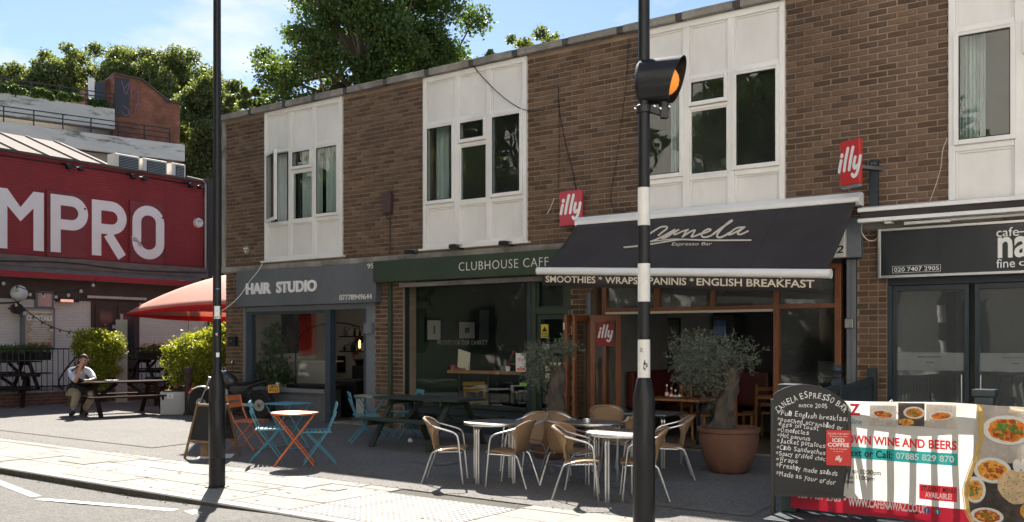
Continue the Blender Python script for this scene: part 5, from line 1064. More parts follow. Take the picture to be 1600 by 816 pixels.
# ================================================================== POTS WITH OLIVE TREES
M['obark'] = mat('olive_bark', (.085, .07, .055), .95, var=.5, scale=14, stretch=(1, 1, .3), bump=1, bscale=18)
def olive(label, loc, R1, H, trunk, clumps, n, seed, tr=.085):
    t = thing('olive_tree', label, 'potted tree', loc)
    MB().lathe([(.001, 0), (R1*.55, 0), (R1*.63, .02), (R1*.86, H*.38), (R1*.98, H*.75), (R1*.97, H-.05), (R1*1.02, H-.045), (R1*1.03, H), (R1*.92, H), (R1*.90, H-.08), (.001, H-.075)], 40).build('pot', M['terra'], t, smooth=True)
    rn = random.Random(seed); mb = MB(); n1 = 14; k = len(trunk); P = smooth_pts(trunk, 5); vs = []
    for i, q in enumerate(P):
        f = i/(len(P)-1); rad = tr*(1.35-.55*f if f > .15 else 1.9-3.9*f)
        for j in range(n1): a = 2*PI*j/n1; r_ = rad*(1+.16*math.sin(3*a+i*.7)+.10*math.sin(5*a-i)+rn.uniform(-.06, .06)); vs.append((q.x+r_*math.cos(a), q.y+r_*math.sin(a), q.z))
    mb.add(vs, [(i*n1+j, i*n1+(j+1) % n1, (i+1)*n1+(j+1) % n1, (i+1)*n1+j) for i in range(len(P)-1) for j in range(n1)]+[tuple(range((len(P)-1)*n1, len(P)*n1))]); mb.build('trunk', M['obark'], t, smooth=True)
    top = P[-1]; tb = MB()
    for i in range(len(clumps)):
        c = Vector(clumps[i][:3]); s_ = P[int(len(P)*(.55+.4*rn.random()))]; m_ = s_.lerp(c, .5)+Vector((rn.uniform(-.04, .04), rn.uniform(-.04, .04), rn.uniform(-.03, .05))); tb.tube([s_, m_, c], [tr*.22, tr*.13, tr*.05], 5)
    tb.build('branch', M['obark'], t)
    rng = np.random.default_rng(seed); C = [c[:3] for c in clumps]; Rr = [c[3] for c in clumps]
    # twigs with narrow leaves in pairs
    Q = []
    ncl = len(C); w_ = np.array(Rr)**2; w_ = w_/w_.sum()
    for tw in range(n//14):
        ci = rng.choice(ncl, p=w_); d = rng.normal(size=3); d /= np.linalg.norm(d); o = np.array(C[ci])+d*Rr[ci]*rng.random()**.5*.75; dd = d+rng.normal(size=3)*.5; dd[2] += .15; dd /= np.linalg.norm(dd); Lt = rng.uniform(.09, .2)
        for kx in range(14):
            pp = o+dd*Lt*kx/14; sdv = rng.normal(size=3); sdv -= dd*sdv.dot(dd); sdv /= np.linalg.norm(sdv); ld = sdv*.8+dd*.7; ld /= np.linalg.norm(ld); wd = np.cross(ld, rng.normal(size=3)); wd /= np.linalg.norm(wd); ln = rng.uniform(.028, .052)
            Q += [pp, pp+ld*ln*.5-wd*.0045, pp+ld*ln, pp+ld*ln*.5+wd*.0045]
    link('foliage', leaves_mesh('foliage', np.array(Q), OLIVE), t)
    MB().lathe([(.001, H-.07), (R1*.9, H-.075)], 20).build('soil', M['soil'], t); return t
B = Vector((2.47, 10.80, 0))
def rel(px, py, dy=0): q = at(px, py, B.y+dy); return (q.x-B.x, dy, q.z)
tk = [rel(1128, 668), rel(1131, 645), rel(1139, 615), rel(1143, 590), rel(1145, 576)]
cl = [(*rel(1075, 560, -.05), .17), (*rel(1100, 550, .1), .18), (*rel(1085, 590, .0), .17), (*rel(1110, 590, -.1), .13), (*rel(1120, 548, -.1), .16), (*rel(1145, 552, .1), .16), (*rel(1170, 555, 0), .10), (*rel(1130, 565, .12), .15), (*rel(1068, 575, .1), .12), (*rel(1095, 612, .05), .10), (*rel(1165, 570, -.08), .07), (*rel(1060, 530, 0), .06), (*rel(1100, 530, 0), .08), (*rel(1115, 630, .1), .07)]
olive('big grey olive tree in a round terracotta pot in front of the espresso bar', B, .345, .51, tk, cl, 8200, 3)
B = Vector((.50, 12.1, 0)); tk = [rel(868, 660), rel(870, 640), rel(868, 610), rel(872, 585), rel(870, 571)]
cl = [(*rel(845, 560, 0), .15), (*rel(838, 580, .1), .14), (*rel(858, 550, -.1), .12), (*rel(880, 550, 0), .12), (*rel(835, 555, .1), .10), (*rel(845, 595, 0), .09), (*rel(890, 540, 0), .07)]
olive('smaller gnarled olive tree in a terracotta pot beside the cafe door', B, .33, .52, tk, cl, 5000, 9, .10)
# ================================================================== FENCE, BANNER AND CHALKBOARD AT RIGHT
VF = -4.40; dk = fthing('raised_platform', 'low grey raised deck edge that the fence and the chalkboard stand on', 'platform')
pl = rng
for k in range(5): MB().box(1.58, 9, -4.86+k*.12, -4.86+k*.12+.112, .0, .13).build('deck_plank', M['darkfr'], dk, bevel=.004)
MB().box(1.58, 9, -4.25, -.5, .0, .125).build('deck_base', term, dk)
fen = fthing('picket_fence', 'dark slate picket fence behind the restaurant banner', 'fence'); ft = 1.045
fpos = [1.63, 3.05, 4.5, 6.0]
for u_ in fpos: MB().box(u_-.06, u_+.06, VF-.06, VF+.06, .131, 1.10).box(u_-.075, u_+.075, VF-.075, VF+.075, 1.101, 1.15).build('post', M['darkfr'], fen, bevel=.006)
for i in range(3):
    a, b = fpos[i]+.061, fpos[i+1]-.061; MB().box(a, b, VF-.03, VF+.03, .96, 1.0).build('top_rail', M['darkfr'], fen, bevel=.004); MB().box(a, b, VF-.03, VF+.03, .20, .25).build('bottom_rail', M['darkfr'], fen, bevel=.004)
    n = int((b-a)/.135)
    for k in range(n): x_ = a+.06+k*(b-a-.12)/(n-1); MB().box(x_-.011, x_+.011, VF-.011, VF+.011, .251, .959).build('picket', M['darkfr'], fen)
sdf = thing('picket_fence', 'short slate side fence with a ball finial post running back to the brick pillar', 'fence', W(0, 0), ANG)
def sf_u(v): return 1.6-.118*(v+4.4)
for v_, h, fin in ((-2.3, 1.10, 1), (-.16, 1.17, 0)):
    u_ = sf_u(v_); MB().box(u_-.05, u_+.05, v_-.05, v_+.05, 0, h).build('post', M['darkfr'], sdf, bevel=.005)
    if fin: MB().lathe([(.05, 0), (.035, .02), (.045, .035), (.03, .05), (.02, .06), (.045, .085), (.05, .105), (.042, .13), (.02, .15), (.001, .153)], 16, (u_, v_, h)).build('finial', M['darkfr'], sdf, smooth=True)
for a, b in ((-4.3, -2.36), (-2.24, -.22)):
    for z_, hh in ((.99, .07), (.18, .05)): MB().bar((sf_u(a), a, z_), (sf_u(b), b, z_+.03), .05, hh).build('rail', M['darkfr'], sdf)
    n = int((b-a)/.11)
    for k in range(n): v_ = a+.06+k*(b-a-.1)/(n-1); u_ = sf_u(v_); MB().box(u_-.013, u_+.013, v_-.013, v_+.013, .20, .99).build('picket', M['darkfr'], sdf)
# banner: thin cloth, printed patches laid on it, same folds
ban = fthing('banner', 'printed white restaurant banner with curry dishes tied along the fence', 'banner')
BU0, BU1, BZ0, BZ1 = 1.66, 5.2, .17, 1.045; VB = VF-.075
def bw(u, z, off=0):
    d = .012*math.sin(u*7+z*3)+.002*math.sin(u*17-z*7)+.010*math.sin(z*10+u*2)*(z-BZ0); top = max(0, (z-.93)/.11)
    return (u, VB-d-off+top*.015*math.sin(u*14), z+ .006*math.sin(u*5.2)*top-.004*top*abs(math.sin(u*2.1)))
def bmap(mb, off): mb.v = [bw(a, c, off) for a, b, c in mb.v]; return mb
def grid(u0, u1, z0, z1, du=.02):
    du = .02
    nu = max(1, int((u1-u0)/du)); nv_ = max(1, int((z1-z0)/du)); mb = MB(); mb.add([(u0+(u1-u0)*i/nu, 0, z0+(z1-z0)*j/nv_) for j in range(nv_+1) for i in range(nu+1)], [(j*(nu+1)+i, j*(nu+1)+i+1, (j+1)*(nu+1)+i+1, (j+1)*(nu+1)+i) for j in range(nv_) for i in range(nu)]); return mb
cloth = transmat('banner_cloth', (.80, .77, .72), .55); STN = dict(curry=((.80, .45, .08), 22, .50, .9), curryd=((.75, .25, .05), 26, .5, .9), orange=((.92, .65, .25), 20, .5, .9), naan=((.50, .28, .10), 14, .58, .8), leaf=((.30, .45, .10), 30, .5, .8), slate=((.16, .13, .11), 8, .55, .7), board=((.42, .37, .32), 5, .5, .6), gold=((.85, .68, .35), 6, .5, .9)); pr = {k: transmat('print_'+k, c, .45, var=v_, stain=STN.get(k), scale=18 if k in STN else 3) for k, c, v_ in (('red', (.70, .04, .06), .05), ('crimson', (.50, .02, .05), .05), ('teal', (.03, .42, .42), .05), ('black', (.02, .02, .02), 0), ('gold', (.55, .38, .12), .2), ('curry', (.75, .22, .03), .5), ('curryd', (.45, .10, .02), .6), ('plate', (.88, .87, .84), .02), ('naan', (.78, .60, .36), .25), ('leaf', (.12, .28, .04), .4), ('slate', (.07, .055, .05), .3), ('board', (.55, .50, .45), .15), ('orange', (.85, .42, .06), .4), ('teald', (.03, .25, .3), 0), ('white', (.9, .9, .88), 0), ('bl', (.05, .13, .4), 0), ('tan', (.78, .62, .42), .1), ('line', (.40, .36, .32), 0))}
o = bmap(grid(BU0, BU1, BZ0, BZ1, .03), 0).build('cloth', cloth, ban, smooth=True)
layer = [0]
def bprint(name, mb, m): layer[0] += 1; o = flatmesh(bmap(mb, .0015+layer[0]*.00045), name, pr[m], ban); return o
def bF(px, py): return F(px, py, VB)
def brect(name, px0, py0, px1, py1, m):     # corners by u at mid-height, z at left edge
    u0 = FU(px0, VB); u1 = FU(px1, VB); z1 = F(px0, py0, VB)[1]; z0 = F(px0, py1, VB)[1]; bprint(name, grid(u0, u1, z0, z1, .05), m); return u0, u1, z0, z1
def btext(body, px0, px1, z0, z1, m, **k): bprint('lettering', text_mesh(body, FU(px0, VB), FU(px1, VB), z0, z1, ext=0, **k), m)
uR = FU(1510, VB)
bprint('print_band', grid(BU0, 2.99, BZ0, .29), 'crimson')
def bz(px, py): return F(px, py, VB)[1]
btext('020 7407 2905 •', 1246, 1322, bz(1280, 781), bz(1280, 771), 'white', bold=.03); btext('WWW.CAFENAWAZ.CO.UK', 1326, 1450, bz(1390, 797), bz(1390, 783), 'white', bold=.03)
btext('TOWN WINE AND BEERS', 1312, 1495, bz(1495, 704), bz(1495, 689), 'red', bold=.035)
zt1, zt0 = bz(1495, 709), bz(1495, 728); bprint('print_panel', grid(FU(1300, VB), FU(1496, VB), zt0, zt1), 'teal')
btext('Text or Call:', 1318, 1394, zt0+.015, zt1-.015, 'black', bold=.02); btext('07885 829 870', 1400, 1491, zt0+.02, zt1-.018, 'white', bold=.025)
btext('11am to 10:30pm', 1310, 1376, bz(1370, 745), bz(1370, 735.5), 'black', bold=.015); btext('12pm to 11:00pm', 1305, 1366, bz(1360, 753), bz(1360, 744.5), 'black', bold=.015); btext('10pm', 1318, 1333, bz(1330, 757), bz(1330, 750), 'black', bold=.015)
brect('print_panel', 1437, 756, 1496, 779, 'red'); btext('STUDENT MENU', 1440, 1493, bz(1470, 769), bz(1470, 761), 'black', bold=.02); btext('AVAILABLE!', 1446, 1488, bz(1470, 779), bz(1470, 770), 'white', bold=.03)
btext('Z', 1328, 1345, bz(1335, 649), bz(1335, 629), 'crimson', bold=.04); btext('online', 1320, 1347, bz(1335, 663), bz(1335, 654), 'teald')
def disc(u, z, ru, rz_, n=28, jag=0, seed=0, rot=0):
    rn = random.Random(seed); mb = MB(); P = []
    for i in range(n): a = 2*PI*i/n; k = 1+rn.uniform(-jag, jag); x_, z_ = ru*math.cos(a)*k, rz_*math.sin(a)*k; P.append((u+x_*math.cos(rot)-z_*math.sin(rot), 0, z+x_*math.sin(rot)+z_*math.cos(rot)))
    rings_ = [[(u+(q[0]-u)*f, 0, z+(q[2]-z)*f) for q in P] for f in (1, .66, .33)]; vs = [v_ for rg in rings_ for v_ in rg]+[(u, 0, z)]
    mb.add(vs, [(r*n+i, r*n+(i+1) % n, (r+1)*n+(i+1) % n, (r+1)*n+i) for r in range(2) for i in range(n)]+[(2*n+i, 2*n+(i+1) % n, 3*n) for i in range(n)]); return mb
for px, m in ((1449, 'bl'), (1466, 'teald')): bprint('logo_dot', disc(FU(px, VB), bz(px, 797 if px < 1460 else 799), .022, .022, 18), m)
btext('f', 1447.5, 1450.5, bz(1449, 801), bz(1449, 794), 'white', bold=.03); btext('t', 1464.5, 1467.5, bz(1466, 802), bz(1466, 796), 'white', bold=.03)
bprint('eyelet', disc(FU(1433, VB), bz(1433, 801), .011, .011, 12), 'black')
rp = random.Random(21)
def dish(px, py, w_, h, food, seed, greens=4, plate=True, rot=0, bits=16):
    u, z = bF(px, py); k = (FU(px+10, VB)-FU(px-10, VB))/20; ru, rz_ = w_/2*k, h/2*k
    if plate: bprint('printed_plate', disc(u, z, ru*1.3, rz_*1.35, 28, rot=rot), 'line'); bprint('printed_plate', disc(u, z+.002, ru*1.28, rz_*1.3, 28, rot=rot), 'plate')
    bprint('printed_food', disc(u, z, ru, rz_, 24, .06, seed, rot), food)
    mb = MB(); rn = random.Random(seed)
    for i in range(bits): a, r_ = rn.uniform(0, 2*PI), rn.random()**.5*.8; b_ = disc(u+ru*r_*math.cos(a), z+rz_*r_*math.sin(a), ru*rn.uniform(.08, .2), rz_*rn.uniform(.08, .2), 7, .3, i); mb.add(b_.v, b_.f)
    bprint('printed_food', mb, 'curryd' if food != 'curryd' else 'orange')
    if greens:
        mb = MB()
        for i in range(greens): a, r_ = rn.uniform(0, 2*PI), rn.random()**.5*.6; b_ = disc(u+ru*r_*math.cos(a), z+rz_*r_*math.sin(a), ru*rn.uniform(.1, .22), rz_*rn.uniform(.1, .22), 7, .4, i+50); mb.add(b_.v, b_.f)
        bprint('printed_food', mb, 'leaf')
def photo_panel(px0, py0, px1, py1, m='board', lines=6):
    u0, u1, z0, z1 = brect('printed_photo', px0, py0, px1, py1, m); mb = MB()
    for i in range(1, lines): x_ = u0+(u1-u0)*i/lines; mb.add(grid(x_-.0012, x_+.0012, z0, z1).v, grid(x_-.0012, x_+.0012, z0, z1).f)
    bprint('printed_photo', mb, 'line')
photo_panel(1360, 632, 1402, 664); photo_panel(1405, 629, 1446, 664, 'slate', 1); photo_panel(1448, 632, 1494, 667)
dish(1381, 647, 29, 11, 'curryd', 1, 0, rot=-.12); dish(1430, 645, 26, 15, 'curry', 2, 5); dish(1418, 659, 24, 11, 'orange', 3, 0, False); dish(1471, 650, 30, 11, 'curry', 4, 0, rot=.1)
# right half: dark table with many dishes
u_g = FU(1524, VB); uE = BU1-.0; 
def gold_u(z): t_ = (z-BZ0)/(BZ1-BZ0); return np.interp(t_, [0, .12, .3, .45, .6, .75, .9, 1.0], [3.02, 2.97, 2.95, 2.985, 3.03, 3.055, 3.055, 3.045])
mb = MB(); nz_ = 24; vs = []
for j in range(nz_+1):
    z_ = BZ0+(BZ1-BZ0)*j/nz_
    for i in range(31): vs.append((gold_u(z_)+(uE-gold_u(z_))*i/30, 0, z_))
mb.add(vs, [(j*31+i, j*31+i+1, (j+1)*31+i+1, (j+1)*31+i) for j in range(nz_) for i in range(30)]); 
zsl = bz(1560, 724); mbu, mbl = MB(), MB()
for f in mb.f: (mbu if mb.v[f[0]][2] > zsl-.02 else mbl).f.append(f)
mbu.v = list(mb.v); mbl.v = list(mb.v); mbu.m = [0]*len(mbu.f); mbl.m = [0]*len(mbl.f)
bprint('printed_photo', mbu, 'board'); bprint('printed_photo', mbl, 'slate')
mb = MB()
for i in range(7): g_ = grid(3.14+i*.075, 3.1425+i*.075, zsl, .93); mb.add(g_.v, g_.f)
bprint('printed_photo', mb, 'line')
dish(1575, 672, 62, 40, 'curry', 5, 9, bits=30); dish(1551, 735, 46, 34, 'orange', 6, 0, bits=24); dish(1524, 765, 26, 34, 'orange', 7, 6, bits=14); dish(1543, 806, 40, 22, 'curryd', 8, 5)
bprint('printed_food', disc(*bF(1588, 760), .115, .12, 26, .05, 9), 'naan'); mb = MB()
for i in range(40): a, r_ = rp.uniform(0, 6.28), rp.random()**.5*.1; q = bF(1588, 760); b_ = disc(q[0]+r_*math.cos(a), q[1]+r_*math.sin(a), .005, .004, 6); mb.add(b_.v, b_.f)
bprint('printed_food', mb, 'curryd'); bprint('printed_food', disc(*bF(1620, 800), .1, .08, 26, .05, 9), 'orange'); bprint('printed_food', disc(*bF(1592, 641), .12, .02, 3), 'tan')
bprint('printed_food', disc(*bF(1590, 727), .026, .045, 16), 'plate'); bprint('printed_food', disc(*bF(1601, 727), .022, .045, 16), 'plate')
gm = MB(); vs = []
for j in range(nz_+1): z_ = BZ0+(BZ1-BZ0)*j/nz_; vs += [(gold_u(z_)-.022, 0, z_), (gold_u(z_)+.004, 0, z_)]
gm.add(vs, [(2*j, 2*j+1, 2*j+3, 2*j+2) for j in range(nz_)]); bprint('gold_ribbon', gm, 'gold')
vs = []; gm = MB()
for j in range(nz_+1): z_ = BZ0+(BZ1-BZ0)*j/nz_; vs += [(gold_u(z_)-.032, 0, z_), (gold_u(z_)-.026, 0, z_)]
gm.add(vs, [(2*j, 2*j+1, 2*j+3, 2*j+2) for j in range(nz_)]); bprint('gold_ribbon', gm, 'gold')
mb = MB()
for u_, z_ in ((1.70, 1.01), (2.4, 1.03), (3.05, 1.03)): mb.tube([(u_, VB+.01, z_), (u_+.01, VF, z_+.02), (u_+.03, VF+.03, z_-.03)], .004, 5)
mb.build('tie', M['white'], ban)
# chalkboard with arched top
# local board plane: faces the camera side, leaning back
pL = W(1.60, -4.62, .13); pR = W(2.18, -4.72, .13)
kL = Vector((1.905, 7.22, .0)); cb_l = Vector((((1204-800)/FOC)*7.45, 7.45, .125)); cb_r = Vector((((1330-800)/FOC)*7.28, 7.28, .125)); dirb = (cb_r-cb_l); WB = dirb.length; rzb = math.atan2(dirb.y, dirb.x)
t = thing('chalkboard', 'black arched chalkboard menu headed CANELA ESPRESSO BAR, leaning by the banner', 'chalkboard', cb_l, rzb)
YB = (cb_l.y+cb_r.y)/2
def cbp(px, py):           # photo -> local board x, z
    k = (px-800)/FOC; x_ = None; ca, sa = math.cos(rzb), math.sin(rzb); s_ = -(cb_l.x-k*cb_l.y)/(ca-k*sa); Y = cb_l.y+s_*sa; return s_, 1.5+(532-py)/FOC*Y-.125
def cz_(px, py): return cbp(px, py)[1]
hb = cz_(1207, 770); hs = cz_(1215, 624); hm_ = cz_(1270, 603); hr = cz_(1330, 642); fw = .028
for nm, x0_, x1_, top_ in (('leg', 0, fw, hs), ('leg', WB-fw, WB, hr+.0)): MB().box(x0_, x1_, -.015, .02, -.12, top_).build(nm, M['black'], t, bevel=.003)
arc = [(fw+.001, hs-.03)]+[(WB*a, hs+(hr-hs)*a+(hm_-(hs+hr)/2)*math.sin(PI*a)**.68) for a in np.linspace(.045, .955, 18)]+[(WB-fw-.001, hr-.02)]
MB().prism([(fw+.001, hb)]+arc+[(WB-fw-.001, hb)], -.008, .008).build('board', M['chalk'], t)
ab = MB(); AP = [(a, -.0, b) for a, b in arc]; 
for i in range(len(AP)-1): ab.bar(AP[i], AP[i+1], .034, .014, up=(0, 1, 0)) if False else ab.bar((AP[i][0], 0, AP[i][2]), (AP[i+1][0], 0, AP[i+1][2]), .034, .014)
ab.build('arched_rim', M['gblack'], t); MB().box(fw+.001, WB-fw-.001, -.012, .012, hb-.02, hb).build('bottom_rail', M['black'], t)
for x_ in (.02, WB-.02): MB().bar((x_, .03, hs-.1), (x_, .33, -.12), .03, .02).build('rear_leg', M['black'], t)
def chalk(body, pts, h, seed=0):        # letters one after another along a line given by photo points
    rn = random.Random(seed); P = [Vector(cbp(*q)) for q in pts]; Ltot = sum((P[i+1]-P[i]).length for i in range(len(P)-1)); n = len(body); k = 0; out_ = MB()
    wd = {c: 1 for c in body}; 
    for c in 'iljft.,1 ': wd[c] = .62
    for c in 'mwMW': wd[c] = 1.35
    for c in 'ABCDEGHNOPRSF': wd[c] = 1.15
    tot = sum(wd[c] for c in body); x_ = 0
    for c in body:
        w_ = wd[c]/tot*Ltot; s_ = x_+w_/2; x_ += w_
        if c == ' ': continue
        i = 0; a = s_
        while i < len(P)-2 and a > (P[i+1]-P[i]).length: a -= (P[i+1]-P[i]).length; i += 1
        d = (P[i+1]-P[i]).normalized(); o = P[i]+d*a; low = c in 'gpqyj,'; tall = c.isupper() or c in 'bdfhklt0123456789'
        z0, z1 = 0, h if tall else h*.66
        if low: z0 = -h*.3
        if c == '*': z0, z1 = h*.15, h*.8
        if c == ',': z0, z1 = -h*.15, h*.12
        mbc = text_mesh(c, -w_*.40, w_*.40, z0, z1, ext=0, bold=.0, shear=rn.uniform(0, .15)); an = math.atan2(d.y, d.x)+rn.uniform(-.13, .13); jz = rn.uniform(-.09, .09)*h; kz_ = rn.uniform(.85, 1.12)
        out_.add([(o.x+a_*math.cos(an)-c_*math.sin(an), -.0095, o.y+jz+a_*math.sin(an)+c_*kz_*math.cos(an)) for a_, b_, c_ in mbc.v], mbc.f)
    return out_
cm = MB()
for body, pts, h in (('CANELA ESPRESSO BAR', [(1217, 645), (1230, 633), (1247, 626), (1262, 622), (1280, 623), (1299, 629), (1309, 635), (1319, 645)], .058), ('since 2005', [(1247, 636), (1293, 638)], .042), ('*Full English breakfast', [(1214, 648), (1325, 659)], .050),
    ('*poached,scrambled or', [(1214, 657.5), (1317, 672)], .045), ('eggs on toast', [(1216, 664.5), (1279, 673)], .042), ('*Omelettes', [(1214, 674), (1264, 680)], .044), ('*Hot paninis', [(1214, 682.5), (1266, 689)], .044), ('*Jacket potatoes', [(1213, 691.5), (1290, 700)], .046),
    ('*Club Sandwiches', [(1213, 701.5), (1290, 711)], .045), ('*Spicy grilled chic', [(1212, 710.5), (1290, 720)], .045), ('*Wraps', [(1212, 720), (1247, 724.5)], .044), ('*Freshly made salads', [(1212, 730), (1309, 744)], .048), ('*Made as your order', [(1212, 742), (1306, 758)], .050)):
    mc = chalk(body, pts, h*.84, len(body)); cm.add(mc.v, mc.f)
flatmesh(cm, 'chalk_lettering', M['chalkw'], t)
x0_, zt_ = cbp(1291, 672); x1_, zb_ = cbp(1329, 727); zt_ = cz_(1310, 672); zb_ = cz_(1310, 727)
MB().box(x0_, x1_, -.022, -.016, zb_, zt_).build('poster', M['red'], t)
Hh = zt_-zb_
for body, a, b, f0, f1 in (('ESCAPE THE HEAT', .08, .92, .875, .92), ('Embrace the Chill', .15, .85, .81, .845), ('ICED', .25, .75, .66, .77), ('COFFEE', .06, .94, .53, .64), ('Only at Canela!', .15, .85, .44, .49)):
    text('lettering', body, t, M['white'] if 'Emb' not in body else M['off'], x0_+(x1_-x0_)*a, x0_+(x1_-x0_)*b, -.0225, zb_+Hh*f0, zb_+Hh*f1, ext=.0004, bold=.02 if body in ('ICED', 'COFFEE') else 0)
mb = MB(); mb.box(x0_+.05, x1_-.05, -.0232, -.0225, zb_+Hh*.395, zb_+Hh*.40); illy_strokes(mb, (x0_+x1_)/2, zb_+Hh*.19, Hh*.17, -.0235); flatmesh(mb, 'lettering', M['white'], t)
# ================================================================== RED BUILDING ACROSS THE FORECOURT
def brickwallmat(name, c, mort, var=.15, bump=.6, sc=1.0, amt=.35):
    m = bpy.data.materials.new(name); m.use_nodes = True; t = m.node_tree; N = t.nodes; L = t.links; b = N['Principled BSDF']; b.inputs['Roughness'].default_value = .8
    c0 = N.new('ShaderNodeTexCoord'); mp_ = N.new('ShaderNodeMapping'); mp_.inputs['Rotation'].default_value = (PI/2, 0, 0); sp = N.new('ShaderNodeSeparateXYZ'); L.new(c0.outputs['Object'], sp.inputs[0]); cb = N.new('ShaderNodeCombineXYZ')
    ad = N.new('ShaderNodeMath'); ad.operation = 'ADD'; L.new(sp.outputs[0], ad.inputs[0]); L.new(sp.outputs[1], ad.inputs[1]); L.new(ad.outputs[0], cb.inputs[0]); L.new(sp.outputs[2], cb.inputs[1])
    br = N.new('ShaderNodeTexBrick'); br.inputs['Scale'].default_value = sc; br.inputs['Brick Width'].default_value = .225; br.inputs['Row Height'].default_value = .075; br.inputs['Mortar Size'].default_value = .008; br.inputs['Mortar Smooth'].default_value = .3
    br.inputs['Color1'].default_value = (*[x*(1-var) for x in c], 1); br.inputs['Color2'].default_value = (*[x*(1+var) for x in c], 1); br.inputs['Mortar'].default_value = (*mort, 1); L.new(cb.outputs[0], br.inputs['Vector'])
    n = N.new('ShaderNodeTexNoise'); n.inputs['Scale'].default_value = 1.1; n.inputs['Detail'].default_value = 8; L.new(c0.outputs['Object'], n.inputs[0]); r = N.new('ShaderNodeMapRange'); r.inputs[1].default_value = .3; r.inputs[2].default_value = .7; r.inputs[3].default_value = 1-amt; r.inputs[4].default_value = 1+amt; L.new(n.outputs[0], r.inputs[0])
    s = N.new('ShaderNodeVectorMath'); s.operation = 'SCALE'; L.new(br.outputs[0], s.inputs[0]); L.new(r.outputs[0], s.inputs['Scale']); L.new(s.outputs[0], b.inputs['Base Color'])
    bp = N.new('ShaderNodeBump'); bp.inputs['Strength'].default_value = bump; bp.inputs['Distance'].default_value = .01; L.new(br.outputs['Fac'], bp.inputs['Height']); bp.invert = True; L.new(bp.outputs[0], b.inputs['Normal']); return m
redb = brickwallmat('painted_red_brick', (.27, .030, .034), (.20, .024, .028), .06, amt=.14); creamb = brickwallmat('painted_cream_brick', (.72, .65, .60), (.64, .57, .52), .04, amt=.06)
brownb = brickwallmat('brown_red_brick', (.20, .065, .035), (.25, .15, .11), .25); plinthb = brickwallmat('plinth_brick', (.12, .05, .035), (.18, .14, .11), .25)
taupe = mat('taupe_render', (.085, .062, .055), .8, var=.15, scale=2); grime = mat('weathered_fascia', (.15, .125, .115), .85, var=.3, scale=3, stretch=(1, 1, 4)); rpaint = mat('red_trim', (.30, .018, .028), .5); redpl = mat('red_board', (.20, .028, .032), .6, var=.2, scale=2, stain=((.30, .18, .17), 5, .64, .7), stretch=(1.5, 1.5, .5)); sgw = mat('painted_white_letter', (.83, .81, .80), .7, var=.06, scale=2, stain=((.6, .55, .53), 4, .62, .5))
RU = -19.8; rd = thing('red_building', 'dark red painted brick building with huge white letters MPRO and cream lower walls', 'building', W(RU, 0), ANG+PI/2)
# local axes: x along V (to the right), -y towards the forecourt
X0, X1 = -9.0, 5.47
MB().box(X0, X1, 0, 10, 3.64, 6.2).build('upper_wall', redb, rd); MB().box(X0, X1-.02, .05, 9.9, 0, 2.55).build('lower_wall', creamb, rd)
MB().box(X0, X1+.01, .02, .3, 2.551, 3.06).build('render_band', taupe, rd); MB().box(X0, X1+.02, -.22, .0, 3.36, 3.635).build('fascia', grime, rd); MB().box(X0, X1-.3, -.42, -.0, 3.07, 3.22).build('canopy_edge', rpaint, rd); MB().add([(X0, -.42, 3.221), (X1-.3, -.42, 3.221), (X1-.3, -.2, 3.359), (X0, -.2, 3.359)], [(0, 1, 2, 3)]).box(X0, X1-.3, -.4, .3, 3.06, 3.069).build('canopy_top', grime, rd)
MB().box(X0, X1+.03, -.06, .3, 6.201, 6.27).build('coping', taupe, rd)
# sheet metal roof with raised seams
rf = MB(); rf.add([(X0, .3, 6.2), (3.3, .3, 6.2), (2.9, 3.2, 7.35), (X0, 3.2, 7.35)], [(0, 1, 2, 3)]); rf.build('roof', mat('roof_sheet', (.20, .165, .145), .95, var=.15, scale=1.5, stretch=(1, .2, .2)), rd)
for k in range(14): x_ = 3.0-k*.83; MB().bar((x_, .3, 6.225), (x_-.35, 3.2, 7.37), .04, .04).build('roof_seam', mat('seam_tan', (.30, .27, .25), .9), rd)
# letters
def rib_letter(parts, x_, y=-.012):
    mb = MB()
    for i, (pts, w_) in enumerate(parts): ribbon(mb, pts, w_, y-.002*i, round_=False)
    return flatmesh(mb, 'letter', sgw, rd)
def arc_(cx, cz, rx, rz_, a0, a1, n=14): return [(cx+rx*math.cos(a0+(a1-a0)*i/n), cz+rz_*math.sin(a0+(a1-a0)*i/n)) for i in range(n+1)]
z0, z1 = 3.79, 5.29; wl = .27
mb = MB(); mb.add([(q[0], -.012, q[1]) for q in [(-.52, z0), (-.25, z0), (-.25, 4.86), (.075, 4.50), (.40, 4.86), (.40, z0), (.67, z0), (.67, z1), (.40, z1), (.075, 4.86), (-.25, z1), (-.52, z1)]], [(0, 1, 2, 10, 11), (2, 3, 9, 10), (3, 4, 8, 9), (4, 5, 6, 7, 8)]); flatmesh(mb, 'letter', sgw, rd)
for ox in (.82, 1.97):
    parts = [([(ox+wl/2, z0), (ox+wl/2, z1)], wl), ([(ox+wl*.5, z1-wl/2), (ox+.56, z1-wl/2)]+arc_(ox+.56, z1-.45, .32, .315, PI/2, -PI/2, 14)+[(ox+wl*.5, z1-.90+.135)], wl)]
    y = -.06 if ox < 1 else -.012
    if ox > 1: parts.append(([(ox+.46, z1-.90), (ox+.88, z0)], wl))
    rib_letter(parts, 0, y)
ol = [(3.27, 4.25)]+arc_(3.63, 4.25, .365, .33, PI, 2*PI, 12)+arc_(3.63, 4.83, .365, .33, 0, PI, 12)+[(3.265, 4.25)]
rib_letter([(ol, wl)], 0, -.06)
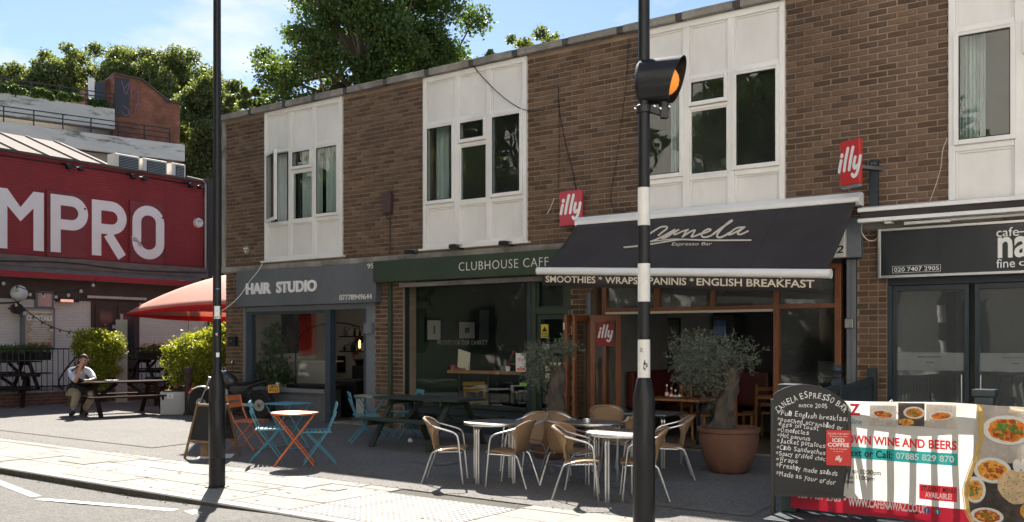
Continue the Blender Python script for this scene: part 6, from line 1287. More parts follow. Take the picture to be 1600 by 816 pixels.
for a, b in ((.73, 1.79), (3.06, 4.11)):
    MB().box(a, b, -.05, .0, 3.665, 5.39).build('sign_board', redpl, rd); mb = MB()
    for x_ in (a+.04, b-.04):
        for z_ in (3.95, 5.0): mb.lathe([(.03, -.07), (.03, -.05)], 8, (x_, 0, z_), ax='y')
    mb.build('bolt', taupe, rd)
MB().box(4.2, 4.215, -.008, 0, 3.64, 6.2).build('wall_seam', taupe, rd)
# cream lower wall fittings
dfm = mat('brown_door', (.06, .03, .025), .5); wi = mat('dark_window', (.03, .033, .04), .15)
MB().box(1.98, 3.37, -.02, .05, .30, 2.57).build('door_frame', dfm, rd)
for a, b in ((2.06, 2.64), (2.71, 3.29)):
    MB().box(a, b, -.05, -.021, .32, 2.45).build('door', dfm, rd, bevel=.01); MB().box(a+.12, b-.1, -.056, -.0505, 1.0, 2.33).build('door_pane', wi, rd)
MB().box(.45, .92, -.03, .04, 2.32, 2.76).build('vent_frame', M['greyp2'], rd); MB().box(.51, .86, -.035, -.031, 2.37, 2.71).build('vent_grille', M['steel'], rd)
MB().box(4.99, 5.47, -.004, .04, 0, 2.55).build('corner_pier', creamb, rd)
def rfit(name, label, cat, group=None): return thing(name, label, cat, W(RU, 0), ANG+PI/2, group)
t = rfit('poster_board', 'framed drinks poster with rows of small print on the cream wall', 'poster'); MB().box(.08, .92, -.10, .045, 1.28, 2.34).build('frame', M['greyp2'], t, bevel=.008); MB().box(.15, .87, -.106, -.101, 1.33, 2.29).build('sheet', mat('poster_print', (.50, .38, .26), .7, var=.25, scale=7, stain=((.14, .22, .16), 5, .52, .6)), t)
text('lettering', 'COCKTAILS', t, M['white'], .18, .84, -.107, 2.0, 2.14, ext=.002, bold=.06)
rn = random.Random(4); mb = MB()
for k in range(11):
    w_ = rn.uniform(.18, .30); z_ = 1.93-k*.045; mb.box(.51-w_, .51+w_, -.109, -.107, z_, z_+.018)
mb.box(.22, .8, -.109, -.107, 2.21, 2.235); mb.build('small_print', M['off'], t)
mb = MB()
for k in range(4): mb.lathe([(.06, -.109), (.06, -.107)], 12, (.25+k*.17, 0, 1.39), ax='y')
mb.build('printed_dots', mat('poster_pink', (.4, .12, .10), .7), t)
t = rfit('wall_heater', 'small heater with bright reflector above the poster', 'heater'); MB().box(.95, 1.55, -.14, -.05, 2.50, 2.60).build('body', M['black'], t, bevel=.01); MB().box(1.03, 1.38, -.16, -.141, 2.50, 2.57).build('reflector', M['chrome'], t); MB().box(1.2, 1.24, -.05, .05, 2.52, 2.56).build('bracket', M['black'], t)
t = rfit('strip_heater', 'long slim strip light above the brown double doors', 'light'); MB().box(1.77, 3.53, -.14, -.05, 2.62, 2.70).build('body', M['steel'], t, bevel=.008); 
for k in range(40): MB().box(1.80+k*.043, 1.822+k*.043, -.147, -.141, 2.63, 2.69).build('fin', M['off'], t)
for k in (2.0, 3.3): MB().box(k, k+.04, -.05, .02, 2.64, 2.68).build('bracket', M['steel'], t)
t = rfit('wall_lamp', 'small black wall lamp on the cream wall right of the double doors', 'lamp'); MB().box(4.28, 4.68, -.12, .04, 2.24, 2.33).build('housing', M['black'], t, bevel=.02); MB().box(4.31, 4.65, -.13, -.121, 2.26, 2.29).build('lens', M['steel'], t)
t = rfit('globe_lamp', 'round white globe lamp on an arm by the cream wall at far left', 'lamp'); gv = -.16; MB().lathe([(.20*math.sin(PI*k/12)+.0005, -.20*math.cos(PI*k/12)) for k in range(13)], 20, (-.13, -.35, 2.67)).build('globe', mat('milk_globe', (.75, .74, .72), .25), t, smooth=True); MB().tube([(-.5, .04, 2.42), (-.13, -.35, 2.44), (-.13, -.35, 2.48)], .02, 6).build('arm', M['black'], t)
t = rfit('spotlight', 'black round spotlight under the globe lamp at far left', 'spotlight'); MB().lathe([(.05, .0), (.13, -.05), (.14, -.2), (.12, -.2)], 14, (-.20, -.25, 2.28), ax='y').build('housing', M['black'], t); MB().tube([(-.2, -.25, 2.28), (-.2, .04, 2.3)], .02, 6).build('arm', M['black'], t)
t = rfit('alarm_bell', 'small round white alarm box at the right end of the red wall', 'alarm box'); MB().lathe([(.001, -.13), (.13, -.12), (.15, -.08), (.15, -.0)], 8, (5.27, 0, 4.98), ax='y').build('cover', M['off'], t); text('lettering', 'ADT', t, M['black'], 5.19, 5.35, -.131, 5.0, 5.05, ext=.002)
t = rfit('drain_pipe', 'pale vertical pipe on the right edge of the red wall', 'pipe'); MB().tube([(4.9, -.03, 6.3), (5.42, -.06, 6.26), (5.50, -.08, 6.15), (5.50, -.08, 2.9)], .025, 6).build('pipe', M['steel'], t)
t = rfit('drain_pipe', 'thick black vertical pipe between the red building and the lamp column', 'pipe'); MB().box(5.58, 5.74, -.1, .1, 0, 6.35).build('pipe', M['indark'], t)
for k, (x_, side_) in enumerate(((1.26, 'left'), (3.09, 'middle'), (4.92, 'right'))):
    t = rfit('sign_spotlight', '%s pair of small black spotlights above the white letters' % side_, 'spotlight', 'pairs of spotlights along the top of the red wall')
    MB().tube([(x_-.1, 0, 6.1), (x_+.22, -.3, 6.02)], .02, 6).tube([(x_-.15, 0, 6.12), (x_-.02, -.3, 6.08)], .02, 6).build('arm', M['black'], t)
    for dx in (-.05, .27): MB().lathe([(.03, -.02), (.07, .0), (.075, .12), (.06, .12)], 10, (x_+dx, -.32, 6.02), ax='y').build('spot', M['black'], t)
t = rfit('wall_conduit', 'thin cable running along the top of the red wall', 'cable'); MB().tube([(X0, -.03, 6.08), (0, -.03, 6.10), (3, -.03, 6.12), (5.4, -.03, 6.08)], .015, 5).tube(smooth_pts([(X0, -.25, 3.5), (-2, -.25, 3.42), (1, -.25, 3.52), (3, -.25, 3.44), (5.4, -.25, 3.5)], 5), .015, 5).build('cable', M['black'], t)
for k, (a, b, lab) in enumerate(((2.86, 3.62, 'left air conditioning unit on the red building roof edge'), (3.72, 4.50, 'middle air conditioning unit on the red building roof edge'), (4.66, 5.12, 'right air conditioning unit on the red building roof edge'))):
    t = rfit('air_conditioner', lab, 'air conditioner'); MB().box(a, b, .35, .75, 6.28, 6.72).build('case', M['off'], t, bevel=.02); MB().box(a+.12, b-.06, .33, .349, 6.33, 6.66).build('grille', M['black'], t)
    for q in range(7): MB().box(a+.13, b-.07, .32, .329, 6.345+q*.045, 6.355+q*.045).build('grille_bar', M['steel'], t)
# festoon lights
fl_ = thing('festoon_lights', 'string of small bulbs sagging from the globe lamp to the red parasol', 'string lights', (0, 0, 0))
A = at(18, 463, 23.4); Bq = at(185, 500, 22.9); pts = []
for i in range(25): f_ = i/24; q = A.lerp(Bq, f_); q.z -= .62*4*f_*(1-f_)*.9-.0; pts.append(q)
MB().tube(pts, .012, 5).build('cable', M['black'], fl_)
bulbm = mat('clear_bulb', (.6, .55, .45), .1)
for i in range(1, 24, 2): MB().lathe([(.02, 0), (.022, -.06)], 6, pts[i]).build('socket', M['black'], fl_); MB().lathe([(.02, -.061), (.045, -.10), (.035, -.14), (.001, -.15)], 8, pts[i]).build('bulb', bulbm, fl_, smooth=True)
fl2 = thing('festoon_lights', 'second string of small bulbs hanging along the dark band over the cream wall', 'string lights', (0, 0, 0))
A = at(-5, 430, 23.0); Bq = at(155, 434, 24.5); pts = []
for i in range(17): f_ = i/16; q = A.lerp(Bq, f_); q.z -= .42*4*f_*(1-f_); pts.append(q)
MB().tube(pts, .012, 5).build('cable', M['black'], fl2)
for i in range(1, 17, 2): MB().lathe([(.02, 0), (.022, -.06)], 6, pts[i]).build('socket', M['black'], fl2); MB().lathe([(.02, -.061), (.045, -.10), (.035, -.14), (.001, -.15)], 8, pts[i]).build('bulb', bulbm, fl2, smooth=True)
# ================================================================== BEER TERRACE: plinth, railings, planters
lt = thing('terrace_platform', 'low brick edged terrace in front of the cream wall', 'platform', (0, 0, 0)); 
q0 = W(-17.6, -9); 
def lf_box(t_, name, m, u0, u1, v0, v1, z0, z1, **k): return MB().box(u0, u1, v0, v1, z0, z1).build(name, m, t_, **k)
lt.location = O; lt.rotation_euler = (0, 0, ANG); lf_box(lt, 'brick_edge', plinthb, RU+.02, -17.35, -9, .35, 0, .30); lf_box(lt, 'brick_edge', plinthb, RU+.02, -17.45, .9, 6.5, 0, .30)
lf_box(lt, 'coping', M['concrete'], RU+.02, -17.33, -9, .36, .301, .33)
irn = mat('black_iron', (.012, .012, .013), .45)
def railing(label, p, q, z0=.33, h=.97, scroll=True):
    t_ = thing('railing', label, 'railing', (0, 0, 0)); p = Vector(p); q = Vector(q); L_ = (q-p).length; d = (q-p)/L_; Z = Vector((0, 0, 1))
    MB().bar(p+Z*(z0+h), q+Z*(z0+h), .05, .03).build('top_rail', M['steel'] if False else irn, t_); MB().bar(p+Z*(z0+.1), q+Z*(z0+.1), .03, .03).build('bottom_rail', irn, t_)
    n = int(L_/.13)
    for i in range(n+1): b = p+d*(L_*i/n); MB().tube([b+Z*z0, b+Z*(z0+h)], .010, 5).build('baluster', irn, t_)
    for b in (p, q): MB().tube([b+Z*0, b+Z*(z0+h+.03)], .028, 6).build('post', irn, t_)
    return t_
E1 = at(90, 532, 22.6); E1.z = 0; L1 = W(-17.42, -6); L1.z = 0
r1 = railing('black iron railing with scroll ends at the far left in front of the poster', W(-17.42, -6.5), W(-17.42, .30))
# scroll at the open end
e = W(-17.42, .30); dd = V
def scr(t_, base, z_c, r_, a0, turns, m=irn): 
    pts = [base+dd*((r_*(1-.6*i/20))*math.cos(a0+turns*2*PI*i/20))+Vector((0, 0, z_c+r_*(1-.6*i/20)*math.sin(a0+turns*2*PI*i/20))) for i in range(21)]; MB().tube(pts, .018, 5).build('scroll', m, t_)
scr(r1, e, 1.18, .13, PI*.5, -1.2); scr(r1, e-dd*.9, 1.15, .1, PI*.5, 1.2); MB().tube(smooth_pts([e+Vector((0, 0, 1.2)), e-dd*.35+Vector((0, 0, .8)), e-dd*.5+Vector((0, 0, .45)), e-dd*.1+Vector((0, 0, .12)), e+Vector((0, 0, .3))], 5), .02, 6).build('scroll', irn, r1)
r2 = railing('black iron railing behind the man, the shrub and the flower boxes', W(-17.5, .95), W(-17.5, 6.3)); scr(r2, W(-17.5, .95), 1.18, .12, PI*.5, 1.1)
MB().bar(W(-17.5, .95, .1), W(-17.48, 1.5, 1.25), .06, .05).bar(W(-17.5, .75, .1), W(-17.5, .75, 1.3), .06, .06).build('stay', irn, r2)
picnic_table('dark picnic table on the terrace behind the left railing', W(-18.6, -.9, .33), ANG+PI/2, M['brownwood'], 1.7, .9)
picnic_table('dark picnic table on the terrace behind the right railing', W(-18.7, 3.3, .33), ANG+PI/2, M['brownwood'], 1.7, .9)
picnic_table('dark picnic table beyond the shrub beside the white planter', (-7.9, 22.4, 0), R_(20), M['brownwood'], 1.7, .85)
def flowerbox(px, Y, label, pink):
    c = at(px, 548, Y); t_ = thing('flower_box', label, 'planter', (c.x, c.y, 1.02), ANG+PI/2); MB().box(-.42, .42, -.22, -.02, 0, .20).build('box', M['black'], t_, bevel=.01); MB().box(-.3, -.28, -.02, .02, .1, .25).build('hook', M['black'], t_)
    rg = np.random.default_rng(abs(int(px))); C = [(-.3+.15*i, -.12, .24) for i in range(5)]; link('foliage', leaves_mesh('foliage', leaves_arrays(C, [.17]*5, 900, .06, rg, .6), BOXL), t_)
    if pink: link('flowers', leaves_mesh('flowers', leaves_arrays([(a, b-.02, c_+.10) for a, b, c_ in C], [.13]*5, 160, .05, rg, 1.), leafmat('petal', (.65, .32, .38), (.75, .6, .55), .3)), t_)
flowerbox(-4, 22.2, 'black flower box cut off by the left edge of the picture', 0); flowerbox(46, 22.9, 'black flower box with grass green plants under the poster', 0); flowerbox(238, 24.4, 'black flower box with pale pink flowers between the two bright shrubs', 1)
# ================================================================== SHRUBS, PLANTER, BOLLARD, PARASOL
def shrub(label, base, clumps, n, size, seed, m=SHRUB, name='shrub'):
    t_ = thing(name, label, 'shrub', base); C = [c[:3] for c in clumps]; rg = np.random.default_rng(seed); link('foliage', leaves_mesh('foliage', leaves_arrays(C, [c[3] for c in clumps], n, size, rg, .55, .2, .1), m), t_)
    mb = MB()
    for c in C: mb.tube([(rg.uniform(-.08, .08), rg.uniform(-.08, .08), 0), (c[0]*.5, c[1]*.5, c[2]*.55), c], [.025, .018, .006], 5)
    mb.build('stem', M['bark'], t_); return t_
def rb_(base, px, py, Y, r): q = at(px, py, Y)-base; return (q.x, q.y, q.z, r)
b = Vector((-10.1, 21.6, 0)); shrub('bright green shrub behind the seated man', b, [rb_(b, x_, y_, Y, r) for x_, y_, Y, r in ((130, 527, 21.4, .24), (155, 525, 21.6, .26), (176, 532, 21.5, .25), (128, 545, 21.4, .25), (150, 548, 21.3, .3), (178, 552, 21.5, .26), (165, 575, 21.5, .28), (145, 575, 21.8, .25), (180, 580, 21.5, .18), (160, 600, 21.5, .2), (150, 590, 21.8, .2), (123, 540, 21.6, .16), (188, 540, 21.6, .14))], 9000, .058, 5)
b = Vector((-6.55, 19.9, .42)); sh2 = shrub('large bright yellow green shrub growing from the white planter', b, [rb_(b, x_, y_, Y, r) for x_, y_, Y, r in ((280, 545, 19.8, .26), (300, 535, 19.8, .28), (325, 530, 19.9, .3), (345, 520, 20, .26), (270, 565, 19.7, .24), (290, 570, 19.6, .32), (320, 565, 19.6, .34), (345, 560, 19.8, .32), (280, 590, 19.6, .24), (305, 595, 19.6, .28), (335, 595, 19.6, .3), (265, 550, 19.8, .14), (312, 545, 19.5, .26), (352, 540, 19.8, .3), (258, 545, 19.8, .09))], 17000, .058, 6)
pl_ = thing('white_planter', 'pale grey square planter box below the large shrub', 'planter', (-6.45, 19.65, 0), R_(14)); mb = MB(); mb.box(-.75, .75, -.45, .45, 0, .46); mb.build('box', mat('planter_white', (.50, .50, .49), .6, var=.12, scale=3, stretch=(1, 1, .4)), pl_, bevel=.01); MB().box(-.72, .72, -.42, .42, .461, .47).build('soil', M['soil'], pl_); MB().box(-.62, -.50, -.456, -.451, .33, .43).build('tag', M['white'], pl_); MB().box(-.57, -.55, -.459, -.457, .36, .39).build('tag_print', M['black'], pl_)
t = thing('bollard', 'dark rusty bollard with a round top in front of the white planter', 'bollard', (-6.50, 19.0, 0)); MB().lathe([(.09, 0), (.09, .04), (.065, .06), (.06, .62), (.085, .66), (.085, .70), (.055, .73), (.055, .78), (.085, .82), (.10, .88), (.085, .94), (.03, .97), (.001, .975)], 18).build('post', mat('rusty_iron', (.055, .03, .028), .8, var=.3, scale=9, bump=.4), t, smooth=True)
# giant parasol
pa = thing('parasol', 'huge red and pale canvas parasol beside the left end of the shop terrace', 'parasol', (0, 0, 0)); uA, uB, vA, vB = -16.75, -11.75, 1.05, 5.6
n = 22; vs = []
for j in range(n+1):
    for i in range(n+1):
        a, b_ = i/n, j/n; e_ = 1-max(abs(2*a-1), abs(2*b_-1)); zz = 2.13+.10*a+1.05*(1-(1-min(1, e_*1.0))**1.8)
        sag = .0; au = a+ (.0)*math.sin(PI*b_); vs.append(W(uA+(uB-uA)*a+.12*math.sin(PI*b_)*(1-2*a)**3*-1, vA+(vB-vA)*b_+.05*math.sin(PI*a)*(1-2*b_)**3, zz+.10*math.sin(PI*a)*(1 if b_ < .5 else 1)*(abs(2*b_-1)**4)))
canv = transmat('pale_canvas', (.78, .40, .32), .45); redc = transmat('red_canvas', (.62, .03, .03), .35)
cv2 = MB().add(vs, [(j*(n+1)+i, j*(n+1)+i+1, (j+1)*(n+1)+i+1, (j+1)*(n+1)+i) for j in range(n) for i in range(n)]); co = cv2.build('canopy', canv, pa, smooth=True); co.modifiers.new('t', 'SOLIDIFY').thickness = .006
mb = MB(); edge = [vs[i] for i in range(n+1)]; vv = []
for i, q in enumerate(edge): dz = .03+.17*(i/n)**.8; vv += [(q.x, q.y-.012, q.z+.015), (q.x, q.y-.01, q.z-dz)]
mb.add(vv, [(2*i, 2*i+1, 2*i+3, 2*i+2) for i in range(n)]); edge = [vs[i*(n+1)] for i in range(n+1)]; vv = []
for i, q in enumerate(edge): dz = .03+.10*math.sin(PI*i/n); vv += [(q.x-.012, q.y-.01, q.z+.012), (q.x-.01, q.y, q.z-dz)]
mb.add(vv, [(2*i, 2*i+1, 2*i+3, 2*i+2) for i in range(n)]); v_o = mb.build('valance', redc, pa); v_o.modifiers.new('t', 'SOLIDIFY').thickness = .004
ctr = W((uA+uB)/2, (vA+vB)/2); MB().tube([ctr, ctr+Vector((0, 0, 3.3))], .04, 10).build('pole', M['alu'], pa); MB().box(ctr.x-.5, ctr.x+.5, ctr.y-.5, ctr.y+.5, .001, .08).build('base', M['concrete'], pa)
t = thing('timber_post', 'pale square timber post under the pointed corner of the parasol', 'post', at(190, 629, 22.9).to_2d().to_3d(), R_(20)); MB().box(-.13, .13, -.11, .11, 0, 2.0).box(-.03, .03, -.03, .03, 2.0, 2.14).build('post', mat('pale_timber', (.42, .40, .36), .8, var=.15), t, bevel=.008); MB().box(-.2, .2, -.2, .2, 0, .02).build('base_plate', M['concrete'], t)
# ================================================================== CAR PARK, STAIR TOWER
cpx = thing('car_park', 'weathered pale concrete multi storey car park decks behind the red building', 'building', at(0, 532, 60)*1.0, 0); cpd = Vector((.789, .615, 0)); cpx.location = (at(0, 532, 60).x, 60, 0); cpx.rotation_euler = (0, 0, math.atan2(.615, .789))
parap = mat('weathered_parapet', (.56, .55, .52), .85, var=.12, scale=1.5, stain=((.10, .095, .09), 1.0, .54, .85), stretch=(.4, .4, 1.6), bump=.4, bscale=8); cpc = mat('deck_concrete', (.33, .30, .27), .9, var=.15)
def cpx_at(px):      # local x for pixel column on the plane
    k = (px-800)/FOC; o_ = cpx.location; return -(o_.x-k*o_.y)/(cpd.x-k*cpd.y)
def cpz(px, py, off=0): x_ = cpx_at(px); Y = cpx.location.y+x_*cpd.y; return 1.5+(532-py)/FOC*Y
xe1, xe2 = cpx_at(178), cpx_at(277); zt_ = cpz(0, 146)
MB().box(-30, xe1, -.25, 0, cpz(0, 180), zt_).build('upper_parapet', parap, cpx, bevel=.03); MB().box(-30, xe1, .9, 12, cpz(0, 188), cpz(0, 176)).build('upper_deck', cpc, cpx)
MB().box(-30, xe2, -1.6, -1.3, cpz(0, 226), cpz(0, 198)).build('lower_parapet', parap, cpx, bevel=.03); MB().box(-30, xe2-.4, -.5, 12, cpz(0, 236), cpz(0, 224)).build('lower_deck', cpc, cpx); MB().box(-30, xe1+1, 5, 6, 0, zt_-.6).build('back_wall', M['indark'], cpx); MB().box(-30, xe2-1, -.4, .2, 0, cpz(0, 238)-.01).build('front_wall', cpc, cpx)
MB().prism([(cpx_at(235), cpz(0, 238)-1.6), (cpx_at(258), cpz(0, 238)-1.6), (cpx_at(263), cpz(0, 238)-.01), (cpx_at(230), cpz(0, 238)-.01)], -1.3, -.41).build('corbel', cpc, cpx)
for k in range(6): MB().box(-2-k*4.5, -1.4-k*4.5, .3, .9, cpz(0, 198), cpz(0, 190)).build('column', cpc, cpx)
for zz, x1_, y_ in ((zt_, xe1, -.12), (cpz(0, 198), xe2-1, -1.45)):
    rl = MB(); 
    for q in (.35, .7, 1.0): rl.bar((-30, y_, zz+q), (x1_, y_, zz+q), .06, .06)
    rl.build('rail', irn, cpx)
    for k in range(22): x_ = x1_-k*1.7; MB().bar((x_, y_, zz), (x_, y_, zz+1.02), .07, .07).build('rail_post', irn, cpx)
tw = thing('stair_tower', 'dark red brick stair tower with sloping top and a black graffiti panel', 'tower', cpx.location, cpx.rotation_euler.z)
def TZ(px, py): return cpz(px, py)
xs_ = [cpx_at(p) for p in (179, 205, 222, 250, 262, 283)]; zs_ = [TZ(179, 115), TZ(205, 121), TZ(222, 124), TZ(250, 146), TZ(262, 157), TZ(283, 162)]
tow = [(a, b_) for a, b_ in zip(xs_, zs_)]; MB().prism([(xs_[0], 0)]+tow+[(xs_[-1], 0)], .25, 5).build('wall', brownb, tw)
for i in range(5): MB().bar((xs_[i], 2.6, zs_[i]+.06), (xs_[i+1], 2.6, zs_[i+1]+.06), 5.0, .12).build('coping', taupe, tw)
MB().box(xs_[0]+.1, cpx_at(203), .17, .249, cpz(190, 181), cpz(190, 121)).build('black_panel', mat('black_tiles', (.02, .02, .024), .4, island=.2), tw)
gp = MB(); grf = mat('graffiti_pink', (.25, .14, .22), .7); x0_ = xs_[0]+.5; rz0 = cpz(190, 150)
for i, st_ in enumerate(([(0, 1.1), (.3, .2), (.5, 1.0), (.2, .6)], [(.6, .9), (.7, 0), (1.0, .5)], [(1.1, .6), (1.2, -.4), (1.6, .1)], [(.1, -.6), (.5, -.9), (.3, -1.3), (.0, -1.0)], [(.9, -1), (1.0, -.4), (1.1, -.9)])): ribbon(gp, [(x0_+a, rz0+b_) for a, b_ in smooth_pts(st_, 4)], .035, .165-.001*i)
flatmesh(gp, 'graffiti', grf, tw)
# left cheek of the tower with a door
xl = xs_[0]; mb = MB(); mb.prism([(xl-1.6, cpz(0, 190)), (xl-.01, cpz(0, 190)), (xl-.01, zs_[0]-.1), (xl-1.6, zs_[0]-1.0)], 1.2, 5); mb.build('side_wall', brownb, tw); MB().box(xl-.95, xl-.3, 1.1, 1.19, zt_, zt_+2.0).build('door', wi, tw); MB().box(xl-1.4, xl-1.0, 1.12, 1.19, zt_, zt_+2.2).build('white_panel', M['white'], tw)
# small building closing the alley
al = thing('alley_building', 'dark brick building with a timber pergola glimpsed in the alley beside the terrace', 'building', W(-15.5, 9.6), ANG); MB().box(-6, 2, 0, 5, 0, 4.3).build('wall', plinthb, al); MB().box(-6, 2, -.9, 0, 3.0, 3.06).build('canopy', M['indark'], al); 
for k in range(5): MB().box(-5+k*1.5, -4.9+k*1.5, -1.0, -.0, 3.7, 3.85).build('pergola_beam', M['wood'], al)
MB().box(-6, 2, -1.05, -.95, 3.6, 3.7).build('pergola_beam', M['wood'], al); MB().box(.0, .5, -.02, -.001, 2.3, 3.3).build('poster', mat('peach_panel', (.55, .30, .22), .6), al)
# ================================================================== TREES
def T(px, py, Y): return at(px, py, Y)
def bigtree(label, px, pyc, Y, rx, rz_, ncl, nl, size, m, seed, trunk_h=None, grp='tall plane trees behind the buildings', **k):
    c = T(px, pyc, Y); tree(label, (c.x, Y, 0), trunk_h or c.z*.45, (0, 0, c.z), (rx, rx, rz_), ncl, nl, size, m, seed, .4, 'plane_tree', grp, **k)
bigtree('huge dark green plane tree rising over the middle of the terrace roof', 580, 75, 36, 4.05, 5.0, 150, 120000, .115, BIG, 1)
bigtree('small tree top showing just above the roof line right of the huge plane tree', 826, 100, 34, 1.45, 1.15, 26, 7500, .10, BIGL, 2, 5, clump=(.16, .32))
bigtree('sunlit tree standing right behind the brick stair tower', 352, 215, 76, 3.8, 5.4, 90, 42000, .22, BIGL, 3); bigtree('tall sunlit tree between the stair tower and the lamp column', 325, 310, 74, 3.4, 9.0, 110, 50000, .22, BIGL, 4)
bigtree('broad sunlit tree behind the left part of the car park', 150, 150, 92, 6.4, 4.8, 150, 60000, .23, BIGL, 5); bigtree('sunlit tree directly behind the stair tower roof', 262, 170, 90, 6.8, 5.4, 160, 64000, .23, BIGL, 6)
bigtree('lower tree at the far left above the car park railing', 70, 165, 90, 5.2, 3.6, 100, 34000, .23, BIGL, 7); bigtree('tree at the left corner of the shop terrace roof', 388, 190, 70, 1.9, 2.8, 30, 10000, .26, BIGL, 8)
# ivy on the car park rail
iv = thing('climbing_plant', 'green creeper growing over the upper car park railing', 'plant', cpx.location, cpx.rotation_euler.z); rg = np.random.default_rng(3); C = []
for k in range(40): x_ = xe1-.6-rg.random()*9; C.append((x_, -.2, zt_+.12+rg.random()*.40*(1-abs(x_-xe1+4)/8)))
link('foliage', leaves_mesh('foliage', leaves_arrays(C, [.28]*40, 6000, .15, rg), BIG), iv)
# ================================================================== ACROSS THE ROAD (behind the camera, reflected in the glass, bouncing light on the facade)
opm = mat('pale_bounce_render', (.80, .77, .72), .85, var=.08); opb = brickwallmat('opposite_brick', (.14, .08, .055), (.2, .16, .13), .2)  # unseen houses shaped for fill: pale and tall to bounce sun back
for u0_, u1_, v0_, hh, mm_, lab, nm_ in ((1.5, 34, -14, 13, opm, 'unseen building across the road to the right, pale and tall to bounce light', 'opposite_house'), (-40, 1.0, -16.5, 13, opm, 'unseen long terrace across the road to the left, pale and tall to bounce light', 'opposite_terrace')):
    ob = fthing(nm_, lab, 'building'); MB().box(u0_, u1_, v0_-8, v0_, 0, hh).build('wall', mm_, ob); MB().box(u0_-.2, u1_+.2, v0_-8.2, v0_+.3, hh+.001, hh+.3).build('cornice', M['concrete'], ob)
    for k in range(int((u1_-u0_)/3.4)):
        for z_ in (1.0, 4.2): MB().box(u0_+1+k*3.4, u0_+2.2+k*3.4, v0_+.001, v0_+.05, z_, z_+1.7).build('window', wi, ob)
for i, (u_, v_, r_) in enumerate(((-12, -11.5, 3.6), (-20.5, -12, 4.0), (-29, -12, 4.0), (-3.5, -12.2, 3.0))):
    q = W(u_, v_); tree(('street tree across the road, second from its right end', 'street tree across the road, third from its right end', 'street tree across the road, farthest left', 'street tree across the road, nearest to the pale building')[i], (q.x, q.y, 0), 3.0, (0, 0, 3.4+r_), (r_, r_, r_*1.15), 50, 12000, .26, BIG, 20+i, .22, 'street_tree', clump=(.2, .32))
# ================================================================== MOTORBIKE
pf = Vector((-5.90, 18.05, 0)); pr_ = Vector((-4.72, 17.75, 0)); wb = (pr_-pf).length; ang = math.atan2((pf-pr_).y, (pf-pr_).x)
mk = thing('motorcycle', 'black scrambler motorcycle parked behind the lamp column, yellow number plate to the right', 'motorbike', (pf+pr_)/2, ang, None, .9)   # front towards +x
hw = 1.30/2; Rw = .315; Rf = .33
def wheel(x_, R, name):
    w_ = MB(); prof = [(R-.10, -.045), (R-.05, -.065), (R-.015, -.05), (R, -.02), (R, .02), (R-.015, .05), (R-.05, .065), (R-.10, .045)]
    w_.lathe(prof, 40, (x_, 0, R), ax='y'); k = len(w_.v)
    for i in range(40):
        a = 2*PI*i/40
        for s_ in (-1, 1): c_ = Vector((x_+math.cos(a)*(R+.002), s_*.032, R+math.sin(a)*(R+.002))); w_.bar(c_-Vector((math.cos(a), 0, math.sin(a)))*.01, c_+Vector((math.cos(a), 0, math.sin(a)))*.007, .03, .025, up=(0, 1, 0))
    wo = w_.build('wheel', M['rubber'], mk, smooth=True)
    MB().lathe([(R-.115, -.03), (R-.10, -.035), (R-.10, .035), (R-.115, .03)], 36, (x_, 0, R), ax='y').build('rim', M['black'], wo, smooth=True); MB().lathe([(.04, -.06), (.05, -.02), (.05, .02), (.04, .06)], 14, (x_, 0, R), ax='y').build('hub', M['steel'], wo, smooth=True)
    sp = MB()
    for i in range(18): a = 2*PI*i/18; b_ = a+(.35 if i % 2 else -.35); sp.tube([(x_+.045*math.cos(b_), .03*(-1)**i, R+.045*math.sin(b_)), (x_+(R-.11)*math.cos(a), 0, R+(R-.11)*math.sin(a))], .0025, 4)
    sp.build('spoke', M['chrome'], wo); MB().lathe([(.07, .045), (.12, .048), (.12, .052), (.07, .053)], 24, (x_, 0, R), ax='y').build('brake_disc', M['steel'], wo)
# real wheelbase kept at the measured distance
xf, xr = wb/2*.62, -wb/2*.62
xf, xr = .68, -.68
wheel(xf, Rf, 'front'); wheel(xr, Rw, 'rear')
for s_ in (-1, 1): MB().tube([(xf, s_*.095, Rf), (xf-.22, s_*.095, .82)], .022, 8).tube([(xf-.14, s_*.095, .62), (xf-.24, s_*.095, .90)], .028, 8).build('fork', M['steel'], mk, smooth=True)
mb = MB(); vs = []; n = 12
for i in range(n+1):
    a = R_(35)+R_(85)*i/n
    for y in (-.06, -.03, .03, .06): vs.append((xf+(Rf+.045-.012*(abs(y) > .05))*math.cos(a), y, Rf+(Rf+.045-.02*(abs(y) > .05))*math.sin(a)))
mb.add(vs, [(i*4+j, i*4+j+1, i*4+j+5, i*4+j+4) for i in range(n) for j in range(3)]); fe = mb.build('front_mudguard', M['white'], mk, smooth=True); fe.modifiers.new('t', 'SOLIDIFY').thickness = .006
MB().box(-.06, .06, -.055, .055, 0, .012).build('mudguard_stripe', M['red'], mk, loc=(xf+.27, 0, Rf+.27), rot=(0, R_(48), 0))
def loft(name, secs, m, n=14, parent=mk, sq=.8):      # (x, y half width, z centre, z half height)
    mb = MB(); vs = []
    for x_, w_, zc, h in secs:
        for j in range(n): a = 2*PI*j/n; c_, s_ = math.cos(a), math.sin(a); vs.append((x_, w_*math.copysign(abs(c_)**sq, c_), zc+h*math.copysign(abs(s_)**sq, s_)))
    k = len(secs); mb.add(vs, [(i*n+j, i*n+(j+1) % n, (i+1)*n+(j+1) % n, (i+1)*n+j) for i in range(k-1) for j in range(n)]+[tuple(range(n)), tuple(range((k-1)*n, k*n))]); return mb.build(name, m, parent, smooth=True)
tankm = mat('satin_black_tank', (.035, .037, .042), .3, coat=.4)
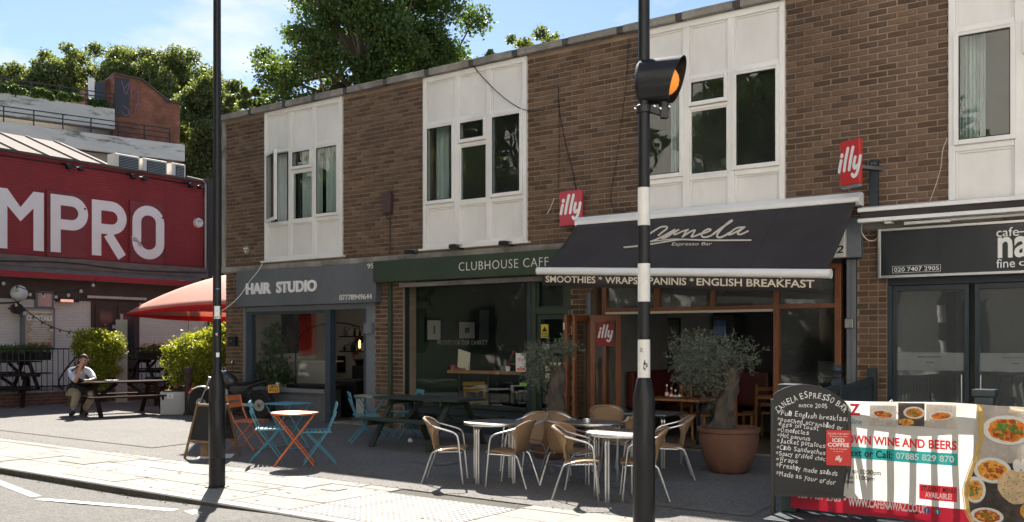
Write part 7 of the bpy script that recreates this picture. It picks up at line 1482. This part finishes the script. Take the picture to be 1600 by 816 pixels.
loft('fuel_tank', [(.34, .06, .86, .06), (.30, .12, .86, .13), (.18, .15, .87, .16), (.02, .14, .85, .15), (-.10, .10, .79, .09), (-.13, .05, .76, .05)], tankm)
loft('seat', [(-.06, .07, .745, .03), (-.12, .10, .745, .045), (-.3, .13, .755, .045), (-.45, .13, .79, .04), (-.62, .11, .84, .035), (-.72, .08, .865, .02)], M['rubber'])
loft('tail', [(-.30, .09, .68, .03), (-.5, .09, .73, .035), (-.72, .07, .80, .03), (-.86, .04, .84, .015)], tankm)
loft('engine', [(.36, .06, .40, .08), (.28, .13, .38, .17), (.05, .18, .36, .20), (-.18, .18, .38, .19), (-.30, .10, .42, .14)], mat('engine_grey', (.09, .09, .092), .45, metal=.4, var=.4, scale=30)); loft('cylinder', [(.02, .09, .56, .02), (.04, .10, .57, .12), (.16, .10, .56, .12), (.18, .09, .55, .02)], M['steel'])
mb = MB()
for k in range(6): mb.box(.0, .2, -.115, .115, .47+k*.03, .48+k*.03)
mb.build('cooling_fin', M['steel'], mk)
MB().tube([(.16, 0, .90), (-.1, 0, .68), (-.25, 0, .62), (-.78, 0, .80)], .022, 8).tube([(.18, 0, .85), (.26, 0, .45), (.15, 0, .2), (-.2, 0, .2), (-.28, 0, .62)], .02, 8).build('frame', M['black'], mk)
for s_ in (-1, 1): MB().bar((-.15, s_*.10, .34), (xr, s_*.10, Rw), .035, .06).build('swingarm', M['steel'], mk); MB().tube([(-.55, s_*.12, .38), (-.40, s_*.11, .70)], .012, 6).build('shock_absorber', M['black'], mk)
mb = MB(); mb.tube([(-.475+.045*math.cos(t_*.9)*.6+.0*t_-.055+t_*.0032, -.12+.03*math.sin(t_*.9), .42+t_*.006) for t_ in range(0, 40)], .006, 5); mb.build('spring', M['steel'], mk)
MB().tube(smooth_pts([(.2, -.10, .48), (.30, -.12, .30), (.15, -.15, .18), (-.2, -.17, .22), (-.45, -.17, .32)], 5), .022, 8).tube([(-.42, -.17, .31), (-.80, -.18, .44)], .045, 12).build('exhaust', M['steel'], mk, smooth=True)
mb = MB(); mb.bar((-.10, -.165, .66), (.12, -.165, .66), .008, .014).bar((.12, -.165, .66), (-.02, -.165, .50), .008, .014).bar((-.10, -.165, .66), (-.02, -.165, .50), .008, .014); mb.build('side_trim', M['white'], mk)
loft('side_panel', [(-.02, .10, .64, .08), (-.16, .12, .64, .11), (-.34, .11, .67, .08), (-.46, .09, .71, .04)], M['indark'])
MB().tube(smooth_pts([(.10, .36, .98), (.18, .26, 1.0), (.20, .1, .93), (.20, -.1, .93), (.18, -.26, 1.0), (.10, -.36, .98)], 4), .012, 8).build('handlebar', M['black'], mk, smooth=True)
for s_ in (-1, 1): MB().tube([(.13, s_*.28, 1.0), (.16, s_*.34, 1.16)], .006, 5).build('mirror_stem', M['black'], mk); MB().lathe([(.001, -.01), (.05, -.008), (.055, .01)], 14, (.16, s_*.35, 1.19), ax='x').build('mirror', M['chrome'], mk, smooth=True); MB().tube([(.10, s_*.36, .98), (.03, s_*.46, .97)], .018, 8).build('grip', M['rubber'], mk)
MB().lathe([(.02, -.1), (.08, -.06), (.095, .02), (.09, .03)], 18, (.34, 0, .84), ax='x').build('headlight', M['chrome'], mk, smooth=True)
MB().tube([(-.80, 0, .82), (-.92, 0, .76), (-.96, 0, .70)], .014, 6).build('plate_bracket', M['black'], mk)
npl = MB().box(-.006, .006, -.115, .115, -.085, .085).build('number_plate', mat('plate_yellow', (.75, .36, .02), .4), mk, loc=(-.985, 0, .66), rot=(0, R_(18), R_(-52)))
for body, z0, z1 in (('GF72', .01, .065), ('FYU', -.065, -.01)):
    tmb = text_mesh(body, -.085, .085, z0, z1, ext=.001, bold=.03); tmb.v = [(-.0065+b_, -a, c_) for a, b_, c_ in tmb.v]; flatmesh(tmb, 'plate_lettering', M['black'], npl)
# ================================================================== THE SEATED MAN
man = thing('person', 'person in pale shirt, black apron and khaki trousers seated at picnic table, face in hand', 'person', (0, 0, 0))
def P3(px, py, Y): return at(px, py, Y)
def skin_mesh(name, verts, edges, radii, m, parent, sub=2, root=0):
    me = bpy.data.meshes.new(name); me.from_pydata([tuple(v_) for v_ in verts], edges, []); me.update(); o_ = link(name, me, parent)
    o_.modifiers.new('skin', 'SKIN'); sk = me.skin_vertices[0].data if me.skin_vertices else None
    if sk is None:
        bm_ = bmesh.new(); bm_.from_mesh(me); bm_.verts.layers.skin.verify(); bm_.to_mesh(me); bm_.free(); sk = me.skin_vertices[0].data
    for i, r_ in enumerate(radii): sk[i].radius = (r_, r_) if not isinstance(r_, tuple) else r_
    sk[root].use_root = True; sm = o_.modifiers.new('sub', 'SUBSURF'); sm.levels = sub; sm.render_levels = sub; me.materials.append(m); o_.modifiers['skin'].use_smooth_shade = True
    return o_
hip = P3(116, 611, 19.12); belly = P3(119, 600, 19.05); chest = P3(122, 586, 18.98); neck0 = P3(126, 577, 18.90); neck1 = P3(128, 571, 18.85); headc = P3(131, 563, 18.80)
shL = P3(109.5, 580, 18.98); shR = P3(138, 580, 18.90); elL = P3(118.5, 597, 18.62); elR = P3(149, 592, 18.78); wrL = P3(124.5, 577.5, 18.64); wrR = P3(143, 593.5, 18.62)
hL = P3(127, 571.5, 18.63); hR = P3(139.5, 594.5, 18.56)
knL = P3(120.5, 613.5, 18.66); knR = P3(147, 615.5, 18.62); anL = P3(113.5, 641, 18.58); anR = P3(132, 641, 18.85); toL = P3(110, 648, 18.38); toR = P3(136, 647, 18.62)
hipL = hip+Vector((-.07, -.04, 0)); hipR = hip+Vector((.09, 0, 0))
V_ = [hip, belly, chest, neck0, neck1, shL, elL, wrL, shR, elR, wrR, hipL, knL, anL, hipR, knR, anR]; E_ = [(0, 1), (1, 2), (2, 3), (3, 4), (3, 5), (5, 6), (6, 7), (3, 8), (8, 9), (9, 10), (0, 11), (11, 12), (12, 13), (0, 14), (14, 15), (15, 16)]
Rr_ = [.12, .11, .125, .06, .048, .055, .040, .026, .055, .040, .026, .085, .06, .04, .085, .06, .04]
# continue the same surface into head, palms and fingers
V_ += [headc+Vector((0, 0, -.05)), headc, headc+Vector((0, 0, .06))]; E_ += [(4, 17), (17, 18), (18, 19)]; Rr_ += [.062, .078, .062]
def hand(wi_, palm, dirn, sidev, curl):
    d = Vector(dirn).normalized(); s_ = Vector(sidev).normalized(); nrm = d.cross(s_); b0 = len(V_); V_.append(palm); Rr_.append(.026); E_.append((wi_, b0)); palm2 = palm+d*.03
    for k in range(4):
        o_ = palm2+s_*(k-1.5)*.019; i0 = len(V_); L_ = (.036, .042, .040, .030)[k]; V_.extend([o_, o_+d*L_-nrm*curl*.008, o_+d*L_*1.75-nrm*curl*.028]); Rr_.extend([.0095, .0085, .007]); E_.extend([(b0, i0), (i0, i0+1), (i0+1, i0+2)])
    i0 = len(V_); V_.extend([palm-s_*.030, palm-s_*.048+d*.030-nrm*.01]); Rr_.extend([.010, .008]); E_.extend([(b0, i0), (i0, i0+1)])
hand(7, hL, (.25, .05, 1), (1, .3, 0), .5); hand(10, hR, (-1, -.15, .05), (.1, 1, 0), .8)
skin_mesh('body', V_, E_, Rr_, M['skin'], man, 2)
skin_mesh('shirt', [belly+Vector((0, 0, -.04)), chest, neck0, shL+Vector((0, 0, .0)), shL.lerp(elL, .55), elL.lerp(wrL, .12), shR, shR.lerp(elR, .55), elR.lerp(wrR, .45)], [(0, 1), (1, 2), (2, 3), (3, 4), (4, 5), (2, 6), (6, 7), (7, 8)], [.135, .142, .072, .082, .074, .058, .082, .070, .045], M['shirt'], man, 2)
skin_mesh('trousers', [hip, hipL, knL, knL.lerp(anL, .5), anL+Vector((0, 0, .03)), hipR, knR, knR.lerp(anR, .5), anR+Vector((0, 0, .03))], [(0, 1), (1, 2), (2, 3), (3, 4), (0, 5), (5, 6), (6, 7), (7, 8)], [.115, .095, .092, .078, .062, .095, .088, .072, .06], M['khaki'], man, 2)
skin_mesh('apron', [chest+Vector((.02, -.075, .06)), belly+Vector((.04, -.085, .02)), hip+Vector((.10, -.16, .03)), hip.lerp(knR, .55)+Vector((-.04, 0, .05)), knR+Vector((-.06, .05, .03)), hipL+Vector((.05, -.10, .04)), hip.lerp(knL, .5)+Vector((0, 0, .04))], [(0, 1), (1, 2), (2, 3), (3, 4), (2, 5), (5, 6)], [.095, .125, .145, .12, .095, .125, .115], M['apron'], man, 2)
mb = MB(); mb.tube([chest+Vector((-.06, -.15, .08)), neck1+Vector((-.07, -.03, -.02)), neck1+Vector((-.02, .06, 0))], .012, 6).tube([chest+Vector((.08, -.14, .08)), neck1+Vector((.06, -.03, -.02)), neck1+Vector((.02, .06, 0))], .012, 6); mb.build('apron_strap', M['apron'], man)
for a, b_ in ((anL, toL), (anR, toR)): skin_mesh('shoe', [a+Vector((0, .03, -.02)), a+Vector((0, .03, -.05)), a.lerp(b_, .5)+Vector((0, 0, -.03)), Vector((b_.x, b_.y, max(.04, b_.z)))], [(0, 1), (1, 2), (2, 3)], [.05, .052, .045, .038], M['black'], man, 2)
# head: hair cap, ears, nose, brow, mouth; the head leans forward onto the hand
hf = Vector((.35, -.9, -.25)).normalized(); hs_ = Vector((.93, .36, 0)); hu_ = hs_.cross(hf).normalized()
if hu_.z < 0: hu_ = -hu_
def hp_(a, b_, c_): return headc+hs_*a+hf*b_+hu_*c_
def ell(name, c_, rx, ry, rz_, m, cut=None):
    mb = MB(); n1, n2 = 14, 10; vs = []
    for i in range(n2+1):
        for j in range(n1): th = PI*i/n2; ph = 2*PI*j/n1; vs.append(c_+hs_*rx*math.sin(th)*math.cos(ph)+hf*ry*math.sin(th)*math.sin(ph)+hu_*rz_*math.cos(th))
    fs = [(i*n1+j, i*n1+(j+1) % n1, (i+1)*n1+(j+1) % n1, (i+1)*n1+j) for i in range(n2) for j in range(n1)]
    if cut: fs = [f for f in fs if cut(sum((vs[k] for k in f), Vector())/4)]
    mb.add(vs, fs); mb.build(name, m, man, smooth=True)
ell('face', headc+hf*.012, .072, .088, .105, M['skin'])
ell('hair', headc-hf*.006+hu_*.012, .082, .098, .112, M['hair'], lambda q: (q-headc).dot(hu_) > .045 or (q-headc).dot(hf) < .02)
for s_ in (-1, 1): ell('ear', headc+hs_*s_*.078, .012, .022, .032, M['skin']); ell('eyebrow', headc+hs_*s_*.03+hf*.094+hu_*.030, .020, .006, .005, M['hair']); ell('eye', headc+hs_*s_*.03+hf*.090+hu_*.012, .012, .008, .006, M['hair'])
ell('nose', headc+hf*.104-hu_*.012, .014, .018, .026, M['skin']); ell('mouth', headc+hf*.092-hu_*.052, .022, .008, .006, mat('lip', (.35, .12, .10), .5))
ell('beard', headc+hf*.02-hu_*.03, .074, .088, .085, mat('stubble', (.22, .13, .10), .8), lambda q: (q-headc).dot(hu_) < -.05 and (q-headc).dot(hf) > 0)
cup = thing('folded_cloth', 'white folded cloth lying on the bench between the man and the table leg', 'cloth', P3(146, 611, 18.75)); mb = MB(); rg2 = random.Random(2); vs = []
for j in range(6):
    for i in range(6): vs.append((-.07+.028*i, -.06+.024*j, .02+.03*rg2.random()))
mb.add(vs, [(j*6+i, j*6+i+1, (j+1)*6+i+1, (j+1)*6+i) for j in range(5) for i in range(5)]); oo = mb.build('cloth', M['white'], cup, smooth=True); oo.modifiers.new('t', 'SOLIDIFY').thickness = .02
t = thing('paper_scrap', 'crumpled white paper under the green picnic table', 'litter', G(641, 692)); mb = MB(); vs = []
mb.lathe([(.001, 0), (.03, .01), (.04, .03), (.025, .06), (.001, .07)], 7); mb.build('paper', M['white'], t)
t = thing('menu_card', 'small black menu folder lying on the picnic table beside the man', 'menu', (-8.02, 18.95, .688), R_(41)); MB().box(-.12, .12, -.08, .08, 0, .02).build('cover', M['black'], t, bevel=.003)
bpy.context.view_layer.update()
